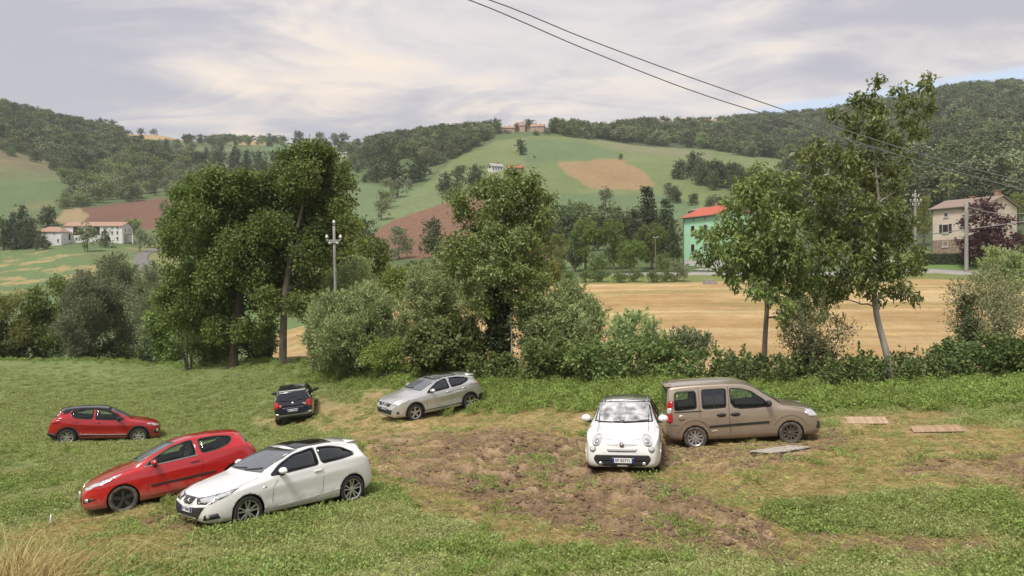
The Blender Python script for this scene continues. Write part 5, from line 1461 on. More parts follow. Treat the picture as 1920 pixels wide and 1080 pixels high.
def limb(acc, a, b, r0, r1, rng, n=7, wob=.06, sag=0.0):
    a = np.array(a, float); b = np.array(b, float); l = np.linalg.norm(b - a)
    t = np.linspace(0, 1, n)[:, None]
    P = a + (b - a) * t + rng.normal(size=(n, 3)) * wob * l * np.sin(np.pi * t) * .5
    P[:, 2] += (np.sin(np.pi * t[:, 0]) * sag * l)
    V, Q = tube_np(P, np.linspace(r0, r1, n), 6 if r0 < .06 else 9)
    acc.add(V, Q)
    return P

def tree(name, label, trunk, blobs, m_leaf, m_bark, seed, leaf=.16, wid=.3, clumps=14, per=26, rc=.26, droop=.5, up=0, outw=.3, group=None, cat='tree', fan=3, shell=.35, limb_r=.05, ivy=None, join=.72):
    """trunk: list of (px, py, d, radius); blobs from pblob"""
    rng = np.random.default_rng(seed)
    pts = [np.array(unp(a, b, c)) for a, b, c, r in trunk]; rad = [t[3] for t in trunk]
    base = np.array(gpt(trunk[0][0], trunk[0][2]))
    pts[0] = np.array([base[0], base[1], base[2] - .15])
    root = empty(name, tuple(base)); tag(root, label, cat, group)
    root_loc = base
    acc = Acc()
    s = np.linspace(0, 1, len(pts)); q = np.linspace(0, 1, 4 * len(pts))
    P = np.stack([np.interp(q, s, [p[i] for p in pts]) for i in range(3)], 1)
    P[1:-1] = (P[:-2] + 2 * P[1:-1] + P[2:]) / 4
    R = np.interp(q, s, rad); R[0] *= 1.35
    V, Q = tube_np(P, R, 12); acc.add(V, Q)
    bl = sorted(blobs, key=lambda b: b[0][2])
    tips = [(p, r) for p, r in zip(P[len(P) // 3:], R[len(P) // 3:])]
    for c, r in bl:
        # from the nearest point on the wood that lies lower
        best = min(tips, key=lambda t: np.linalg.norm(t[0] - c) + (6 if t[0][2] > c[2] - .1 else 0))
        r0 = min(best[1] * .75, limb_r)
        Pl = limb(acc, best[0], c, r0, .014, rng, sag=.06)
        for p_, r_ in zip(Pl[2:], np.linspace(r0, .014, len(Pl))[2:]): tips.append((p_, r_))
        for _ in range(fan):
            e = c + unit(rng.normal(size=3)) * r * rng.uniform(.5, .9)
            limb(acc, Pl[-2], e, .016, .006, rng, 4)
    acc.V = [v - root_loc for v in acc.V]
    link('trunk', acc.mesh('trunk'), m_bark, root)
    bl2 = [(c - root_loc, r) for c, r in blobs]
    foliage('crown', bl2, clumps, per, rc, leaf, wid, m_leaf, rng, root, up, droop, outw, shell)
    if ivy:
        iv = [(c - root_loc, r) for c, r in ivy]
        foliage('ivy', iv, 45, 22, .14, .12, .42, L_IVY, rng, root, 0, .3, .6, .7)
    return root

def scatter_blobs(px, py, rx, ry, d, n, rng, rmin=.22, rmax=.42, depth=None, floor=None, top=0.0):
    """an uneven heap of smaller blobs filling an ellipse seen in the photo"""
    out = []; k = d / F
    depth = depth if depth else (rx + ry) / 2 * k
    for i in range(n):
        a = rng.uniform(0, 2 * math.pi); q = rng.uniform(0, 1) ** .5
        u, v = math.cos(a) * q, math.sin(a) * q
        r = rng.uniform(rmin, rmax) * min(rx, ry)
        x = px + u * (rx - r * .6); y = py + v * (ry - r * .6)
        if floor: y = min(y, floor)
        dd = rng.uniform(-1, 1) * depth * math.sqrt(max(0, 1 - q * q) + .05)
        out.append(pblob(x, y, r, d, r * rng.uniform(.75, 1.15), dd))
    return out

def bush(name, label, px, py, rx, ry, d, m_leaf, seed, n=26, leaf=.13, wid=.22, clumps=16, per=26, rc=.22, up=.5, droop=0, outw=.7, cat='bush', group=None, stems=7, shoots=0, rmin=.22, rmax=.42, base=None, bark=None, shell=.45, depth=None):
    rng = np.random.default_rng(seed)
    b = np.array(gpt(base[0] if base else px, d)); root = empty(name, tuple(b)); tag(root, label, cat, group)
    gy = YH + (H - b[2]) / d * F
    bl = scatter_blobs(px, py, rx, ry, d, n, rng, rmin, rmax, floor=gy - 3, depth=depth)
    acc = Acc()
    for i in range(stems):
        c, r = bl[rng.integers(len(bl))]
        limb(acc, b + rng.normal(size=3) * np.array([.25, .2, 0]) - np.array([0, 0, .1]), c, .045, .012, rng, sag=.03)
    acc.V = [v - b for v in acc.V]
    link('stem', acc.mesh('stem'), bark or BARKDARK, root)
    bl = [(c - b, r) for c, r in bl]
    cc, oo = clump_centres(bl, clumps, rc, rng, shell)
    nC = len(cc)
    C = np.repeat(cc, per, 0) + rng.normal(size=(nC * per, 3)) * rc * .6
    O = np.repeat(oo, per, 0)
    cr = np.repeat(rng.uniform(0, 1, nC), per)
    if shoots:                       # upright leafy shoots standing out of the outline
        k = shoots; top = [x for x in bl if x[0][2] > np.mean([y[0][2] for y in bl])]
        for i in range(k):
            c, r = top[rng.integers(len(top))]
            o = unit(np.array([rng.normal() * .5, rng.normal() * .4, abs(rng.normal()) + .7]))
            st = c + o * r * .8; ln = rng.uniform(.2, .55); m_ = 22
            t = rng.uniform(0, 1, m_)[:, None]
            C = np.concatenate([C, st + o * ln * t + rng.normal(size=(m_, 3)) * .03]); O = np.concatenate([O, np.repeat(o[None], m_, 0)]); cr = np.concatenate([cr, np.full(m_, .8)])
    V, Q = leaf_quads(C, leaf, wid, rng, up, droop, O, outw)
    rnd = np.clip(.45 * cr + .55 * rng.uniform(0, 1, len(C)), 0, 1)
    link('foliage', mesh_np('foliage', V, Q, False, rnd), m_leaf, root)
    return root

R5 = np.random.default_rng(55)
# -- two walnuts on the right, crowns mapped as sprays
d = 31.0
b1 = [(1432, 520, 36), (1395, 500, 34), (1360, 480, 26), (1330, 445, 24), (1322, 480, 20), (1345, 430, 18), (1380, 440, 34), (1375, 395, 30), (1410, 365, 30), (1440, 335, 26), (1425, 400, 34), (1460, 380, 32),
      (1470, 430, 36), (1435, 455, 36), (1500, 470, 36), (1520, 420, 30), (1495, 395, 28), (1480, 520, 34), (1520, 515, 32), (1540, 545, 26), (1455, 555, 26), (1495, 555, 24), (1410, 540, 22), (1465, 580, 18), (1390, 465, 30),
      (1445, 490, 34), (1550, 480, 26), (1480, 345, 20), (1395, 345, 18), (1418, 320, 14), (1362, 515, 18), (1505, 585, 14), (1540, 590, 10), (1378, 530, 14), (1470, 600, 10)]
b1 = [pblob(x, y, r, d, r * .9, R5.uniform(-1.0, 1.0)) for x, y, r in b1]
tree('walnut_tree', 'leafy walnut with straight slim trunk in the hedge line, standing over the beige van', [(1432, 700, d, .13), (1434, 640, d, .10), (1438, 580, d, .09), (1440, 500, d, .07), (1436, 420, d, .045), (1436, 350, d, .02)],
     b1, L_WALNUT, BARK, 101, leaf=.20, wid=.24, clumps=19, per=28, rc=.21, droop=1.1, group='walnut trees in the hedge line')
d = 30.0
b2 = [(1640, 545, 26), (1610, 520, 34), (1575, 530, 28), (1655, 505, 36), (1695, 500, 28), (1715, 490, 18), (1690, 545, 20), (1705, 553, 14), (1600, 470, 36), (1640, 450, 36), (1680, 445, 32), (1585, 430, 32), (1560, 400, 30),
      (1620, 400, 34), (1660, 395, 26), (1700, 410, 18), (1540, 360, 30), (1580, 345, 30), (1525, 310, 24), (1510, 285, 20), (1545, 285, 24), (1570, 300, 22), (1610, 330, 28), (1640, 345, 22), (1600, 290, 24), (1640, 300, 26),
      (1675, 315, 20), (1690, 355, 18), (1625, 250, 24), (1600, 240, 20), (1585, 220, 14), (1610, 200, 16), (1640, 215, 24), (1660, 250, 22), (1690, 265, 18), (1700, 285, 14), (1628, 185, 16), (1605, 190, 10), (1642, 150, 8),
      (1690, 165, 13), (1700, 195, 17), (1715, 185, 12), (1735, 170, 13), (1740, 150, 9), (1725, 222, 13), (1738, 205, 9), (1715, 245, 12), (1560, 212, 8), (1690, 225, 12), (1730, 250, 8), (1545, 440, 26), (1545, 480, 24), (1650, 420, 24), (1565, 560, 16), (1720, 470, 12)]
b2 = [pblob(x, y, r, d, r * .95, R5.uniform(-.9, .9)) for x, y, r in b2]
tree('walnut_tree', 'tallest walnut with leaning pale trunk and ragged top reaching into the sky', [(1674, 700, d, .14), (1662, 660, d, .125), (1645, 600, d, .11), (1638, 550, d, .10), (1648, 490, d, .075), (1650, 400, d, .06), (1640, 300, d, .04), (1632, 200, d, .015)],
     b2, L_WALNUT, BARKPALE, 102, leaf=.20, wid=.24, clumps=17, per=28, rc=.20, droop=1.1, group='walnut trees in the hedge line', limb_r=.04)
# -- ivy-grown tree in the middle
d = 38.0
b3 = [(945, 365, 34), (915, 350, 24), (975, 345, 28), (1000, 345, 18), (1005, 375, 26), (1030, 375, 14), (960, 330, 16), (895, 365, 16), (865, 375, 18), (850, 365, 12), (875, 400, 22), (860, 385, 14), (925, 400, 30), (965, 400, 30), (1005, 415, 24), (1025, 405, 16),
      (890, 430, 20), (930, 440, 26), (985, 450, 28), (1010, 450, 18), (870, 455, 24), (845, 460, 18), (832, 480, 14), (900, 475, 28), (950, 475, 30), (1000, 490, 26), (1025, 470, 12), (870, 500, 26), (920, 510, 28), (975, 515, 26), (1010, 525, 20), (850, 510, 18), (890, 540, 20), (960, 550, 20), (1000, 560, 14), (905, 570, 20), (985, 580, 12)]
b3 = [pblob(x, y, r, d, r * .9, R5.uniform(-1.6, 1.6)) for x, y, r in b3]
iv = [pblob(935 + R5.uniform(-8, 12), y, R5.uniform(15, 24), d, None, R5.uniform(-.5, .2)) for y in np.arange(505, 690, 8)]
tree('ivy_tree', 'round-topped tree in the middle of the hedge with its trunk smothered in dark ivy', [(938, 690, d, .22), (936, 620, d, .2), (938, 540, d, .17), (942, 470, d, .12), (945, 400, d, .08), (948, 345, d, .03)],
     b3, L_WALNUT, BARKDARK, 103, leaf=.18, wid=.27, clumps=29, per=26, rc=.27, droop=.9, ivy=iv, group='broadleaf trees of the hedge line', limb_r=.07)
# thin bare pole-like sapling beside it
rng = np.random.default_rng(9); acc = Acc(); p0 = np.array(gpt(962, 37)); 
limb(acc, (0, 0, -.1), np.array(unp(958, 585, 37)) - p0, .055, .03, rng, 8, .02)
sap = empty('sapling', tuple(p0)); tag(sap, 'thin pale bare sapling stem just beside the ivy-covered trunk', 'tree'); link('trunk', acc.mesh('trunk'), BARKPALE, sap)
foliage('crown', [(c - p0, r) for c, r in [pblob(958, 600, 12, 37), pblob(968, 580, 10, 37)]], 20, 18, .15, .12, .25, L_WILLOW, rng, sap)
# -- the pair of big trees on the left
d = 52.0
b4 = []
for x, y, r in [(350, 365, 34), (395, 350, 36), (440, 350, 38), (480, 350, 36), (345, 400, 34), (330, 440, 24), (380, 410, 46), (430, 405, 48), (480, 400, 44), (345, 460, 36), (390, 465, 46), (440, 460, 48), (485, 455, 44), (350, 515, 40), (395, 520, 44), (440, 520, 44), (480, 515, 40),
                (360, 565, 36), (400, 575, 40), (445, 570, 36), (485, 560, 30), (370, 610, 28), (410, 620, 30), (460, 620, 30), (330, 540, 24), (315, 510, 16), (405, 330, 20), (360, 340, 18), (455, 328, 16), (500, 620, 22), (485, 650, 16), (340, 600, 20), (505, 400, 34), (505, 460, 36), (510, 520, 34), (312, 465, 20), (308, 560, 26), (325, 600, 28), (510, 570, 28), (420, 500, 40), (375, 375, 34), (425, 360, 34), (310, 420, 14)]:
    b4.append(pblob(x + R5.uniform(-4, 4), y, r * .8, d, r * .74, R5.uniform(-2.4, 2.4)))
tree('elm_tree', 'left one of the two big dark trees at the meadow edge, leafy to the ground', [(437, 690, d, .30), (440, 630, d, .27), (450, 560, d, .22), (455, 480, d, .16), (445, 400, d, .09), (440, 350, d, .03)],
     b4, L_ELM, BARKDARK, 104, leaf=.205, wid=.31, clumps=25, per=30, rc=.35, droop=.2, group='big trees at the meadow edge', limb_r=.11, fan=2)
d = 50.0
b5 = []
for x, y, r in [(545, 300, 34), (585, 290, 32), (620, 300, 28), (520, 335, 36), (565, 330, 42), (610, 330, 40), (640, 345, 26), (515, 380, 40), (560, 380, 48), (610, 380, 44), (645, 390, 24), (520, 430, 42), (570, 430, 48), (615, 430, 36), (650, 420, 20), (530, 480, 40), (575, 480, 42), (610, 475, 28),
                (540, 530, 34), (580, 530, 32), (555, 570, 26), (590, 565, 20), (655, 375, 14), (520, 560, 26), (575, 595, 14), (600, 590, 10), (600, 280, 16), (560, 278, 14), (645, 315, 14), (640, 460, 14), (500, 590, 16), (495, 420, 30), (490, 350, 26), (590, 300, 34), (550, 355, 40), (630, 420, 30), (600, 445, 36), (505, 560, 28)]:
    b5.append(pblob(x + R5.uniform(-4, 4), y, r * .8, d, r * .74, R5.uniform(-2.2, 2.2)))
tree('elm_tree', 'taller one of the two big dark trees, bare lower trunk against the straw field', [(530, 690, d, .27), (531, 630, d, .24), (533, 560, d, .21), (545, 480, d, .16), (565, 400, d, .10), (578, 310, d, .03)],
     b5, L_ELM, BARK, 105, leaf=.205, wid=.31, clumps=25, per=30, rc=.35, droop=.2, group='big trees at the meadow edge', limb_r=.11, fan=2)
# low branch of the taller tree
# -- row of trees and willows behind the meadow on the left
ROW = [
 ('tree_of_creek', 20, 606, 44, 74, 74, L_YELLOW, 'thin yellow-green young tree at the far left end of the creek row', .15, .25),
 ('dark_bush', -20, 640, 45, 40, 73, L_DARK, 'dark bush cut by the left picture edge below the yellow-green tree', .16, .3),
 ('round_tree', 95, 596, 50, 80, 76, L_ELM, 'rounded mid green tree between the yellow-green tree and grey willows', .18, .3),
 ('willow_tree', 150, 596, 56, 84, 72, L_WILLOWDIM, 'shorter grey-green willow on the left of the willow pair', .17, .16),
 ('willow_tree', 228, 570, 62, 104, 76, L_WILLOWDIM, 'tall grey-green willow, highest of the creek row left of the big trees', .18, .16),
 ('round_tree', 175, 560, 34, 40, 88, L_FARG, 'pale green tree crown peeping over the grey willows', .18, .3),
 ('willow_tree', 285, 590, 46, 92, 70, L_WILLOWDIM, 'narrow grey willow hard against the big dark trees', .17, .16),
 ('round_tree', 318, 590, 40, 88, 62, L_ELM, 'dark green tree tucked under the left big tree', .18, .3),
 ('pale_shrub', 352, 600, 28, 52, 54, L_WILLOW, 'pale leaved shrub glowing in front of the dark big tree', .15, .22),
 ('leafy_bush', 398, 636, 56, 46, 57, L_ELM, 'leafy undergrowth bush round the foot of the left big tree', .15, .3),
 ('dark_bush', 300, 660, 46, 26, 66, L_DARK, 'dark low undergrowth bush below the narrow grey willow', .15, .3),
 ('dark_bush', 484, 645, 30, 36, 58, L_DARK, 'dark bush between the two big trunks', .15, .3),
 ('dark_bush', 60, 660, 60, 24, 74, L_DARK, 'dark undergrowth bush at the foot of the yellow-green tree', .15, .3),
 ('dark_bush', 200, 662, 60, 22, 72, L_DARK, 'dark undergrowth bush at the foot of the tall grey willow', .15, .3),
 ('round_tree', 640, 470, 46, 60, 64, L_YELLOW, 'yellow-green tree behind the lamp-like pole right of the big trees', .19, .3),
 ('willow_tree', 660, 555, 58, 62, 56, L_WILLOW, 'pale pointed willow just right of the white pole', .17, .16),
 ('round_tree', 700, 480, 30, 40, 80, L_ELM, 'mid green tree behind the pale willows', .2, .3),
 ('green_bush', 715, 530, 34, 32, 84, L_WEED, 'fresh green bush left of the gap between the pale willows', .18, .3),
 ('dark_bush', 790, 520, 34, 26, 92, L_DARK, 'dark bush in the gap behind the right-hand pale willow', .2, .3),
 ('round_tree', 1010, 520, 40, 40, 80, L_YELLOW, 'yellow-green tree showing right behind the ivy tree', .19, .3),
 ('round_tree', 860, 510, 36, 34, 84, L_ELM, 'mid green tree showing left behind the ivy tree', .19, .3),
 ('round_tree', 755, 535, 42, 34, 70, L_WEED, 'fresh green bush seen between the two pale willows', .18, .3),
]
for i, (nm, px, py, rx, ry, dd, m, lb, lf, wd) in enumerate(ROW):
    wil = m in (L_WILLOW, L_WILLOWDIM)
    bush(nm, lb, px, py, rx, ry, dd, m, 200 + i, n=32, leaf=lf * 1.45, wid=wd, clumps=12, per=26, rc=.38, up=.7 if wil else .1, outw=.5, cat='bush' if 'bush' in nm or 'shrub' in nm else 'tree', group='trees and bushes along the creek', shoots=50 if wil else 0)
# -- hedge of willows, brambles and shrubs behind the cars
HEDGE = [
 ('willow_bush', 672, 622, 98, 78, 43, L_WILLOW, 'big silvery willow bush, widest of the hedge, left of the ivy tree', 83, .13, .15, 120),
 ('willow_bush', 815, 560, 58, 66, 46, L_WILLOW, 'silvery willow bush rising behind the vine mound', 57, .13, .15, 90),
 ('willow_bush', 888, 560, 30, 54, 44, L_WILLOW, 'slim silvery willow squeezed against the ivy trunk', 34, .13, .15, 40),
 ('vine_mound', 838, 650, 76, 56, 38.5, L_BRAMBLE, 'rounded mound of dark broad vine leaves behind the silver crossover', 68, .15, .42, 0),
 ('willow_bush', 1052, 612, 82, 76, 38, L_WILLOW, 'silvery bush on the right of the ivy tree, over the straw field edge', 76, .12, .18, 110),
 ('bramble_mound', 1050, 680, 76, 46, 35, L_BRAMBLE, 'dark bramble mound at the foot of the right-hand silvery bush', 57, .13, .38, 0),
 ('bramble_mound', 1185, 682, 128, 46, 32.5, L_BRAMBLE, 'broad bramble mound behind the white compact car', 87, .12, .38, 30),
 ('willow_bush', 1188, 632, 48, 34, 34, L_WILLOW, 'small tuft of silver shoots on top of the broad bramble mound', 34, .12, .15, 60),
 ('willow_bush', 1285, 655, 50, 28, 34, L_WILLOWDIM, 'low grey-green shoots sloping down behind the beige van roof', 30, .12, .16, 50),
 ('weedy_shrub', 720, 672, 46, 34, 40, L_WEED, 'light green weedy shrub at the foot of the big silvery bush', 34, .11, .3, 20),
 ('weedy_shrub', 615, 672, 36, 30, 45, L_WILLOW, 'small pale shrub beside the straw gap under the taller big tree', 26, .11, .2, 20),
 ('bramble_mound', 930, 690, 60, 26, 36.5, L_BRAMBLE, 'low bramble patch at the foot of the ivy trunk', 34, .12, .38, 0),
 ('privet_shrub', 1530, 614, 74, 64, 31.2, L_PRIVET, 'wispy shrub with fine twigs standing between the two walnuts', 49, .09, .2, 90),
 ('dark_bush', 1525, 668, 38, 36, 32.4, L_DARK, 'dark core bush under the wispy shrub between the walnuts', 30, .10, .32, 0),
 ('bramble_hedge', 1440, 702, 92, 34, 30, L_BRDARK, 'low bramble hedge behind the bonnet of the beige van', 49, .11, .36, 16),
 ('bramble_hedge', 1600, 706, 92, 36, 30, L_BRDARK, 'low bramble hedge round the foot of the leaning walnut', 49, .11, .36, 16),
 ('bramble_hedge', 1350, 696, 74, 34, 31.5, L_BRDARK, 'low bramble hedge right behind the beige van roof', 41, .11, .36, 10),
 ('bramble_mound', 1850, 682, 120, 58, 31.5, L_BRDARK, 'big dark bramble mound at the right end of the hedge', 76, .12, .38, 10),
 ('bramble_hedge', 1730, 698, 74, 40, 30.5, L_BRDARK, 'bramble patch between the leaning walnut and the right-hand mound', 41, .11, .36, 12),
 ('thin_shrub', 1850, 585, 78, 74, 33, L_PRIVET, 'loose thin shrub with dark stems rising from the right-hand bramble mound', 57, .09, .24, 60),
 ('dark_bush', 1815, 610, 16, 60, 32.5, L_DARK, 'dark creeper-clad stem at the left of the loose thin shrub', 22, .10, .34, 0),
 ('pale_shrub', 1880, 515, 46, 40, 40, L_WILLOW, 'pale yellow-green tops of tall plants at the right picture edge', 34, .11, .18, 70),
]
for i, (nm, px, py, rx, ry, dd, m, lb, n, lf, wd, sh) in enumerate(HEDGE):
    loose = nm in ('privet_shrub', 'thin_shrub')
    wil = m in (L_WILLOW, L_WILLOWDIM)
    bush(nm, lb, px, py, rx, ry, dd, m, 300 + i, n=n, leaf=lf * (1.5 if wil else 1.2), wid=wd * (1.15 if wil else 1), clumps=(13 if loose else 16), per=(18 if loose else 26), rc=.26 if loose else .2, up=.9 if wil or loose else .25, outw=.8, cat='bush', group='bushes of the hedge row behind the cars', shoots=sh, stems=24 if loose else 7, shell=.3 if loose else .5, rmin=.2 if loose else .24)
# dead upright stalks by the leaning walnut
rng = np.random.default_rng(19); acc = Acc(); p0 = np.array(gpt(1718, 30.5))
for k in range(16):
    x = 1718 + rng.normal() * 16; p = np.array(gpt(x, 30.5 + rng.normal() * .3)) - p0
    limb(acc, p, p + np.array([rng.normal() * .12, 0, rng.uniform(.8, 1.7)]), .012, .004, rng, 5, .05)
st = link('dead_stalks', acc.mesh('dead_stalks'), mat('dead_stalk', (.16, .12, .08), .9)); st.location = p0
tag(st, 'clump of dry brown weed stalks right of the leaning walnut', 'stalks')
# ------------------------------------------------------------------ trees of the middle distance and the hills
def proto(kind, seed, mleaf, mbark, nl, leaf, wid=.42):
    """a tree of unit height standing at the origin: (trunk mesh, crown mesh)"""
    rng = np.random.default_rng(seed); acc = Acc(); bl = []
    if kind == 'round':
        limb(acc, (0, 0, -.05), (0, 0, .55), .035, .015, rng, 6, .04)
        for i in range(20):
            a = rng.uniform(0, 6.28); q = rng.uniform(0, 1) ** .6; z = rng.uniform(.13, .88)
            w = .38 * math.sin(math.pi * min(1, (z + .10) / 1.12)) ** .7
            r = rng.uniform(.11, .19); bl.append((np.array([math.cos(a) * q * w, math.sin(a) * q * w, z]), np.array([r, r, r * .85])))
    elif kind == 'tall':
        limb(acc, (0, 0, -.05), (0, 0, .8), .03, .008, rng, 6, .03)
        for i in range(16):
            a = rng.uniform(0, 6.28); z = rng.uniform(.18, .90); w = .18 * math.sin(math.pi * (.15 + .8 * z))
            r = rng.uniform(.08, .14); bl.append((np.array([math.cos(a) * w, math.sin(a) * w, z]), np.array([r, r, r * 1.2])))
    elif kind == 'bush':
        limb(acc, (0, 0, -.1), (0, 0, .5), .03, .01, rng, 5, .05)
        for i in range(14):
            a = rng.uniform(0, 6.28); q = rng.uniform(0, 1) ** .6; z = rng.uniform(.15, .78); w = .62 * math.cos(z * 1.3)
            r = rng.uniform(.18, .28); bl.append((np.array([math.cos(a) * q * w, math.sin(a) * q * w, z]), np.array([r, r, r * .9])))
    elif kind == 'conifer':
        limb(acc, (0, 0, -.05), (0, 0, .98), .025, .004, rng, 8, .01)
        for z in np.arange(.12, .97, .075):
            m = max(3, int(9 * (1 - z) + 2)); L = .32 * (1 - z) ** .75 + .02
            for k in range(m):
                a = 6.28 * k / m + rng.uniform(-.4, .4); l = L * rng.uniform(.7, 1.15)
                e = np.array([math.cos(a) * l, math.sin(a) * l, z - .02 - l * .18]); limb(acc, (0, 0, z), e, .006, .002, rng, 3, 0)
                for t in (.35, .6, .85, 1.0): bl.append((np.array([e[0] * t, e[1] * t, z + (e[2] - z) * t]), np.array([.046, .046, .016]) * (1.25 - .5 * t)))
    elif kind == 'pine':
        limb(acc, (0, 0, -.05), (0, 0, .8), .03, .01, rng, 6, .02)
        for i in range(22):
            a = rng.uniform(0, 6.28); z = rng.uniform(.12, .92); w = .55 * (1 - z) ** .55 * rng.uniform(.4, 1)
            bl.append((np.array([math.cos(a) * w, math.sin(a) * w, z]), np.array([.17, .17, .06])))
    tm = acc.mesh('trunk'); tm.materials.append(mbark)
    w = np.array([float(np.mean(r)) ** 2 for c, r in bl]); w /= w.sum()
    cl = max(30, nl // 12); CC = []; OO = []
    pick = rng.choice(len(bl), cl, p=w)
    for i in pick:
        c, r = bl[i]; u = unit(rng.normal(size=3)); u[2] = abs(u[2]) if rng.uniform() < .35 else u[2]; u = unit(u)
        CC.append(c + u * r * rng.uniform(.55, 1.0) ** .5); OO.append(u)
    CC = np.array(CC); OO = np.array(OO); per = 12
    C = np.repeat(CC, per, 0) + rng.normal(size=(cl * per, 3)) * leaf * .7; O = np.repeat(OO, per, 0)
    V, Q = leaf_quads(C, leaf, wid, rng, .15, 0, O, .6)
    rnd = np.clip(.5 * np.repeat(rng.uniform(0, 1, cl), per) + .5 * rng.uniform(0, 1, cl * per), 0, 1)
    cm = mesh_np('crown', V, Q, False, rnd); cm.materials.append(mleaf)
    return tm, cm

PROTO = {}
for k, (kind, m, nl, lf) in {
 'round': ('round', L_FAR, 1500, .055), 'round2': ('round', L_FAR, 1500, .055), 'pale': ('round', L_FAR2, 1500, .055), 'green': ('round', L_FARG, 1500, .055),
 'tall': ('tall', L_FAR, 1100, .05), 'bush': ('bush', L_FAR, 900, .08), 'palebush': ('bush', L_FAR2, 900, .08), 'greenbush': ('bush', L_FARG, 900, .08), 'dark': ('round', L_DARK, 1700, .055),
 'conifer': ('conifer', L_CONIF, 1800, .045),
 'mid': ('round', L_ELM, 7000, .030), 'mid2': ('round', L_YELLOW, 6000, .030), 'midtall': ('tall', L_DARK, 4500, .028), 'bigconifer': ('conifer', L_CONIF, 5000, .028), 'pine': ('pine', L_CONIF, 5000, .03), 'plum': ('round', L_PLUM, 7000, .028),
 'midbush': ('bush', L_BRAMBLE, 4000, .045), 'midgrey': ('round', L_WILLOWDIM, 4500, .032)}.items():
    PROTO[k] = proto(kind, 400 + len(PROTO), m, BARK, nl, lf)

_dsamp = np.exp(np.linspace(math.log(45), math.log(1150), 420))
def find_d(px, py, dmin=45, dmax=1150):
    z = terr_pd(np.full_like(_dsamp, px), _dsamp); r = YH + (H - z) / _dsamp * F
    ok = (_dsamp >= dmin) & (_dsamp <= dmax)
    e = np.where(ok, np.abs(r - py), 1e9)
    i = int(np.argmin(e))
    return float(_dsamp[i])
ORD = 'first second third fourth fifth sixth seventh eighth ninth tenth eleventh twelfth thirteenth fourteenth fifteenth sixteenth seventeenth eighteenth nineteenth twentieth twenty-first twenty-second twenty-third twenty-fourth twenty-fifth twenty-sixth'.split()
LAST = [None]
R6 = np.random.default_rng(66)
def far_tree(name, label, px, py, hpx, k, wpx=None, dmin=45, dmax=1150, d=None, group=None, cat='tree'):
    """a tree whose foot the photo shows at (px, py)"""
    d = d or find_d(px, py, dmin, dmax)
    p = gpt(px, d); h = hpx * d / F
    tm, cm = PROTO[k]
    nat = {'round': .86, 'conifer': .6, 'pine': 1.25}.get(k, .86 if 'bush' not in k else 1.5)
    w = (wpx / hpx / nat) if wpx else R6.uniform(.85, 1.2)
    root = empty(name, p); tag(root, label, cat, group); LAST[0] = root
    root.scale = (h * w, h * w, h); root.rotation_euler = (0, 0, R6.uniform(0, 6.28))
    link('trunk', tm, None, root); link('foliage' if cat == 'bush' else 'crown', cm, None, root)
    return root

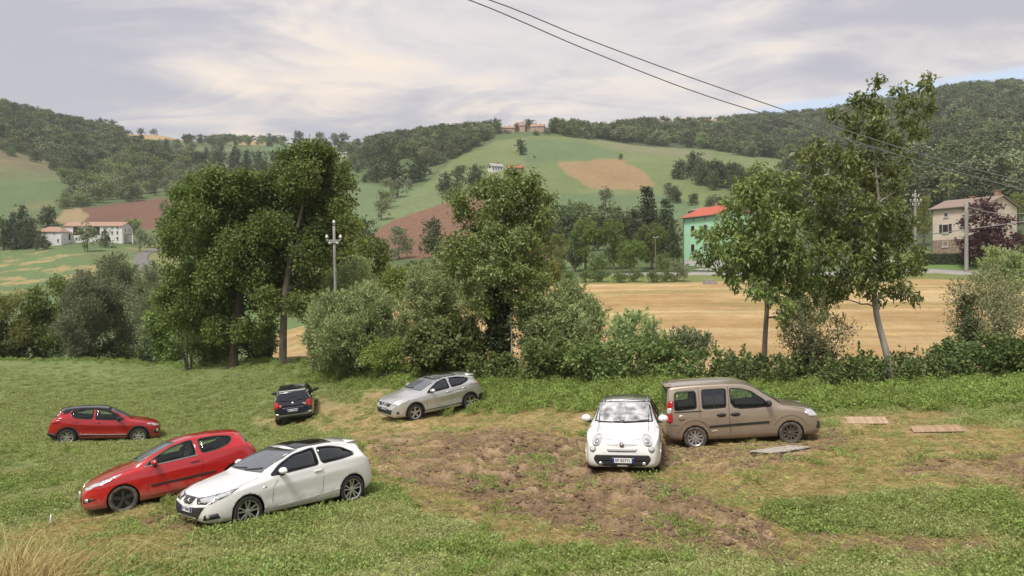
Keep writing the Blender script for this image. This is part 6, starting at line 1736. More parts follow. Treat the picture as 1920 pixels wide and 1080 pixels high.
FT = [
 # farmhouse
 ('dark_tree', 'dark tree at the left picture edge beside the white farmhouse', 6, 468, 60, 'dark', 44, 250, 320),
 ('conifer_tree', 'tallest dark conifer left of the white farmhouse', 42, 467, 82, 'conifer', 50, 250, 320),
 ('conifer_tree', 'second dark conifer between the farmhouse and the picture edge', 24, 467, 70, 'conifer', 44, 250, 320),
 ('dark_tree', 'broad dark tree touching the low wing of the white farmhouse', 62, 466, 58, 'dark', 40, 250, 320),
 ('dark_tree', 'dark tree rising behind the low wing of the white farmhouse', 92, 425, 40, 'dark', 44, 330, 400),
 ('dark_bush', 'dark round bush hiding the corner of the farmhouse wing', 82, 468, 32, 'bush', 44, 240, 300),
 ('round_tree', 'grey-green tree on the lawn in front of the farmhouse middle', 164, 472, 52, 'pale', 42, 240, 300),
 ('round_bush', 'round dark shrub right of the lawn tree at the farmhouse', 196, 464, 38, 'bush', 40, 240, 300),
 ('round_tree', 'small slim tree on the lawn left of the lane bend', 262, 472, 46, 'pale', 26, 240, 300),
 ('round_bush', 'shrub between the slim tree and the lane bend', 280, 464, 26, 'palebush', 34, 250, 310),
 ('tall_tree', 'tall grey tree over the lane, against the ploughed slope', 306, 452, 72, 'tall', 34, 270, 340),
 ('dark_tree', 'dark tree beside the lane half behind the big elm', 325, 455, 60, 'dark', 40, 270, 340),
 ('round_tree', 'tree right of the farmhouse porch', 250, 440, 32, 'green', 36, 300, 360),
 # left slope
 ('pale_tree', 'light green tree at the right corner of the bare left slope', 128, 345, 34, 'green', 34, 400, 560),
 ('pale_tree', 'second light green tree beside the corner of the bare left slope', 150, 350, 26, 'green', 30, 400, 560),
 ('skyline_tree', 'leftmost dark tree of the clump on the left skyline', 168, 236, 22, 'dark', 26, 600, 1000),
 ('skyline_tree', 'tallest dark tree in the clump on the left skyline', 186, 238, 26, 'dark', 30, 600, 1000),
 ('skyline_tree', 'right-hand dark tree of the clump on the left skyline', 206, 239, 25, 'dark', 28, 600, 1000),
 ('skyline_bush', 'first round bush on the skyline over the straw strip', 264, 249, 14, 'bush', 22, 700, 1000),
 ('skyline_bush', 'second round bush on the skyline over the straw strip', 287, 251, 13, 'bush', 20, 700, 1000),
 ('skyline_hedge', 'low hedge bush on the skyline left of the two round bushes', 238, 246, 9, 'bush', 24, 700, 1000),
 ('dark_tree', 'dark round tree among the pale terraces of the left slope', 284, 300, 20, 'dark', 22, 500, 900),
 ('dark_tree', 'dark tree below the pale terraces, left of the conifers', 298, 318, 24, 'round', 26, 450, 800),
 ('dark_tree', 'dark tree over the top of the left big elm', 405, 326, 44, 'dark', 40, 380, 600),
 ('conifer_tree', 'first dark conifer behind the top of the big elms', 440, 328, 54, 'conifer', 34, 380, 600),
 ('conifer_tree', 'second dark conifer behind the top of the big elms', 462, 330, 50, 'conifer', 34, 380, 600),
 ('dark_tree', 'dark tree right of the conifers behind the big elms', 490, 328, 46, 'dark', 42, 380, 600),
 ('dark_tree', 'dark tree between the conifers and the taller big elm', 520, 325, 42, 'dark', 40, 380, 600),
 ('skyline_tree', 'small round tree alone on the middle skyline', 503, 268, 19, 'dark', 14, 700, 1150),
 ('skyline_bush', 'pale bush on the middle skyline', 528, 268, 14, 'palebush', 30, 700, 1150),
 ('skyline_tree', 'dark tree behind the pale skyline bush', 562, 270, 24, 'round', 30, 700, 1150),
 ('skyline_tree', 'round tree on the middle skyline over the taller big elm', 598, 272, 24, 'dark', 28, 700, 1150),
 ('skyline_tree', 'dark tree right of the elm top on the skyline', 628, 274, 24, 'dark', 26, 700, 1150),
 ('skyline_tree', 'dark tree beside the pale hill path on the skyline', 645, 278, 28, 'round', 30, 650, 1150),
 ('pale_tree', 'pale tree left of the hill path below the skyline', 656, 298, 32, 'pale', 34, 500, 1000),
 ('skyline_tree', 'dark tree standing over the pale hill path', 672, 272, 18, 'dark', 24, 650, 1150),
 ('dark_tree', 'dark tree right of the pale hill path', 690, 306, 34, 'round', 30, 500, 900),
 # valley
 ('dark_tree', 'tall dark tree at the left corner of the valley wood', 718, 308, 52, 'dark', 44, 450, 800),
 ('dark_tree', 'broad black-green tree in the valley grove, left one', 705, 342, 46, 'dark', 44, 420, 600),
 ('dark_tree', 'broad black-green tree in the valley grove, middle one', 740, 344, 58, 'dark', 58, 420, 600),
 ('dark_tree', 'broad black-green tree in the valley grove, right one', 778, 342, 54, 'dark', 52, 420, 600),
 ('round_tree', 'olive tree at the right end of the valley grove', 796, 330, 40, 'round', 34, 420, 600),
 ('pale_bush', 'small bush under the left part of the valley grove', 724, 350, 18, 'palebush', 24, 340, 520),
 ('pale_tree', 'round pale tree below the valley grove', 746, 370, 34, 'pale', 34, 300, 480),
 ('pale_bush', 'small round bush right of the pale valley tree', 767, 356, 18, 'palebush', 18, 340, 520),
 ('pale_tree', 'pale tree at the bottom of the valley hedge', 715, 413, 42, 'pale', 34, 240, 380),
 ('pale_tree', 'pale tree half way down the valley hedge', 726, 392, 40, 'green', 36, 260, 420),
 ('dark_tree', 'left dark tree of the copse over the ploughed field', 832, 364, 42, 'dark', 36, 330, 480),
 ('dark_tree', 'middle dark tree of the copse over the ploughed field', 858, 362, 54, 'round', 44, 330, 480),
 ('dark_tree', 'right dark tree of the copse over the ploughed field', 888, 352, 44, 'dark', 44, 330, 480),
 ('round_bush', 'pale bush at the foot of the copse over the ploughed field', 840, 374, 18, 'palebush', 30, 300, 450),
 ('lone_tree', 'lone dark round tree high on the big green hill', 977, 290, 29, 'dark', 26, 380, 640),
 ('small_tree', 'tiny lone tree on the straw patch edge of the big hill', 1163, 300, 13, 'green', 11, 380, 640),
 ('dark_bush', 'tiny black bush right of the lone hill tree', 1002, 297, 6, 'bush', 8, 380, 640),
 ('dark_bush', 'long low thicket at the foot of the big green hill', 1088, 394, 16, 'bush', 40, 280, 460),
 ('dark_bush', 'slim dark bush at the left end of the low thicket', 1069, 391, 20, 'bush', 12, 280, 460),
 ('grey_tree', 'grey-green tree over the low thicket on the hill foot', 1136, 392, 42, 'pale', 32, 280, 460),
 ('round_bush', 'bright bush in front of the low thicket on the hill foot', 1132, 412, 26, 'greenbush', 36, 240, 420),
 # round the hilltop village
 ('skyline_tree', 'broad dark tree standing highest behind the hilltop village', 995, 226, 22, 'dark', 30, 600, 760),
 ('skyline_tree', 'small dark tree left of the highest tree over the hilltop village', 978, 227, 18, 'dark', 14, 600, 760),
 ('dark_tree', 'dark tree at the left end of the hilltop village', 925, 247, 30, 'dark', 30, 540, 680),
 ('dark_tree', 'dark tree below the left end of the hilltop village', 908, 256, 30, 'round', 34, 500, 680),
 ('small_tree', 'slim dark tree in front of the hilltop houses', 970, 248, 17, 'dark', 11, 560, 680),
 ('dark_bush', 'bush under the pink house of the hilltop village', 950, 251, 9, 'bush', 22, 560, 680),
 ('dark_bush', 'bush under the right-hand houses of the hilltop village', 1006, 254, 10, 'bush', 24, 560, 680),
 ('dark_bush', 'bush at the right foot of the hilltop village', 1024, 252, 12, 'bush', 22, 560, 680),
 ('dark_tree', 'dark tree at the right end of the hilltop village', 1041, 250, 24, 'dark', 24, 540, 680),
 # around the houses
 ('grey_tree', 'grey round tree left of the central ivy tree, over the ploughed field foot', 748, 486, 62, 'midgrey', 56, 150, 320),
 ('dark_tree', 'dark round tree just left of the central ivy tree', 816, 484, 76, 'dark', 56, 150, 320),
 ('dark_tree', 'dark tree behind the pale pointed willow', 690, 480, 72, 'dark', 52, 150, 320),
 ('broad_tree', 'broad olive tree left of the tall conifer near the green house', 1098, 508, 98, 'mid', 64, 120, 190),
 ('broad_tree', 'leafy tree between the olive tree and the tall conifer', 1150, 506, 92, 'mid', 66, 120, 190),
 ('dark_tree', 'low dark tree under the olive tree beside the stubble field', 1078, 510, 66, 'midtall', 44, 120, 180),
 ('conifer_tree', 'tall sparse conifer left of the green house', 1212, 478, 132, 'bigconifer', 122, 140, 190),
 ('conifer_tree', 'darker second conifer touching the green house', 1248, 482, 112, 'bigconifer', 100, 140, 190),
 ('broad_tree', 'yellowish broad tree in front of the tall conifer', 1222, 505, 86, 'mid', 66, 125, 170),
 ('dark_tree', 'dark narrow tree against the left wall of the green house', 1264, 498, 90, 'midtall', 44, 128, 170),
 ('broad_tree', 'tree half hidden between the ivy tree and the olive tree', 1048, 505, 66, 'mid2', 50, 120, 190),
 ('broad_tree', 'low leafy tree under the yellowish broad tree beside the road', 1185, 512, 62, 'mid', 60, 118, 150),
 ('dark_bush', 'dark bush in the shade between the olive tree and the road', 1120, 514, 40, 'midbush', 60, 118, 150),
 ('dark_bush', 'dark bush under the tall conifer beside the road', 1240, 510, 36, 'midbush', 50, 118, 150),
 ('dark_bush', 'dark bush at the left end of the roadside trees', 1050, 516, 34, 'midbush', 50, 110, 150),
 ('dark_tree', 'dark tree behind the olive tree at the hill foot', 1120, 470, 62, 'midtall', 60, 160, 240),
 ('olive_bush', 'olive bush on the road bank in front of the green house', 1270, 528, 38, 'midgrey', 44, 105, 135),
 ('pine_tree', 'big dark pine behind the roof of the cream house', 1805, 392, 60, 'pine', 92, 160, 230),
 ('plum_tree', 'dark purple plum tree in front of the cream house', 1862, 503, 128, 'plum', 150, 127, 128.5),
 ('yellow_tree', 'yellow-green tree left of the cream house behind the pole', 1732, 462, 92, 'mid2', 50, 140, 180),
 ('yellow_tree', 'yellow-green tree behind the right end of the cream house', 1908, 420, 56, 'mid2', 50, 150, 200),
 ('dark_tree', 'dark garden tree at the right picture edge by the plum tree', 1912, 476, 46, 'midtall', 36, 126, 138),
 ('garden_bush', 'dark garden shrub under the window of the cream house', 1790, 470, 26, 'midbush', 36, 128, 140),
 ('broad_tree', 'tree seen through the walnuts beside the road', 1400, 500, 70, 'mid', 60, 126, 170),
 ('broad_tree', 'second tree seen through the walnuts right of the road bend', 1560, 490, 84, 'mid', 70, 135, 190),
 ('broad_tree', 'tree seen between the leaning walnut and the insulator pole', 1660, 480, 90, 'mid', 66, 135, 190),
]
for nm, lb, px, py, h, k, w, d0, d1 in FT:
    far_tree(nm, lb, px, py, h, k, w, d0, d1, cat='bush' if ('bush' in nm or 'hedge' in nm) else 'tree')
# bramble bank between stubble and road
for i, (px, w) in enumerate([(1096, 40), (1128, 44), (1160, 46), (1192, 40), (1222, 42), (1250, 34), (1068, 36)]):
    far_tree('bank_bush', '%s bramble bush from the left on the bank between straw field and road' % ORD[[1068, 1096, 1128, 1160, 1192, 1222, 1250].index(px)], px, 529 - (1 if i % 2 else 0), 24, 'midbush', w, 105, 130, group='bramble bushes on the road bank', cat='bush')
# trees dotted over the scrubby slope, in rows of their own group
def dotted(n, poly, d0, d1, kinds, h0, h1, label, group, name='scrub_tree', cat='tree', seed=1):
    rng = np.random.default_rng(seed); P = np.array(poly, float); lo, hi = P.min(0), P.max(0); c = 0; made = []
    for _ in range(n * 30):
        if c >= n: break
        px, py = rng.uniform(lo[0], hi[0]), rng.uniform(lo[1], hi[1])
        if sdist(poly, np.array([px]), np.array([py]))[0] < 0: continue
        far_tree(name, label, px, py, rng.uniform(h0, h1), kinds[rng.integers(len(kinds))], None, d0, d1, group=group, cat=cat); c += 1; made.append((px, bpy.context.scene.objects[-1] if False else LAST[0]))
    if n <= 26:
        for i, (x, o) in enumerate(sorted(made, key=lambda t: t[0])): o['label'] = '%s from the left in the %s' % (ORD[i] + ' ' + cat, label)
dotted(120, [(130, 355), (200, 308), (300, 304), (400, 298), (420, 335), (340, 375), (250, 378), (160, 386), (110, 400)], 380, 620, ('green', 'pale', 'round', 'greenbush', 'green', 'palebush'), 18, 36, 'round tree scattered over the scrubby slope above the ploughed field', 'trees scattered over the scrubby left slope', seed=11)
dotted(26, [(0, 272), (60, 284), (135, 318), (150, 340), (135, 340), (60, 300), (0, 288)], 420, 640, ('round', 'bush', 'palebush', 'green'), 14, 22, 'hedgerow over the bare left slope', 'hedgerow along the top of the bare left slope', 'hedgerow_tree', seed=12)
dotted(34, [(260, 290), (300, 270), (440, 270), (450, 300), (380, 318), (290, 320)], 560, 900, ('round', 'bush', 'pale', 'dark'), 12, 20, 'small tree between the pale terraces of the left hill', 'trees between the pale terraces', 'terrace_tree', seed=13)
dotted(16, [(1268, 326), (1330, 338), (1430, 362), (1430, 372), (1300, 352), (1266, 336)], 330, 560, ('dark', 'round', 'round2', 'dark'), 36, 52, 'dark grove on the big hill', 'grove on the right flank of the big hill', 'grove_tree', seed=14)
dotted(18, [(1222, 352), (1260, 362), (1330, 380), (1390, 392), (1330, 398), (1280, 388), (1225, 364)], 300, 460, ('bush', 'palebush', 'round'), 14, 26, 'loose bush row on the hill flank', 'bushes below the grove on the hill flank', 'slope_bush', 'bush', seed=15)
dotted(22, [(600, 300), (650, 285), (690, 290), (710, 330), (690, 345), (640, 335)], 420, 900, ('dark', 'round', 'bush'), 16, 28, 'thin dark belt beside the pale hill path', 'thin tree belt beside the hill path', 'belt_tree', seed=16)

# ------------------------------------------------------------------ woods that read as one mass, and ground cover: instanced
def gn_scatter(name, P, scale, rot, protos, idx, kind='stuff', label=None, tilt=None):
    me = bpy.data.meshes.new(name)
    P = np.asarray(P, np.float32)
    me.vertices.add(len(P)); me.vertices.foreach_set('co', P.ravel())
    for nm, ty, dat in (('sc', 'FLOAT_VECTOR', np.asarray(scale, np.float32)), ('ro', 'FLOAT_VECTOR', np.asarray(rot, np.float32))):
        a = me.attributes.new(nm, ty, 'POINT'); a.data.foreach_set('vector', dat.ravel())
    a = me.attributes.new('ix', 'INT', 'POINT'); a.data.foreach_set('value', np.asarray(idx, np.int32))
    o = link(name, me); tag(o, label, kind=kind)
    coll = bpy.data.collections.new(name + '_kinds')
    for i, m in enumerate(protos):
        po = bpy.data.objects.new('%s_kind_%02d' % (name, i), m); coll.objects.link(po)
    g = bpy.data.node_groups.new(name, 'GeometryNodeTree')
    g.interface.new_socket('Geometry', in_out='INPUT', socket_type='NodeSocketGeometry'); g.interface.new_socket('Geometry', in_out='OUTPUT', socket_type='NodeSocketGeometry')
    n = g.nodes; L = g.links
    gi = n.new('NodeGroupInput'); go = n.new('NodeGroupOutput'); ip = n.new('GeometryNodeInstanceOnPoints'); ci = n.new('GeometryNodeCollectionInfo')
    ci.inputs['Collection'].default_value = coll; ci.inputs['Separate Children'].default_value = True; ci.inputs['Reset Children'].default_value = True
    ip.inputs['Pick Instance'].default_value = True
    def attr(nm, ty):
        a = n.new('GeometryNodeInputNamedAttribute'); a.data_type = ty; a.inputs['Name'].default_value = nm; return a.outputs['Attribute']
    e = n.new('FunctionNodeEulerToRotation')
    L.new(attr('ro', 'FLOAT_VECTOR'), e.inputs[0]); L.new(e.outputs[0], ip.inputs['Rotation'])
    L.new(attr('sc', 'FLOAT_VECTOR'), ip.inputs['Scale']); L.new(attr('ix', 'INT'), ip.inputs['Instance Index'])
    L.new(ci.outputs[0], ip.inputs['Instance']); L.new(gi.outputs[0], ip.inputs['Points']); L.new(ip.outputs[0], go.inputs[0])
    md = o.modifiers.new('scatter', 'NODES'); md.node_group = g
    return o

def joined(name, tm, cm):
    """trunk and crown of a far tree as one mesh"""
    bm = bmesh.new(); bm.from_mesh(cm); n0 = len(bm.faces); bm.from_mesh(tm)
    bm.faces.ensure_lookup_table()
    me = bpy.data.meshes.new(name)
    for f in bm.faces[n0:]: f.material_index = 1
    bm.to_mesh(me); bm.free(); me.materials.append(cm.materials[0]); me.materials.append(tm.materials[0])
    return me
WOODK = [joined('wood_' + k, *proto(kd, 500 + i, m, BARK, 900, .075)) for i, (k, kd, m) in enumerate([('a', 'round', L_FAR), ('b', 'round', L_FAR), ('c', 'round', L_FAR2), ('d', 'tall', L_FAR), ('e', 'round', L_DARK), ('f', 'round', L_FARG)])]

def wood(name, label, polys, d0, d1, n, h0, h1, seed, w=(.24, .20, .20, .10, .12, .14), gap=.62):
    rng = np.random.default_rng(seed); PX = []; PD = []
    k = n * 14
    a = np.concatenate([np.array(p, float) for p in polys]); 
    px = rng.uniform(a[:, 0].min(), a[:, 0].max(), k)
    d = np.sqrt(rng.uniform(d0 ** 2, d1 ** 2, k))
    z = terr_pd(px, d); py = YH + (H - z) / d * F
    ins = np.zeros(k, bool)
    for p in polys: ins |= (sdist(p, px, py) + (fbm(px * .5, d, 30, 3, seed) - .5) * 14) > 0
    ins &= fbm((px - CX) / F * d, d, 48, 3, seed + 3) < gap
    i = np.where(ins)[0][:n]
    px, d, z = px[i], d[i], z[i]; m = len(i)
    P = np.stack([(px - CX) / F * d, d, z - .3], -1)
    h = rng.uniform(h0, h1, m); ws = rng.uniform(1.0, 1.45, m) * h
    return gn_scatter(name, P, np.stack([ws, ws, h], -1), np.stack([np.zeros(m), np.zeros(m), rng.uniform(0, 6.28, m)], -1), WOODK, rng.choice(6, m, p=w), label=label)

wood('forest', 'dense wood covering the upper left hill', [[(-300, 140), (0, 185), (60, 205), (140, 212), (215, 234), (225, 264), (300, 294), (330, 306), (250, 312), (165, 320), (135, 318), (60, 283), (0, 268), (-300, 240)]], 480, 860, 1400, 6, 14, 21)
wood('forest', 'wood along the left edge of the big hill up to the village', [[(690, 262), (760, 240), (860, 236), (935, 225), (950, 246), (905, 275), (850, 297), (800, 318), (790, 300), (700, 300)]], 430, 780, 420, 7, 13, 22)
wood('forest', 'wood on the ridge behind the big hill and below the long village', [[(1030, 246), (1130, 244), (1230, 243), (1340, 240), (1380, 222), (1440, 214), (1540, 197), (1560, 300), (1480, 302), (1380, 288), (1250, 276), (1120, 259), (1035, 250)]], 560, 1010, 1300, 6, 14, 23)
wood('forest', 'dense wood covering the high hill on the right', [[(1500, 205), (1600, 190), (1750, 165), (1850, 150), (2000, 140), (2300, 120), (2300, 400), (1900, 385), (1750, 400), (1640, 430), (1500, 420), (1430, 380), (1480, 330), (1520, 300)]], 190, 980, 3000, 6, 16, 24)
wood('forest', 'small wood filling the valley left of the green house', [[(1010, 420), (1060, 425), (1180, 425), (1200, 470), (1060, 490), (1000, 480)]], 165, 300, 40, 6, 9, 25, (.3, .2, .1, .1, .2, .1))
wood('forest', 'wooded skyline behind the middle fields', [[(330, 250), (440, 252), (600, 258), (720, 258), (700, 275), (560, 276), (420, 272), (350, 268)]], 800, 1100, 90, 6, 10, 26)
# ------------------------------------------------------------------ buildings
def plaster(name, col, var=.08): return mat(name, col, .9, var=var, scale=.7, bump=.15, bscale=20)
def tiles(name, col, col2): return mat(name, col, .85, var=.2, scale=3.0, col2=col2, bump=.8, bscale=9, stretch=(2.5, .6, 1))
WALL_GREEN = plaster('mint_plaster', (.370, .670, .440), .05)
WALL_BASE = plaster('white_plinth', (.58, .57, .55))
WALL_CREAM = plaster('cream_plaster', (.57, .495, .405))
WALL_WHITE = plaster('white_plaster', (.66, .66, .65))
WALL_PINK = plaster('pink_plaster', (.46, .30, .23))
WALL_PALE = plaster('pale_plaster', (.44, .40, .34))
WALL_BRICK = mat('old_brick', (.30, .17, .12), .9, var=.25, scale=4)
ROOF_RED = tiles('bright_red_tiles', (.36, .075, .042), (.50, .135, .075))
ROOF_OLD = tiles('old_roof_tiles', (.30, .175, .125), (.42, .27, .20))
ROOF_BROWN = tiles('brown_roof_tiles', (.215, .155, .125), (.30, .225, .185))
ROOF_GREY = tiles('grey_roof', (.30, .29, .28), (.38, .37, .36))
PANE = mat('window_pane', (.018, .022, .026), .08, var=.3, coat=.5)
SHUT_D = mat('dark_shutter', (.035, .030, .030), .6)
SHUT_P = mat('pale_frame', (.50, .52, .50), .6)
OPENING = mat('barn_shade', (.020, .018, .016), .9)

GUTTER = mat('grey_gutter', (.16, .15, .14), .5, .3)
def house(name, label, loc, yaw, L, D, hw, rise, wallm, roofm, wins=(), chim=(), hip=0.0, over=.45, plinth=None, cat='house', group=None, down=.8, gutter=False):
    root = empty(name, loc); root.rotation_euler = (0, 0, math.radians(yaw)); tag(root, label, cat, group)
    bm = bmesh.new(); h2 = D / 2
    def prism(x0, x1):
        A = [bm.verts.new((x0, y, z)) for y, z in ((-h2, -down), (h2, -down), (h2, hw), (0, hw + (rise if not hip else 0)), (-h2, hw))]
        B = [bm.verts.new((x1, y, z)) for y, z in ((-h2, -down), (h2, -down), (h2, hw), (0, hw + (rise if not hip else 0)), (-h2, hw))]
        bm.faces.new(A[::-1]); bm.faces.new(B)
        for i in range(5): bm.faces.new((A[i], A[(i + 1) % 5], B[(i + 1) % 5], B[i]))
    prism(-L / 2, L / 2)
    bmesh.ops.recalc_face_normals(bm, faces=bm.faces)
    obm('wall', bm, wallm, root)
    # roof slabs
    bm = bmesh.new(); th = .16; k = rise / h2; eo = over
    ze = hw - k * eo + .06; zr = hw + rise + .06; x0 = L / 2 + eo * .8; xr = x0 - hip
    T = []
    for dz in (0, th):
        T.append([bm.verts.new(p) for p in ((-x0, -h2 - eo, ze + dz), (x0, -h2 - eo, ze + dz), (xr, 0, zr + dz), (-xr, 0, zr + dz), (-x0, h2 + eo, ze + dz), (x0, h2 + eo, ze + dz))])
    for t, fl in ((T[1], 0), (T[0], 1)):
        for f in ((0, 1, 2, 3), (3, 2, 5, 4)) + (((1, 5, 2), (4, 0, 3)) if hip else ()):
            bm.faces.new([t[i] for i in (f[::-1] if fl else f)])
    loop = (0, 1, 5, 4) if hip else (0, 1, 2, 5, 4, 3)
    for i in range(len(loop)):
        a, b = loop[i], loop[(i + 1) % len(loop)]
        bm.faces.new((T[0][a], T[0][b], T[1][b], T[1][a]))
    bmesh.ops.recalc_face_normals(bm, faces=bm.faces)
    rf = obm('roof', bm, roofm, root)
    for x, y, h, s in chim:
        bm = bmesh.new(); zb = hw + rise * (1 - abs(y) / h2) - .3
        box(bm, x - s / 2, x + s / 2, y - s / 2, y + s / 2, zb, zb + h + .3); box(bm, x - s / 2 - .08, x + s / 2 + .08, y - s / 2 - .08, y + s / 2 + .08, zb + h + .3, zb + h + .42)
        obm('chimney', bm, WALL_BRICK, rf)
    if plinth:
        bm = bmesh.new(); box(bm, -L / 2 - .03, L / 2 + .03, -h2 - .03, h2 + .03, -down, plinth); obm('plinth', bm, WALL_BASE, root)
    if gutter:
        for sg in (-1, 1):
            V, Q = tube_np([(x, sg * (h2 + eo + .06), ze + .02) for x in np.linspace(-x0, x0, 4)], [.09] * 4, 8, False); link('gutter', mesh_np('gutter', V, Q), GUTTER, rf)
        V, Q = tube_np([(-L / 2 + .15, -h2 - .09, z) for z in (hw - .1, hw * .5, -.2)], [.07] * 3, 8, False); link('downpipe', mesh_np('downpipe', V, Q), GUTTER, root)
    for wi in wins:
        f, u, z, w, h = wi[:5]; kind = wi[5] if len(wi) > 5 else 'w'
        if f == 'f': M = Matrix.Translation((u, -h2, z))
        elif f == 'b': M = Matrix.Translation((u, h2, z)) @ Matrix.Rotation(math.pi, 4, 'Z')
        elif f == 'r': M = Matrix.Translation((L / 2, u, z)) @ Matrix.Rotation(math.pi / 2, 4, 'Z')
        else: M = Matrix.Translation((-L / 2, u, z)) @ Matrix.Rotation(-math.pi / 2, 4, 'Z')
        if kind == 'open':
            bm = bmesh.new(); box(bm, -w / 2, w / 2, -.03, .05, -h / 2, h / 2 - w * .12, M); box(bm, -w * .38, w * .38, -.03, .05, h / 2 - w * .12 + .001, h / 2, M)
            obm('barn_opening', bm, OPENING, root)
            continue
        if kind == 'door':
            bm = bmesh.new(); box(bm, -w / 2, w / 2, -.05, .05, -h / 2, h / 2, M); obm('door', bm, SHUT_D, root); continue
        bm = bmesh.new(); t = .09
        for a in ((-w / 2, -w / 2 + t, -h / 2, h / 2), (w / 2 - t, w / 2, -h / 2, h / 2), (-w / 2 + t, w / 2 - t, h / 2 - t, h / 2), (-w / 2 + t, w / 2 - t, -h / 2, -h / 2 + t)):
            box(bm, a[0], a[1], -.07, .04, a[2], a[3], M)
        box(bm, -w / 2 - .08, w / 2 + .08, -.16, .04, -h / 2 - .10, -h / 2 - .002, M)
        wf = obm('window', bm, SHUT_P, root)
        bm = bmesh.new(); box(bm, -w / 2 + t, w / 2 - t, -.02, .03, -h / 2 + t, h / 2 - t, M); obm('pane', bm, PANE, wf)
        if kind == 's':
            for sg in (-1, 1):
                bm = bmesh.new(); a, b = sorted((sg * (w / 2 + .01), sg * (w / 2 + w * .48))); box(bm, a, b, -.06, -.01, -h / 2, h / 2, M); obm('shutter', bm, SHUT_D, wf)
    return root

# mint green house: corner nearest the camera at photo column 1343
u1 = Vector((.506, -.864, 0)); v1 = Vector((.864, .506, 0))
c0 = Vector((33.05, 136.5, 8.75)) + v1 * 4.6
house('green_house', 'mint green three-storey house with bright red roof beside the dark conifers', c0, math.degrees(math.atan2(u1.y, u1.x)), 8.1, 9.2, 8.3, 1.9, WALL_GREEN, ROOF_RED,
      [('f', -1.6, 6.05, 1.0, 1.5), ('f', 1.5, 6.05, 1.0, 1.5), ('f', -1.6, 2.75, 1.0, 1.5), ('f', 1.5, 2.75, 1.0, 1.5), ('f', -1.4, 7.85, .5, .5), ('f', 1.4, 7.85, .5, .5), ('f', -2.9, .35, .7, .5), ('f', .2, .35, .7, .5), ('r', 0, 6.0, 1.0, 1.4), ('r', 0, 2.8, 1.0, 1.4)], [(1.5, 1.5, .8, .5)], plinth=.85, down=1.2, gutter=True)
band = bmesh.new()
house('grey_house', 'grey flat-roofed house peeping over the red roof of the green house', gpt(1352, 152) + Vector((0, 0, 0)), -50, 9, 9, 9.2, .9, WALL_PALE, ROOF_BROWN, [], [(-1, 0, .9, .6)])
# cream house on the right
u2 = Vector((.5, -.866, 0)); v2 = Vector((.866, .5, 0))
c1 = Vector((78.95, 136.8, 11.3)) + v2 * 4.8
house('cream_house', 'cream old farmhouse with brown tiled roof behind the purple plum tree', c1, -60, 9.7, 9.6, 7.4, 1.7, WALL_CREAM, ROOF_BROWN,
      [('f', -2.2, 6.2, .75, .8), ('f', -2.3, 3.75, 1.15, 1.6, 's'), ('f', 1.0, 4.6, 1.1, 1.6), ('f', 1.6, 1.2, 1.2, 2.2, 'door'), ('f', -2.3, 1.0, 1.0, 1.1), ('r', -1.6, 5.6, .9, 1.2), ('r', 1.8, 5.6, .9, 1.2), ('r', 0, 1.3, 1.3, 2.2, 'door')], [(4.0, .3, 1.1, .75), (-.6, .6, .7, .6)], down=1.5, gutter=True)
cr = [o for o in bpy.data.objects if o.name == 'cream_house'][0]
bm = bmesh.new(); box(bm, -4.88, 4.88, -4.83, 4.83, -1.5, 1.75); obm('stone_base', bm, mat('brown_stone', (.27, .20, .155), .9, var=.35, scale=2.5, bump=.5, bscale=6), cr)
bm = bmesh.new(); box(bm, -4.88, 4.88, -4.85, -4.80, 6.95, 7.25); obm('cornice', bm, WALL_PALE, cr)
# clipped hedge in front of it
rng = np.random.default_rng(77); hp = gpt(1768, 131); root = empty('clipped_hedge', hp); tag(root, 'clipped dark rectangular hedge in front of the cream house', 'hedge')
k = 5200; P = rng.uniform(-.5, .5, (k, 3)); ax = rng.integers(0, 3, k); P[np.arange(k), ax] = np.sign(P[np.arange(k), ax]) * .5
P = P * np.array([8.6, 1.2, 1.75]) + np.array([0, 0, .85]); V, Q = leaf_quads(P, .16, .4, rng)
link('foliage', mesh_np('foliage', V, Q, False, rng.uniform(0, .8, k)), L_DARK, root)
bm = bmesh.new(); box(bm, -4.15, 4.15, -.5, .5, -.2, 1.6); obm('stem', bm, mat('hedge_wood', (.03, .04, .018), .9, var=.4, scale=6), root)
# white farmhouse on the left
fl = unp(175, 453, 293)
house('white_farmhouse', 'long white farmhouse with old tiled roof and two dark barn openings on the left slope', Vector((fl.x, fl.y + 4, fl.z)), 0, 21.8, 8.2, 5.9, 1.7, WALL_WHITE, ROOF_OLD,
      [('f', -6.3, 4.0, 2.6, 3.2, 'open'), ('f', 1.2, 4.0, 2.6, 3.2, 'open'), ('f', 4.6, 5.2, .7, .7), ('f', 7.2, 5.2, .7, .7), ('f', 9.2, 5.2, .7, .7), ('f', 7.2, 3.4, .8, 1.2), ('f', 9.2, 3.4, .8, 1.2), ('f', 9.2, 1.2, .8, 1.3), ('f', 6.2, 1.2, .8, 1.3), ('f', 4.6, 3.4, .8, 1.2), ('f', -6.3, 1.0, .9, .8), ('r', -1.6, 4.6, .7, 1.2), ('r', 1.4, 4.8, .7, 1.2)], [(3, 1, .8, .6)], down=1.5, cat='farmhouse')
wg = unp(90, 457, 286)
house('farm_wing', 'low white wing with hipped roof at the left end of the farmhouse', Vector((wg.x, wg.y + 4, wg.z)), 0, 9.6, 7.6, 4.5, 1.9, WALL_WHITE, ROOF_OLD, [('f', -1.2, 3.9, .7, .6), ('f', 2.2, 3.9, .7, .6), ('f', 3.6, 1.2, .7, 1.2), ('r', 1.5, 2.8, 1.2, 2.2, 'open')], [], hip=3.2, cat='farmhouse', down=1.6)
pg = unp(246, 452, 294)
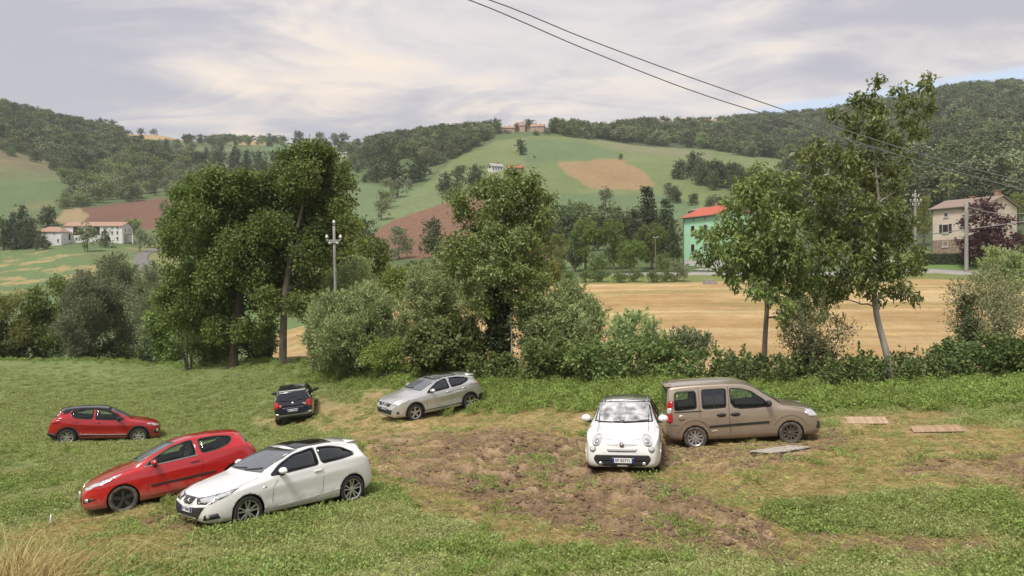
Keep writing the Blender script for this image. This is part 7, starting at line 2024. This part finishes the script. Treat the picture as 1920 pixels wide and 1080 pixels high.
root = empty('porch', pg); tag(root, 'small tiled porch on posts at the right end of the white farmhouse', 'porch')
bm = bmesh.new(); box(bm, -2.4, 1.6, -2, 2, 2.5, 2.7); obm('roof', bm, ROOF_OLD, root)
for x, y in ((-2.2, -1.8), (1.4, -1.8), (1.4, 1.8), (-2.2, 1.8)):
    bm = bmesh.new(); box(bm, x - .15, x + .15, y - .15, y + .15, -1, 2.5); obm('post', bm, WALL_WHITE, root)

# hill village round the trees on the skyline
VIL = [
 (949, 243, 31, 13, 600, WALL_PINK, ROOF_OLD, 4, 'long pink house at the left end of the hilltop village'),
 (976, 241, 20, 18, 604, WALL_PINK, ROOF_BROWN, -14, 'tall pinkish house in the middle of the hilltop village'),
 (999, 236, 25, 11, 625, WALL_PALE, ROOF_OLD, 8, 'house with wide rosy roof behind the tall hilltop house'),
 (1008, 244, 25, 14, 602, WALL_PINK, ROOF_OLD, -8, 'pink house with broad red roof on the right of the hilltop village'),
 (1027, 238, 16, 13, 616, WALL_PALE, ROOF_GREY, 5, 'pale house with grey roof at the right end of the hilltop village'),
 (958, 236, 26, 12, 640, WALL_PALE, ROOF_BROWN, 10, 'brown-roofed house behind the long pink house'),
 (1094, 229, 22, 9, 760, WALL_PALE, ROOF_BROWN, 6, 'lone pale house among the ridge trees right of the hilltop village'),
 (757, 256, 20, 10, 760, WALL_PALE, ROOF_GREY, 0, 'grey house half hidden in the wood on the middle skyline'),
 (642, 292, 18, 9, 700, WALL_PALE, ROOF_GREY, 5, 'small pale shed beside the hill path'),
 (929, 319, 24, 14, 430, WALL_WHITE, ROOF_GREY, 24, 'white-fronted farm building on the big hill over the ivy tree top'),
 (967, 321, 26, 12, 430, WALL_BRICK, ROOF_RED, -6, 'red-roofed barn on the big hill over the ivy tree top'),
]
for px, py, w, h, d, wm, rm, yaw, lb in VIL:
    d = find_d(px, py + 2, d * .86, d * 1.1); p = gpt(px, d); k = d / F
    L = w * k; Hh = h * k
    wins = [('f', x * L * .9, z * Hh, .8, .9) for x in ((-.36, -.12, .12, .36) if w > 20 else (-.25, .25)) for z in ((.16, .40) if h > 12 else (.3,))]
    house('village_house', lb, p, yaw, L, L * .75, Hh * .56, Hh * .40, wm, rm, wins, [(L * .2, 0, .9, .7)] if w > 18 else [], down=2.5, group='houses of the hill villages')
RG = np.random.default_rng(88)
for i, (px, w, h) in enumerate([(1160, 18, 9), (1181, 22, 10), (1203, 20, 11), (1224, 24, 12), (1247, 20, 10), (1268, 18, 11), (1288, 24, 12), (1310, 20, 10), (1332, 22, 11), (1356, 16, 9)]):
    d = 835 + RG.uniform(-12, 12); p = unp(px, 237 - (3 if i in (3, 6, 8) else 0) + RG.uniform(-1, 2), d); k = d / F; L = w * k; Hh = h * k
    house('ridge_house', '%s small house from the left along the far ridge village' % ORD[i], p, RG.uniform(-25, 25), L, L * .6, Hh * .7, Hh * .32, [WALL_PALE, WALL_PINK, WALL_CREAM][i % 3], [ROOF_OLD, ROOF_BROWN][i % 2],
          [('f', x * L, Hh * .4, 1.2, 1.4) for x in (-.28, 0, .28)], [], down=9, group='houses of the far ridge village')

# ------------------------------------------------------------------ poles and wires
CONC = mat('pole_concrete', (.27, .262, .245), .9, var=.15, scale=3, bump=.2, bscale=30)
PORC = mat('porcelain', (.62, .62, .60), .25, var=.1, coat=.5)
WIRE = mat('wire', (.22, .22, .225), .5, .2, var=.1)
def pole(label, px, d, ptop, rb, rt, arms=(), lean=0.0, name='utility_pole', m=CONC):
    b = gpt(px, d); t = unp(px + lean, ptop, d); root = empty(name, b); tag(root, label, 'pole')
    h = t.z - b.z; off = t.x - b.x
    P = [(off * s, 0, -.3 + (h + .3) * s) for s in np.linspace(0, 1, 6)]
    V, Q = tube_np(P, np.linspace(rb, rt, 6), 10); link('pole', mesh_np('pole', V, Q), m, root)
    for z, half, n, up in arms:
        bm = bmesh.new()
        if half: box(bm, off - half, off + half, -.05 - rt, .05 - rt, h - z - .05, h - z + .05); obm('crossarm', bm, CONC, root)
        else: bm.free()
        for x in (np.linspace(-half, half, n) if n > 1 else [0]):
            V, Q = tube_np([(off + x, -rt if half else 0, h - z + .04 + q * up) for q in (0, .10, .11, .2, .21, .30)], [.05, .05, .10, .10, .06, .06], 8); link('insulator', mesh_np('insulator', V, Q), PORC, root)
    return root, b + Vector((off, 0, h))
pole('slim pale pole with three white insulators in front of the big elm', 633, 45.5, 424, .10, .075, [(-.02, 0, 1, 1), (.85, .40, 2, 1), (.95, .22, 2, -.6)], -7)
pr, ptop = pole('pale pole bristling with white insulators left of the cream house', 1716, 140, 362, .26, .2, [(-.02, 0, 1, 1.4), (.7, .55, 2, 1.4), (1.6, .95, 4, 1.4), (2.3, .55, 2, 1.4)], 0)
pole('square-shouldered concrete pole in front of the purple plum tree', 1812, 124.5, 375, .32, .25, [(.3, 0, 1, .6)], 0)
pole('thin dark pole in front of the tall conifer', 1229, 122, 444, .10, .07, [(.15, .3, 2, .5)], 0, m=BARK)
pole('small distant pole with crossarms on the wooded hill above the cream house', 1779, 240, 318, .2, .16, [(.2, 1.1, 3, 1), (1.2, .8, 2, 1)], 0, m=BARK)
def wire(label, pts, r, name='power_line'):
    A = np.array([tuple(unp(*p)) for p in pts]); t = np.concatenate([[0], np.cumsum(np.linalg.norm(np.diff(A, axis=0), axis=1))])
    q = np.linspace(0, t[-1], 60); P = np.stack([np.asarray(pchip(list(zip(t, A[:, i])))(q)) for i in range(3)], 1)
    c = P.mean(0); V, Q = tube_np(P - c, np.full(60, r), 6, False)
    o = link(name, mesh_np(name, V, Q), WIRE); o.location = c; tag(o, label, 'wire'); return o
wire('lower one of two power cables sloping across the sky in front of the walnuts', [(560, -140, 15.4), (880, 0, 19), (1100, 93, 21), (1300, 171, 22.6), (1450, 219, 23.7), (1600, 265, 24.8), (1750, 310, 25.8), (1920, 356, 26.9), (2300, 448, 29.4)], .015)
wire('upper one of two power cables sloping across the sky in front of the walnuts', [(560, -142, 15.6), (918, 0, 19.5), (1100, 73, 21.2), (1300, 147, 22.8), (1450, 199, 23.9), (1600, 249, 25.0), (1750, 296, 26.0), (1920, 340, 27.1), (2300, 425, 29.6)], .015)
wire('upper cable leaving the concrete pole to the right', [(1814, 387, 124.4), (1850, 397, 124), (1890, 401, 122), (1960, 399, 120)], .07, 'cable')
wire('lower cable passing the concrete pole over the plum tree', [(1716, 443, 139), (1790, 433, 126), (1850, 425, 123), (1960, 410, 119)], .07, 'cable')
# concrete box at the edge of the straw field
cb = gpt(1331, 109); bm = bmesh.new(); box(bm, -.9, .55, -.4, .4, -.2, .62); box(bm, .56, 1.0, -.3, .35, -.2, .35)
bmesh.ops.bevel(bm, geom=bm.edges[:], offset=.03, segments=1, affect='EDGES')
tag(obm('concrete_box', bm, CONC, None, loc=cb), 'small grey concrete box at the far edge of the straw field', 'box')

# ------------------------------------------------------------------ pallets and boards left on the mud
PALW = mat('weathered_board', (.46, .42, .37), .9, var=.3, scale=4, bump=.4, bscale=40, stretch=(1, 6, 1))
PALT = mat('tan_board', (.46, .335, .215), .9, var=.25, scale=4, bump=.4, bscale=40, stretch=(6, 1, 1))
PALB = mat('brown_board', (.40, .27, .17), .9, var=.25, scale=4, bump=.4, bscale=40, stretch=(6, 1, 1))
PALD = mat('dark_bearer', (.10, .08, .06), .9, var=.3)
def pallet(label, px, d, Lx, Ly, yaw, n, m, gapf, along='y', seed=1):
    rng = np.random.default_rng(seed); c = gpt(px, d); root = empty('pallet', c + Vector((0, 0, .03))); tag(root, label, 'pallet', 'pallets lying on the mud')
    e = .3; nx = (gz(px + 30, d) - gz(px - 30, d)) / (60 / F * d); ny = (gz(px, d + e) - gz(px, d - e)) / (2 * e)
    Z = Vector((-nx, -ny, 1)).normalized(); X = Vector((math.cos(math.radians(yaw)), math.sin(math.radians(yaw)), 0)); X = (X - Z * X.dot(Z)).normalized(); Y = Z.cross(X)
    M = Matrix((X, Y, Z)).transposed().to_4x4(); M.translation = c - Z * .035; root.matrix_world = M
    for i in range(n):
        t = (i + .5) / n - .5; wd = (Lx if along == 'y' else Ly) / n * (1 - gapf)
        bm = bmesh.new()
        if along == 'y': box(bm, -wd / 2, wd / 2, -Ly / 2, Ly / 2, .075, .098)
        else: box(bm, -Lx / 2, Lx / 2, -wd / 2, wd / 2, .075, .098)
        o = obm('plank', bm, m, root)
        o.location = (t * Lx, rng.uniform(-.02, .02), rng.uniform(0, .012)) if along == 'y' else (rng.uniform(-.02, .02), t * Ly, rng.uniform(0, .012))
        o.rotation_euler = (rng.uniform(-.01, .01), rng.uniform(-.01, .01), rng.uniform(-.012, .012))
    for s in (-.42, 0, .42):
        bm = bmesh.new()
        if along == 'y': box(bm, -Lx / 2, Lx / 2, s * Ly - .03, s * Ly + .03, .0, .074)
        else: box(bm, s * Lx - .04, s * Lx + .04, -Ly / 2, Ly / 2, .0, .074)
        obm('bearer', bm, PALD, root)
pallet('grey slatted pallet lying in the mud in front of the beige van front wheel', 1463, 19.3, 1.6, .64, 35, 9, PALW, .42, 'y', 1)
pallet('tan boarded pallet farther back, right of the beige van', 1625, 23.7, 1.14, .95, -18, 6, PALT, .06, 'x', 2)
pallet('brown boarded pallet at the right, nearest the picture edge', 1757, 21.5, 1.26, .75, -18, 5, PALB, .06, 'x', 3)
# small white peg in the meadow left of the red hatchback
pg = gpt(94, 17.5); V, Q = tube_np([(0, 0, -.1), (.01, 0, .1), (.02, 0, .24)], [.022, .022, .018], 8)
o = link('marker_peg', mesh_np('marker_peg', V, Q), PORC); o.location = pg; tag(o, 'small white peg sticking out of the meadow left of the bright red hatchback', 'peg')
# ------------------------------------------------------------------ ground cover near the cars
def cover_mesh(name, n, rad, hgt, leaf, wid, up, m, seed, clump=6, outw=.3):
    rng = np.random.default_rng(seed); st = n // clump
    a = rng.uniform(0, 6.28, st); q = rng.uniform(0, 1, st) ** .5 * rad
    S = np.stack([np.cos(a) * q, np.sin(a) * q, rng.uniform(.15, 1, st) ** .7 * hgt * (1 - .5 * (q / rad) ** 2)], -1)
    C = np.repeat(S, clump, 0) + rng.normal(size=(st * clump, 3)) * np.array([leaf * .6, leaf * .6, leaf * .5])
    C[:, 2] = np.maximum(C[:, 2], .004)
    V, Q = leaf_quads(C, leaf, wid, rng, up, 0, None, 0)
    rnd = np.clip(.5 * np.repeat(rng.uniform(0, 1, st), clump) + .5 * rng.uniform(0, 1, st * clump), 0, 1)
    me = mesh_np(name, V, Q, False, rnd); me.materials.append(m); return me
def blade_mesh(name, n, rad, hgt, w, m, seed, bend=.5, upw=1.6):
    rng = np.random.default_rng(seed); V = []; Q = []
    for i in range(n):
        a = rng.uniform(0, 6.28); q = rng.uniform(0, 1) ** .5 * rad
        b = np.array([math.cos(a) * q, math.sin(a) * q, 0]); o = unit(np.array([rng.normal(), rng.normal(), upw + abs(rng.normal()) * .4])); h = hgt * rng.uniform(.45, 1.1)
        side = unit(np.cross(o, np.array([math.cos(a + 1), math.sin(a + 1), .1]))) * w * rng.uniform(.6, 1.2)
        lean = unit(np.array([o[0], o[1], -.15 * bend])) * h * bend
        pts = [b + o * h * t + lean * t * t for t in (0, .4, .75, 1.0)]
        ws = (1, .85, .5, .1); k = len(V)
        for p, s in zip(pts, ws): V += [p - side * s, p + side * s]
        for j in range(3): Q.append((k + 2 * j, k + 2 * j + 1, k + 2 * j + 3, k + 2 * j + 2))
    me = mesh_np(name, V, Q, False, np.repeat(rng.uniform(0, 1, n), 3)); me.materials.append(m); return me
L_CLOVER = leaf_mat('clover_leaves', (.142, .188, .062), (.255, .300, .112), .35, .55, (.35, .37, .19))
L_GRASS = leaf_mat('meadow_grass', (.130, .180, .048), (.240, .290, .095), .25, .6, (.22, .24, .09))
L_DRYG = leaf_mat('dry_grass_blades', (.175, .155, .058), (.30, .265, .115), .2, .8, (.40, .36, .20))
L_LUSH = leaf_mat('lush_clover_leaves', (.108, .160, .044), (.205, .265, .080), .3, .55, (.29, .33, .14), vr=.3)
L_PALEC = leaf_mat('pale_clover_leaves', (.185, .215, .090), (.295, .320, .150), .3, .6, (.40, .40, .24), vr=.3)
CLO = [cover_mesh('clover_%d' % i, 96, .16, .085, .030, .42, .25, L_CLOVER, 700 + i) for i in range(3)]
CLO += [cover_mesh('lush_%d' % i, 110, .19, .125, .036, .40, .35, L_LUSH, 760 + i) for i in range(2)] + [cover_mesh('palecl_%d' % i, 80, .16, .06, .026, .42, .2, L_PALEC, 770 + i) for i in range(2)]
GRA = [blade_mesh('grass_%d' % i, 34, .15, .12, .0055, L_GRASS, 710 + i, .6) for i in range(3)]
WEE = [cover_mesh('weed_%d' % i, 150, .24, .34, .062, .34, .5, L_WEED, 720 + i) for i in range(3)]
STR = [blade_mesh('straw_%d' % i, 22, .15, .075, .0045, L_DRYG, 730 + i, 1.2, .5) for i in range(3)]
TALL = [blade_mesh('tall_%d' % i, 46, .14, .62, .007, L_GRASS, 740 + i, .55) for i in range(2)]

def grid_lookup(A, px, d):
    c = np.clip(np.searchsorted(cols, px) - 1, 0, len(cols) - 2); r = np.clip(np.searchsorted(rows, d) - 1, 0, len(rows) - 2)
    return A[r, c]
def sprinkle(name, label, n, dens, d0, d1, protos, s0, s1, seed, pxr=(-160, 2080), power=1.0, sink=.01, mixed=False):
    """points spread over the near ground, kept with probability dens(px, d, py)"""
    rng = np.random.default_rng(seed); k = n * 8
    px = rng.uniform(pxr[0], pxr[1], k); u = rng.uniform(0, 1, k)
    d = d0 * (d1 / d0) ** u if power == 1.0 else (d0 ** power + (d1 ** power - d0 ** power) * u) ** (1 / power)
    py = grid_lookup(PYV, px, d)
    keep = rng.uniform(0, 1, k) < dens(px, d, py)
    i = np.where(keep)[0][:n]; px, d = px[i], d[i]; m = len(i)
    x = (px - CX) / F * d; z = terr_pd(px, d) + grid_lookup(DZ, px, d) - sink
    s = rng.uniform(s0, s1, m); pick = rng.integers(0, len(protos), m)
    if mixed:        # lush and thin patches
        q = .5 + (patch(px, d, 1.5, 851) - .5 + rng.normal(0, .06, m)) * sstep(34, 18, d); pick = np.where(q > .585, 3 + rng.integers(0, 2, m), np.where(q < .43, 5 + rng.integers(0, 2, m), rng.integers(0, 3, m)))
    return gn_scatter(name, np.stack([x, d, z], -1), np.stack([s, s, s * rng.uniform(.7, 1.2, m)], -1), np.stack([rng.normal(0, .12, m), rng.normal(0, .12, m), rng.uniform(0, 6.28, m)], -1), protos, pick, label=label)
# keep the plants out from under the cars' wheels and bodies
CARS = [o for o in bpy.data.objects if o.parent is None and o.get('category') == 'car']
CINV = [np.array(o.matrix_world.inverted()) for o in CARS]
PINV = [np.array(o.matrix_world.inverted()) for o in bpy.data.objects if o.parent is None and o.get('category') == 'pallet']
def under_car(px, d):
    x = (px - CX) / F * d; z = terr_pd(px, d); hit = np.zeros(px.shape, bool)
    P = np.stack([x, d, z, np.ones_like(x)], 0)
    for M in CINV:
        q = M @ P; hit |= (np.abs(q[0]) < 1.95) & (np.abs(q[1]) < .80)
    for M in PINV:
        q = M @ P; hit |= (np.abs(q[0]) < .85) & (np.abs(q[1]) < .62) & (np.abs(q[2]) < 1)
    return hit
def gmud(px, d): return grid_lookup(MK, px, d)
def gstr(px, d): return grid_lookup(STRAW, px, d)
hedge_d = lambda px: np.interp(px, [-100, 0, 200, 400, 530, 700, 900, 1200, 1500, 2000], [64, 64, 61, 57, 50, 42, 36, 29.5, 29, 30])
patch = lambda px, d, sc, s: fbm((px - CX) / F * d, d, sc, 3, s)
def d_clover(px, d, py):
    v = (1 - gmud(px, d) * 1.05) * (1 - np.minimum(1, gstr(px, d) * 1.25)) ** 1.5 * sstep(.30, .50, patch(px, d, 1.1, 801) + .08) + .10 * gstr(px, d) * sstep(.55, .68, patch(px, d, .9, 803))
    return np.clip(v, 0, 1) * (d < hedge_d(px)) * ~under_car(px, d)
sprinkle('clover', 'low leafy clover and alfalfa covering the meadow', 30000, d_clover, 10, 33, CLO, .75, 1.45, 811, mixed=True)
sprinkle('meadow_grass', 'short grass blades mixed into the meadow', 15000, lambda px, d, py: np.clip(d_clover(px, d, py) + .16 * gstr(px, d) * (1 - gmud(px, d)) * ~under_car(px, d), 0, 1), 10, 36, GRA, .7, 1.4, 812)
sprinkle('far_clover', 'clover of the far part of the meadow', 9000, lambda px, d, py: d_clover(px, d, py) * sstep(60, 36, d), 30, 64, CLO, 1.0, 1.7, 813, mixed=True)
sprinkle('dry_straw', 'trampled dry straw lying over the car park', 15000, lambda px, d, py: np.clip(gstr(px, d) * (1 - gmud(px, d) * .7), 0, 1) * .8 * ~under_car(px, d), 10, 36, STR, .7, 1.5, 814)
sprinkle('stray_stalks', 'stray pale stalks standing in the meadow', 700, lambda px, d, py: np.clip(d_clover(px, d, py), 0, 1) * .8, 11, 34, [blade_mesh('stray', 7, .12, .38, .005, L_DRYG, 781, .6)], .5, 1.2, 822)
sprinkle('weeds', 'weed tufts in the meadow', 900, lambda px, d, py: d_clover(px, d, py) * sstep(.55, .7, patch(px, d, 3.0, 821)) * .8, 11, 40, WEE, .4, .8, 815)
# rank green verge in front of the hedge
def d_verge(px, d, py):
    g = hedge_d(px) - d
    return sstep(6.0, 1.5, g + (patch(px, d, 2.5, 831) - .5) * 6) * (g > -3.0) * (px > 560) * ~under_car(px, d)
sprinkle('verge_weeds', 'rank green weeds along the foot of the hedge', 4200, d_verge, 20, 45, WEE, .55, 1.35, 816, (560, 2080))
sprinkle('verge_grass', 'long grass along the foot of the hedge', 2200, d_verge, 20, 45, TALL, .35, .8, 817, (560, 2080))
sprinkle('edge_weeds', 'weeds along the far edge of the left meadow', 350, lambda px, d, py: sstep(5, 1, hedge_d(px) - d) * (hedge_d(px) - d > -3), 45, 66, WEE, .5, 1.0, 818, (-100, 600))
# mud clods
rng = np.random.default_rng(850); CL = []
for i in range(4):
    bm = bmesh.new(); bmesh.ops.create_icosphere(bm, subdivisions=2, radius=.5)
    for v in bm.verts: v.co *= 1 + rng.uniform(-.28, .28); v.co.z *= .62
    CL.append(mesh_bm('clod_%d' % i, bm, True)); CL[-1].materials.append(mat('earth_clod_%d' % i, (.175, .117, .070), .95, var=.35, scale=4, bump=.6, bscale=12) if i == 0 else CL[0].materials[0])
sprinkle('mud_clods', 'loose clods of churned earth', 9000, lambda px, d, py: np.clip(gmud(px, d) * 1.1, 0, 1) * sstep(.35, .6, patch(px, d, .6, 841)) * ~under_car(px, d), 11, 26, CL, .035, .15, 819, sink=.005)
# tall dry grass at the photographer's feet, lower left
def dry_blades(name, label, n, area, seed, h0, h1, lean, m, w=.0045):
    rng = np.random.default_rng(seed); V = []; Q = []
    for i in range(n):
        px, d = area(rng); b = np.array(gpt(px, d)) - np.array([0, 0, .04]); h = rng.uniform(h0, h1)
        dirn = unit(np.array([rng.normal() + lean[0], rng.normal() * .7 + lean[1], rng.uniform(.9, 2.4)])); sag = np.array([dirn[0], dirn[1], -.9]) * rng.uniform(.15, .75) * h
        side = unit(np.cross(dirn, np.array([rng.normal(), 1, rng.normal()]))) * w * rng.uniform(.6, 1.4); k = len(V)
        for t, s in ((0, 1), (.25, .95), (.5, .8), (.75, .55), (1, .12)):
            p = b + dirn * h * t + sag * t * t * .6; p[2] = max(p[2], b[2] + .02); V += [p - side * s, p + side * s]
        for j in range(4): Q.append((k + 2 * j, k + 2 * j + 1, k + 2 * j + 3, k + 2 * j + 2))
    o = link(name, mesh_np(name, V, Q, False, np.repeat(rng.uniform(0, 1, n), 4)), m); tag(o, label, kind='stuff'); return o
dry_blades('dry_grass', 'tall dry straw-coloured grass in the lower left corner', 3000, lambda r: (r.normal(50, 125), r.uniform(8.6, 13.2)), 861, .15, .55, (.35, -.1), L_DRYG, .006)
dry_blades('dry_stalks', 'long bent straw stalks leaning over the meadow in front of the bright red hatchback', 520, lambda r: (r.normal(110, 150), r.uniform(9, 14.0)), 862, .35, 1.1, (.7, .1), L_STRAW, .005)
dry_blades('dry_tussock', 'bright dry grass tussock at the left picture edge', 900, lambda r: (r.normal(45, 36), r.normal(9.8, .4)), 863, .45, 1.0, (.25, 0), L_STRAW, .006)

# ------------------------------------------------------------------ the summer air: faint even haze round the whole place
hm, ht, hb = new_mat('haze')
ht.nodes.remove(hb)
pv = ht.nodes.new('ShaderNodeVolumePrincipled')
pv.inputs['Color'].default_value = (.78, .84, .92, 1); pv.inputs['Density'].default_value = HAZE; pv.inputs['Anisotropy'].default_value = 0.0
ht.links.new(pv.outputs[0], ht.nodes['Material Output'].inputs['Volume'])
zlo = float(min(V_all_min, 0)) - 1.0
bm = bmesh.new(); box(bm, -2000, 2000, -320, 1500, zlo, 330.0)
hz_ = obm('haze', bm, hm); hz_['kind'] = 'stuff'; hz_['label'] = 'thin summer haze over the valley'
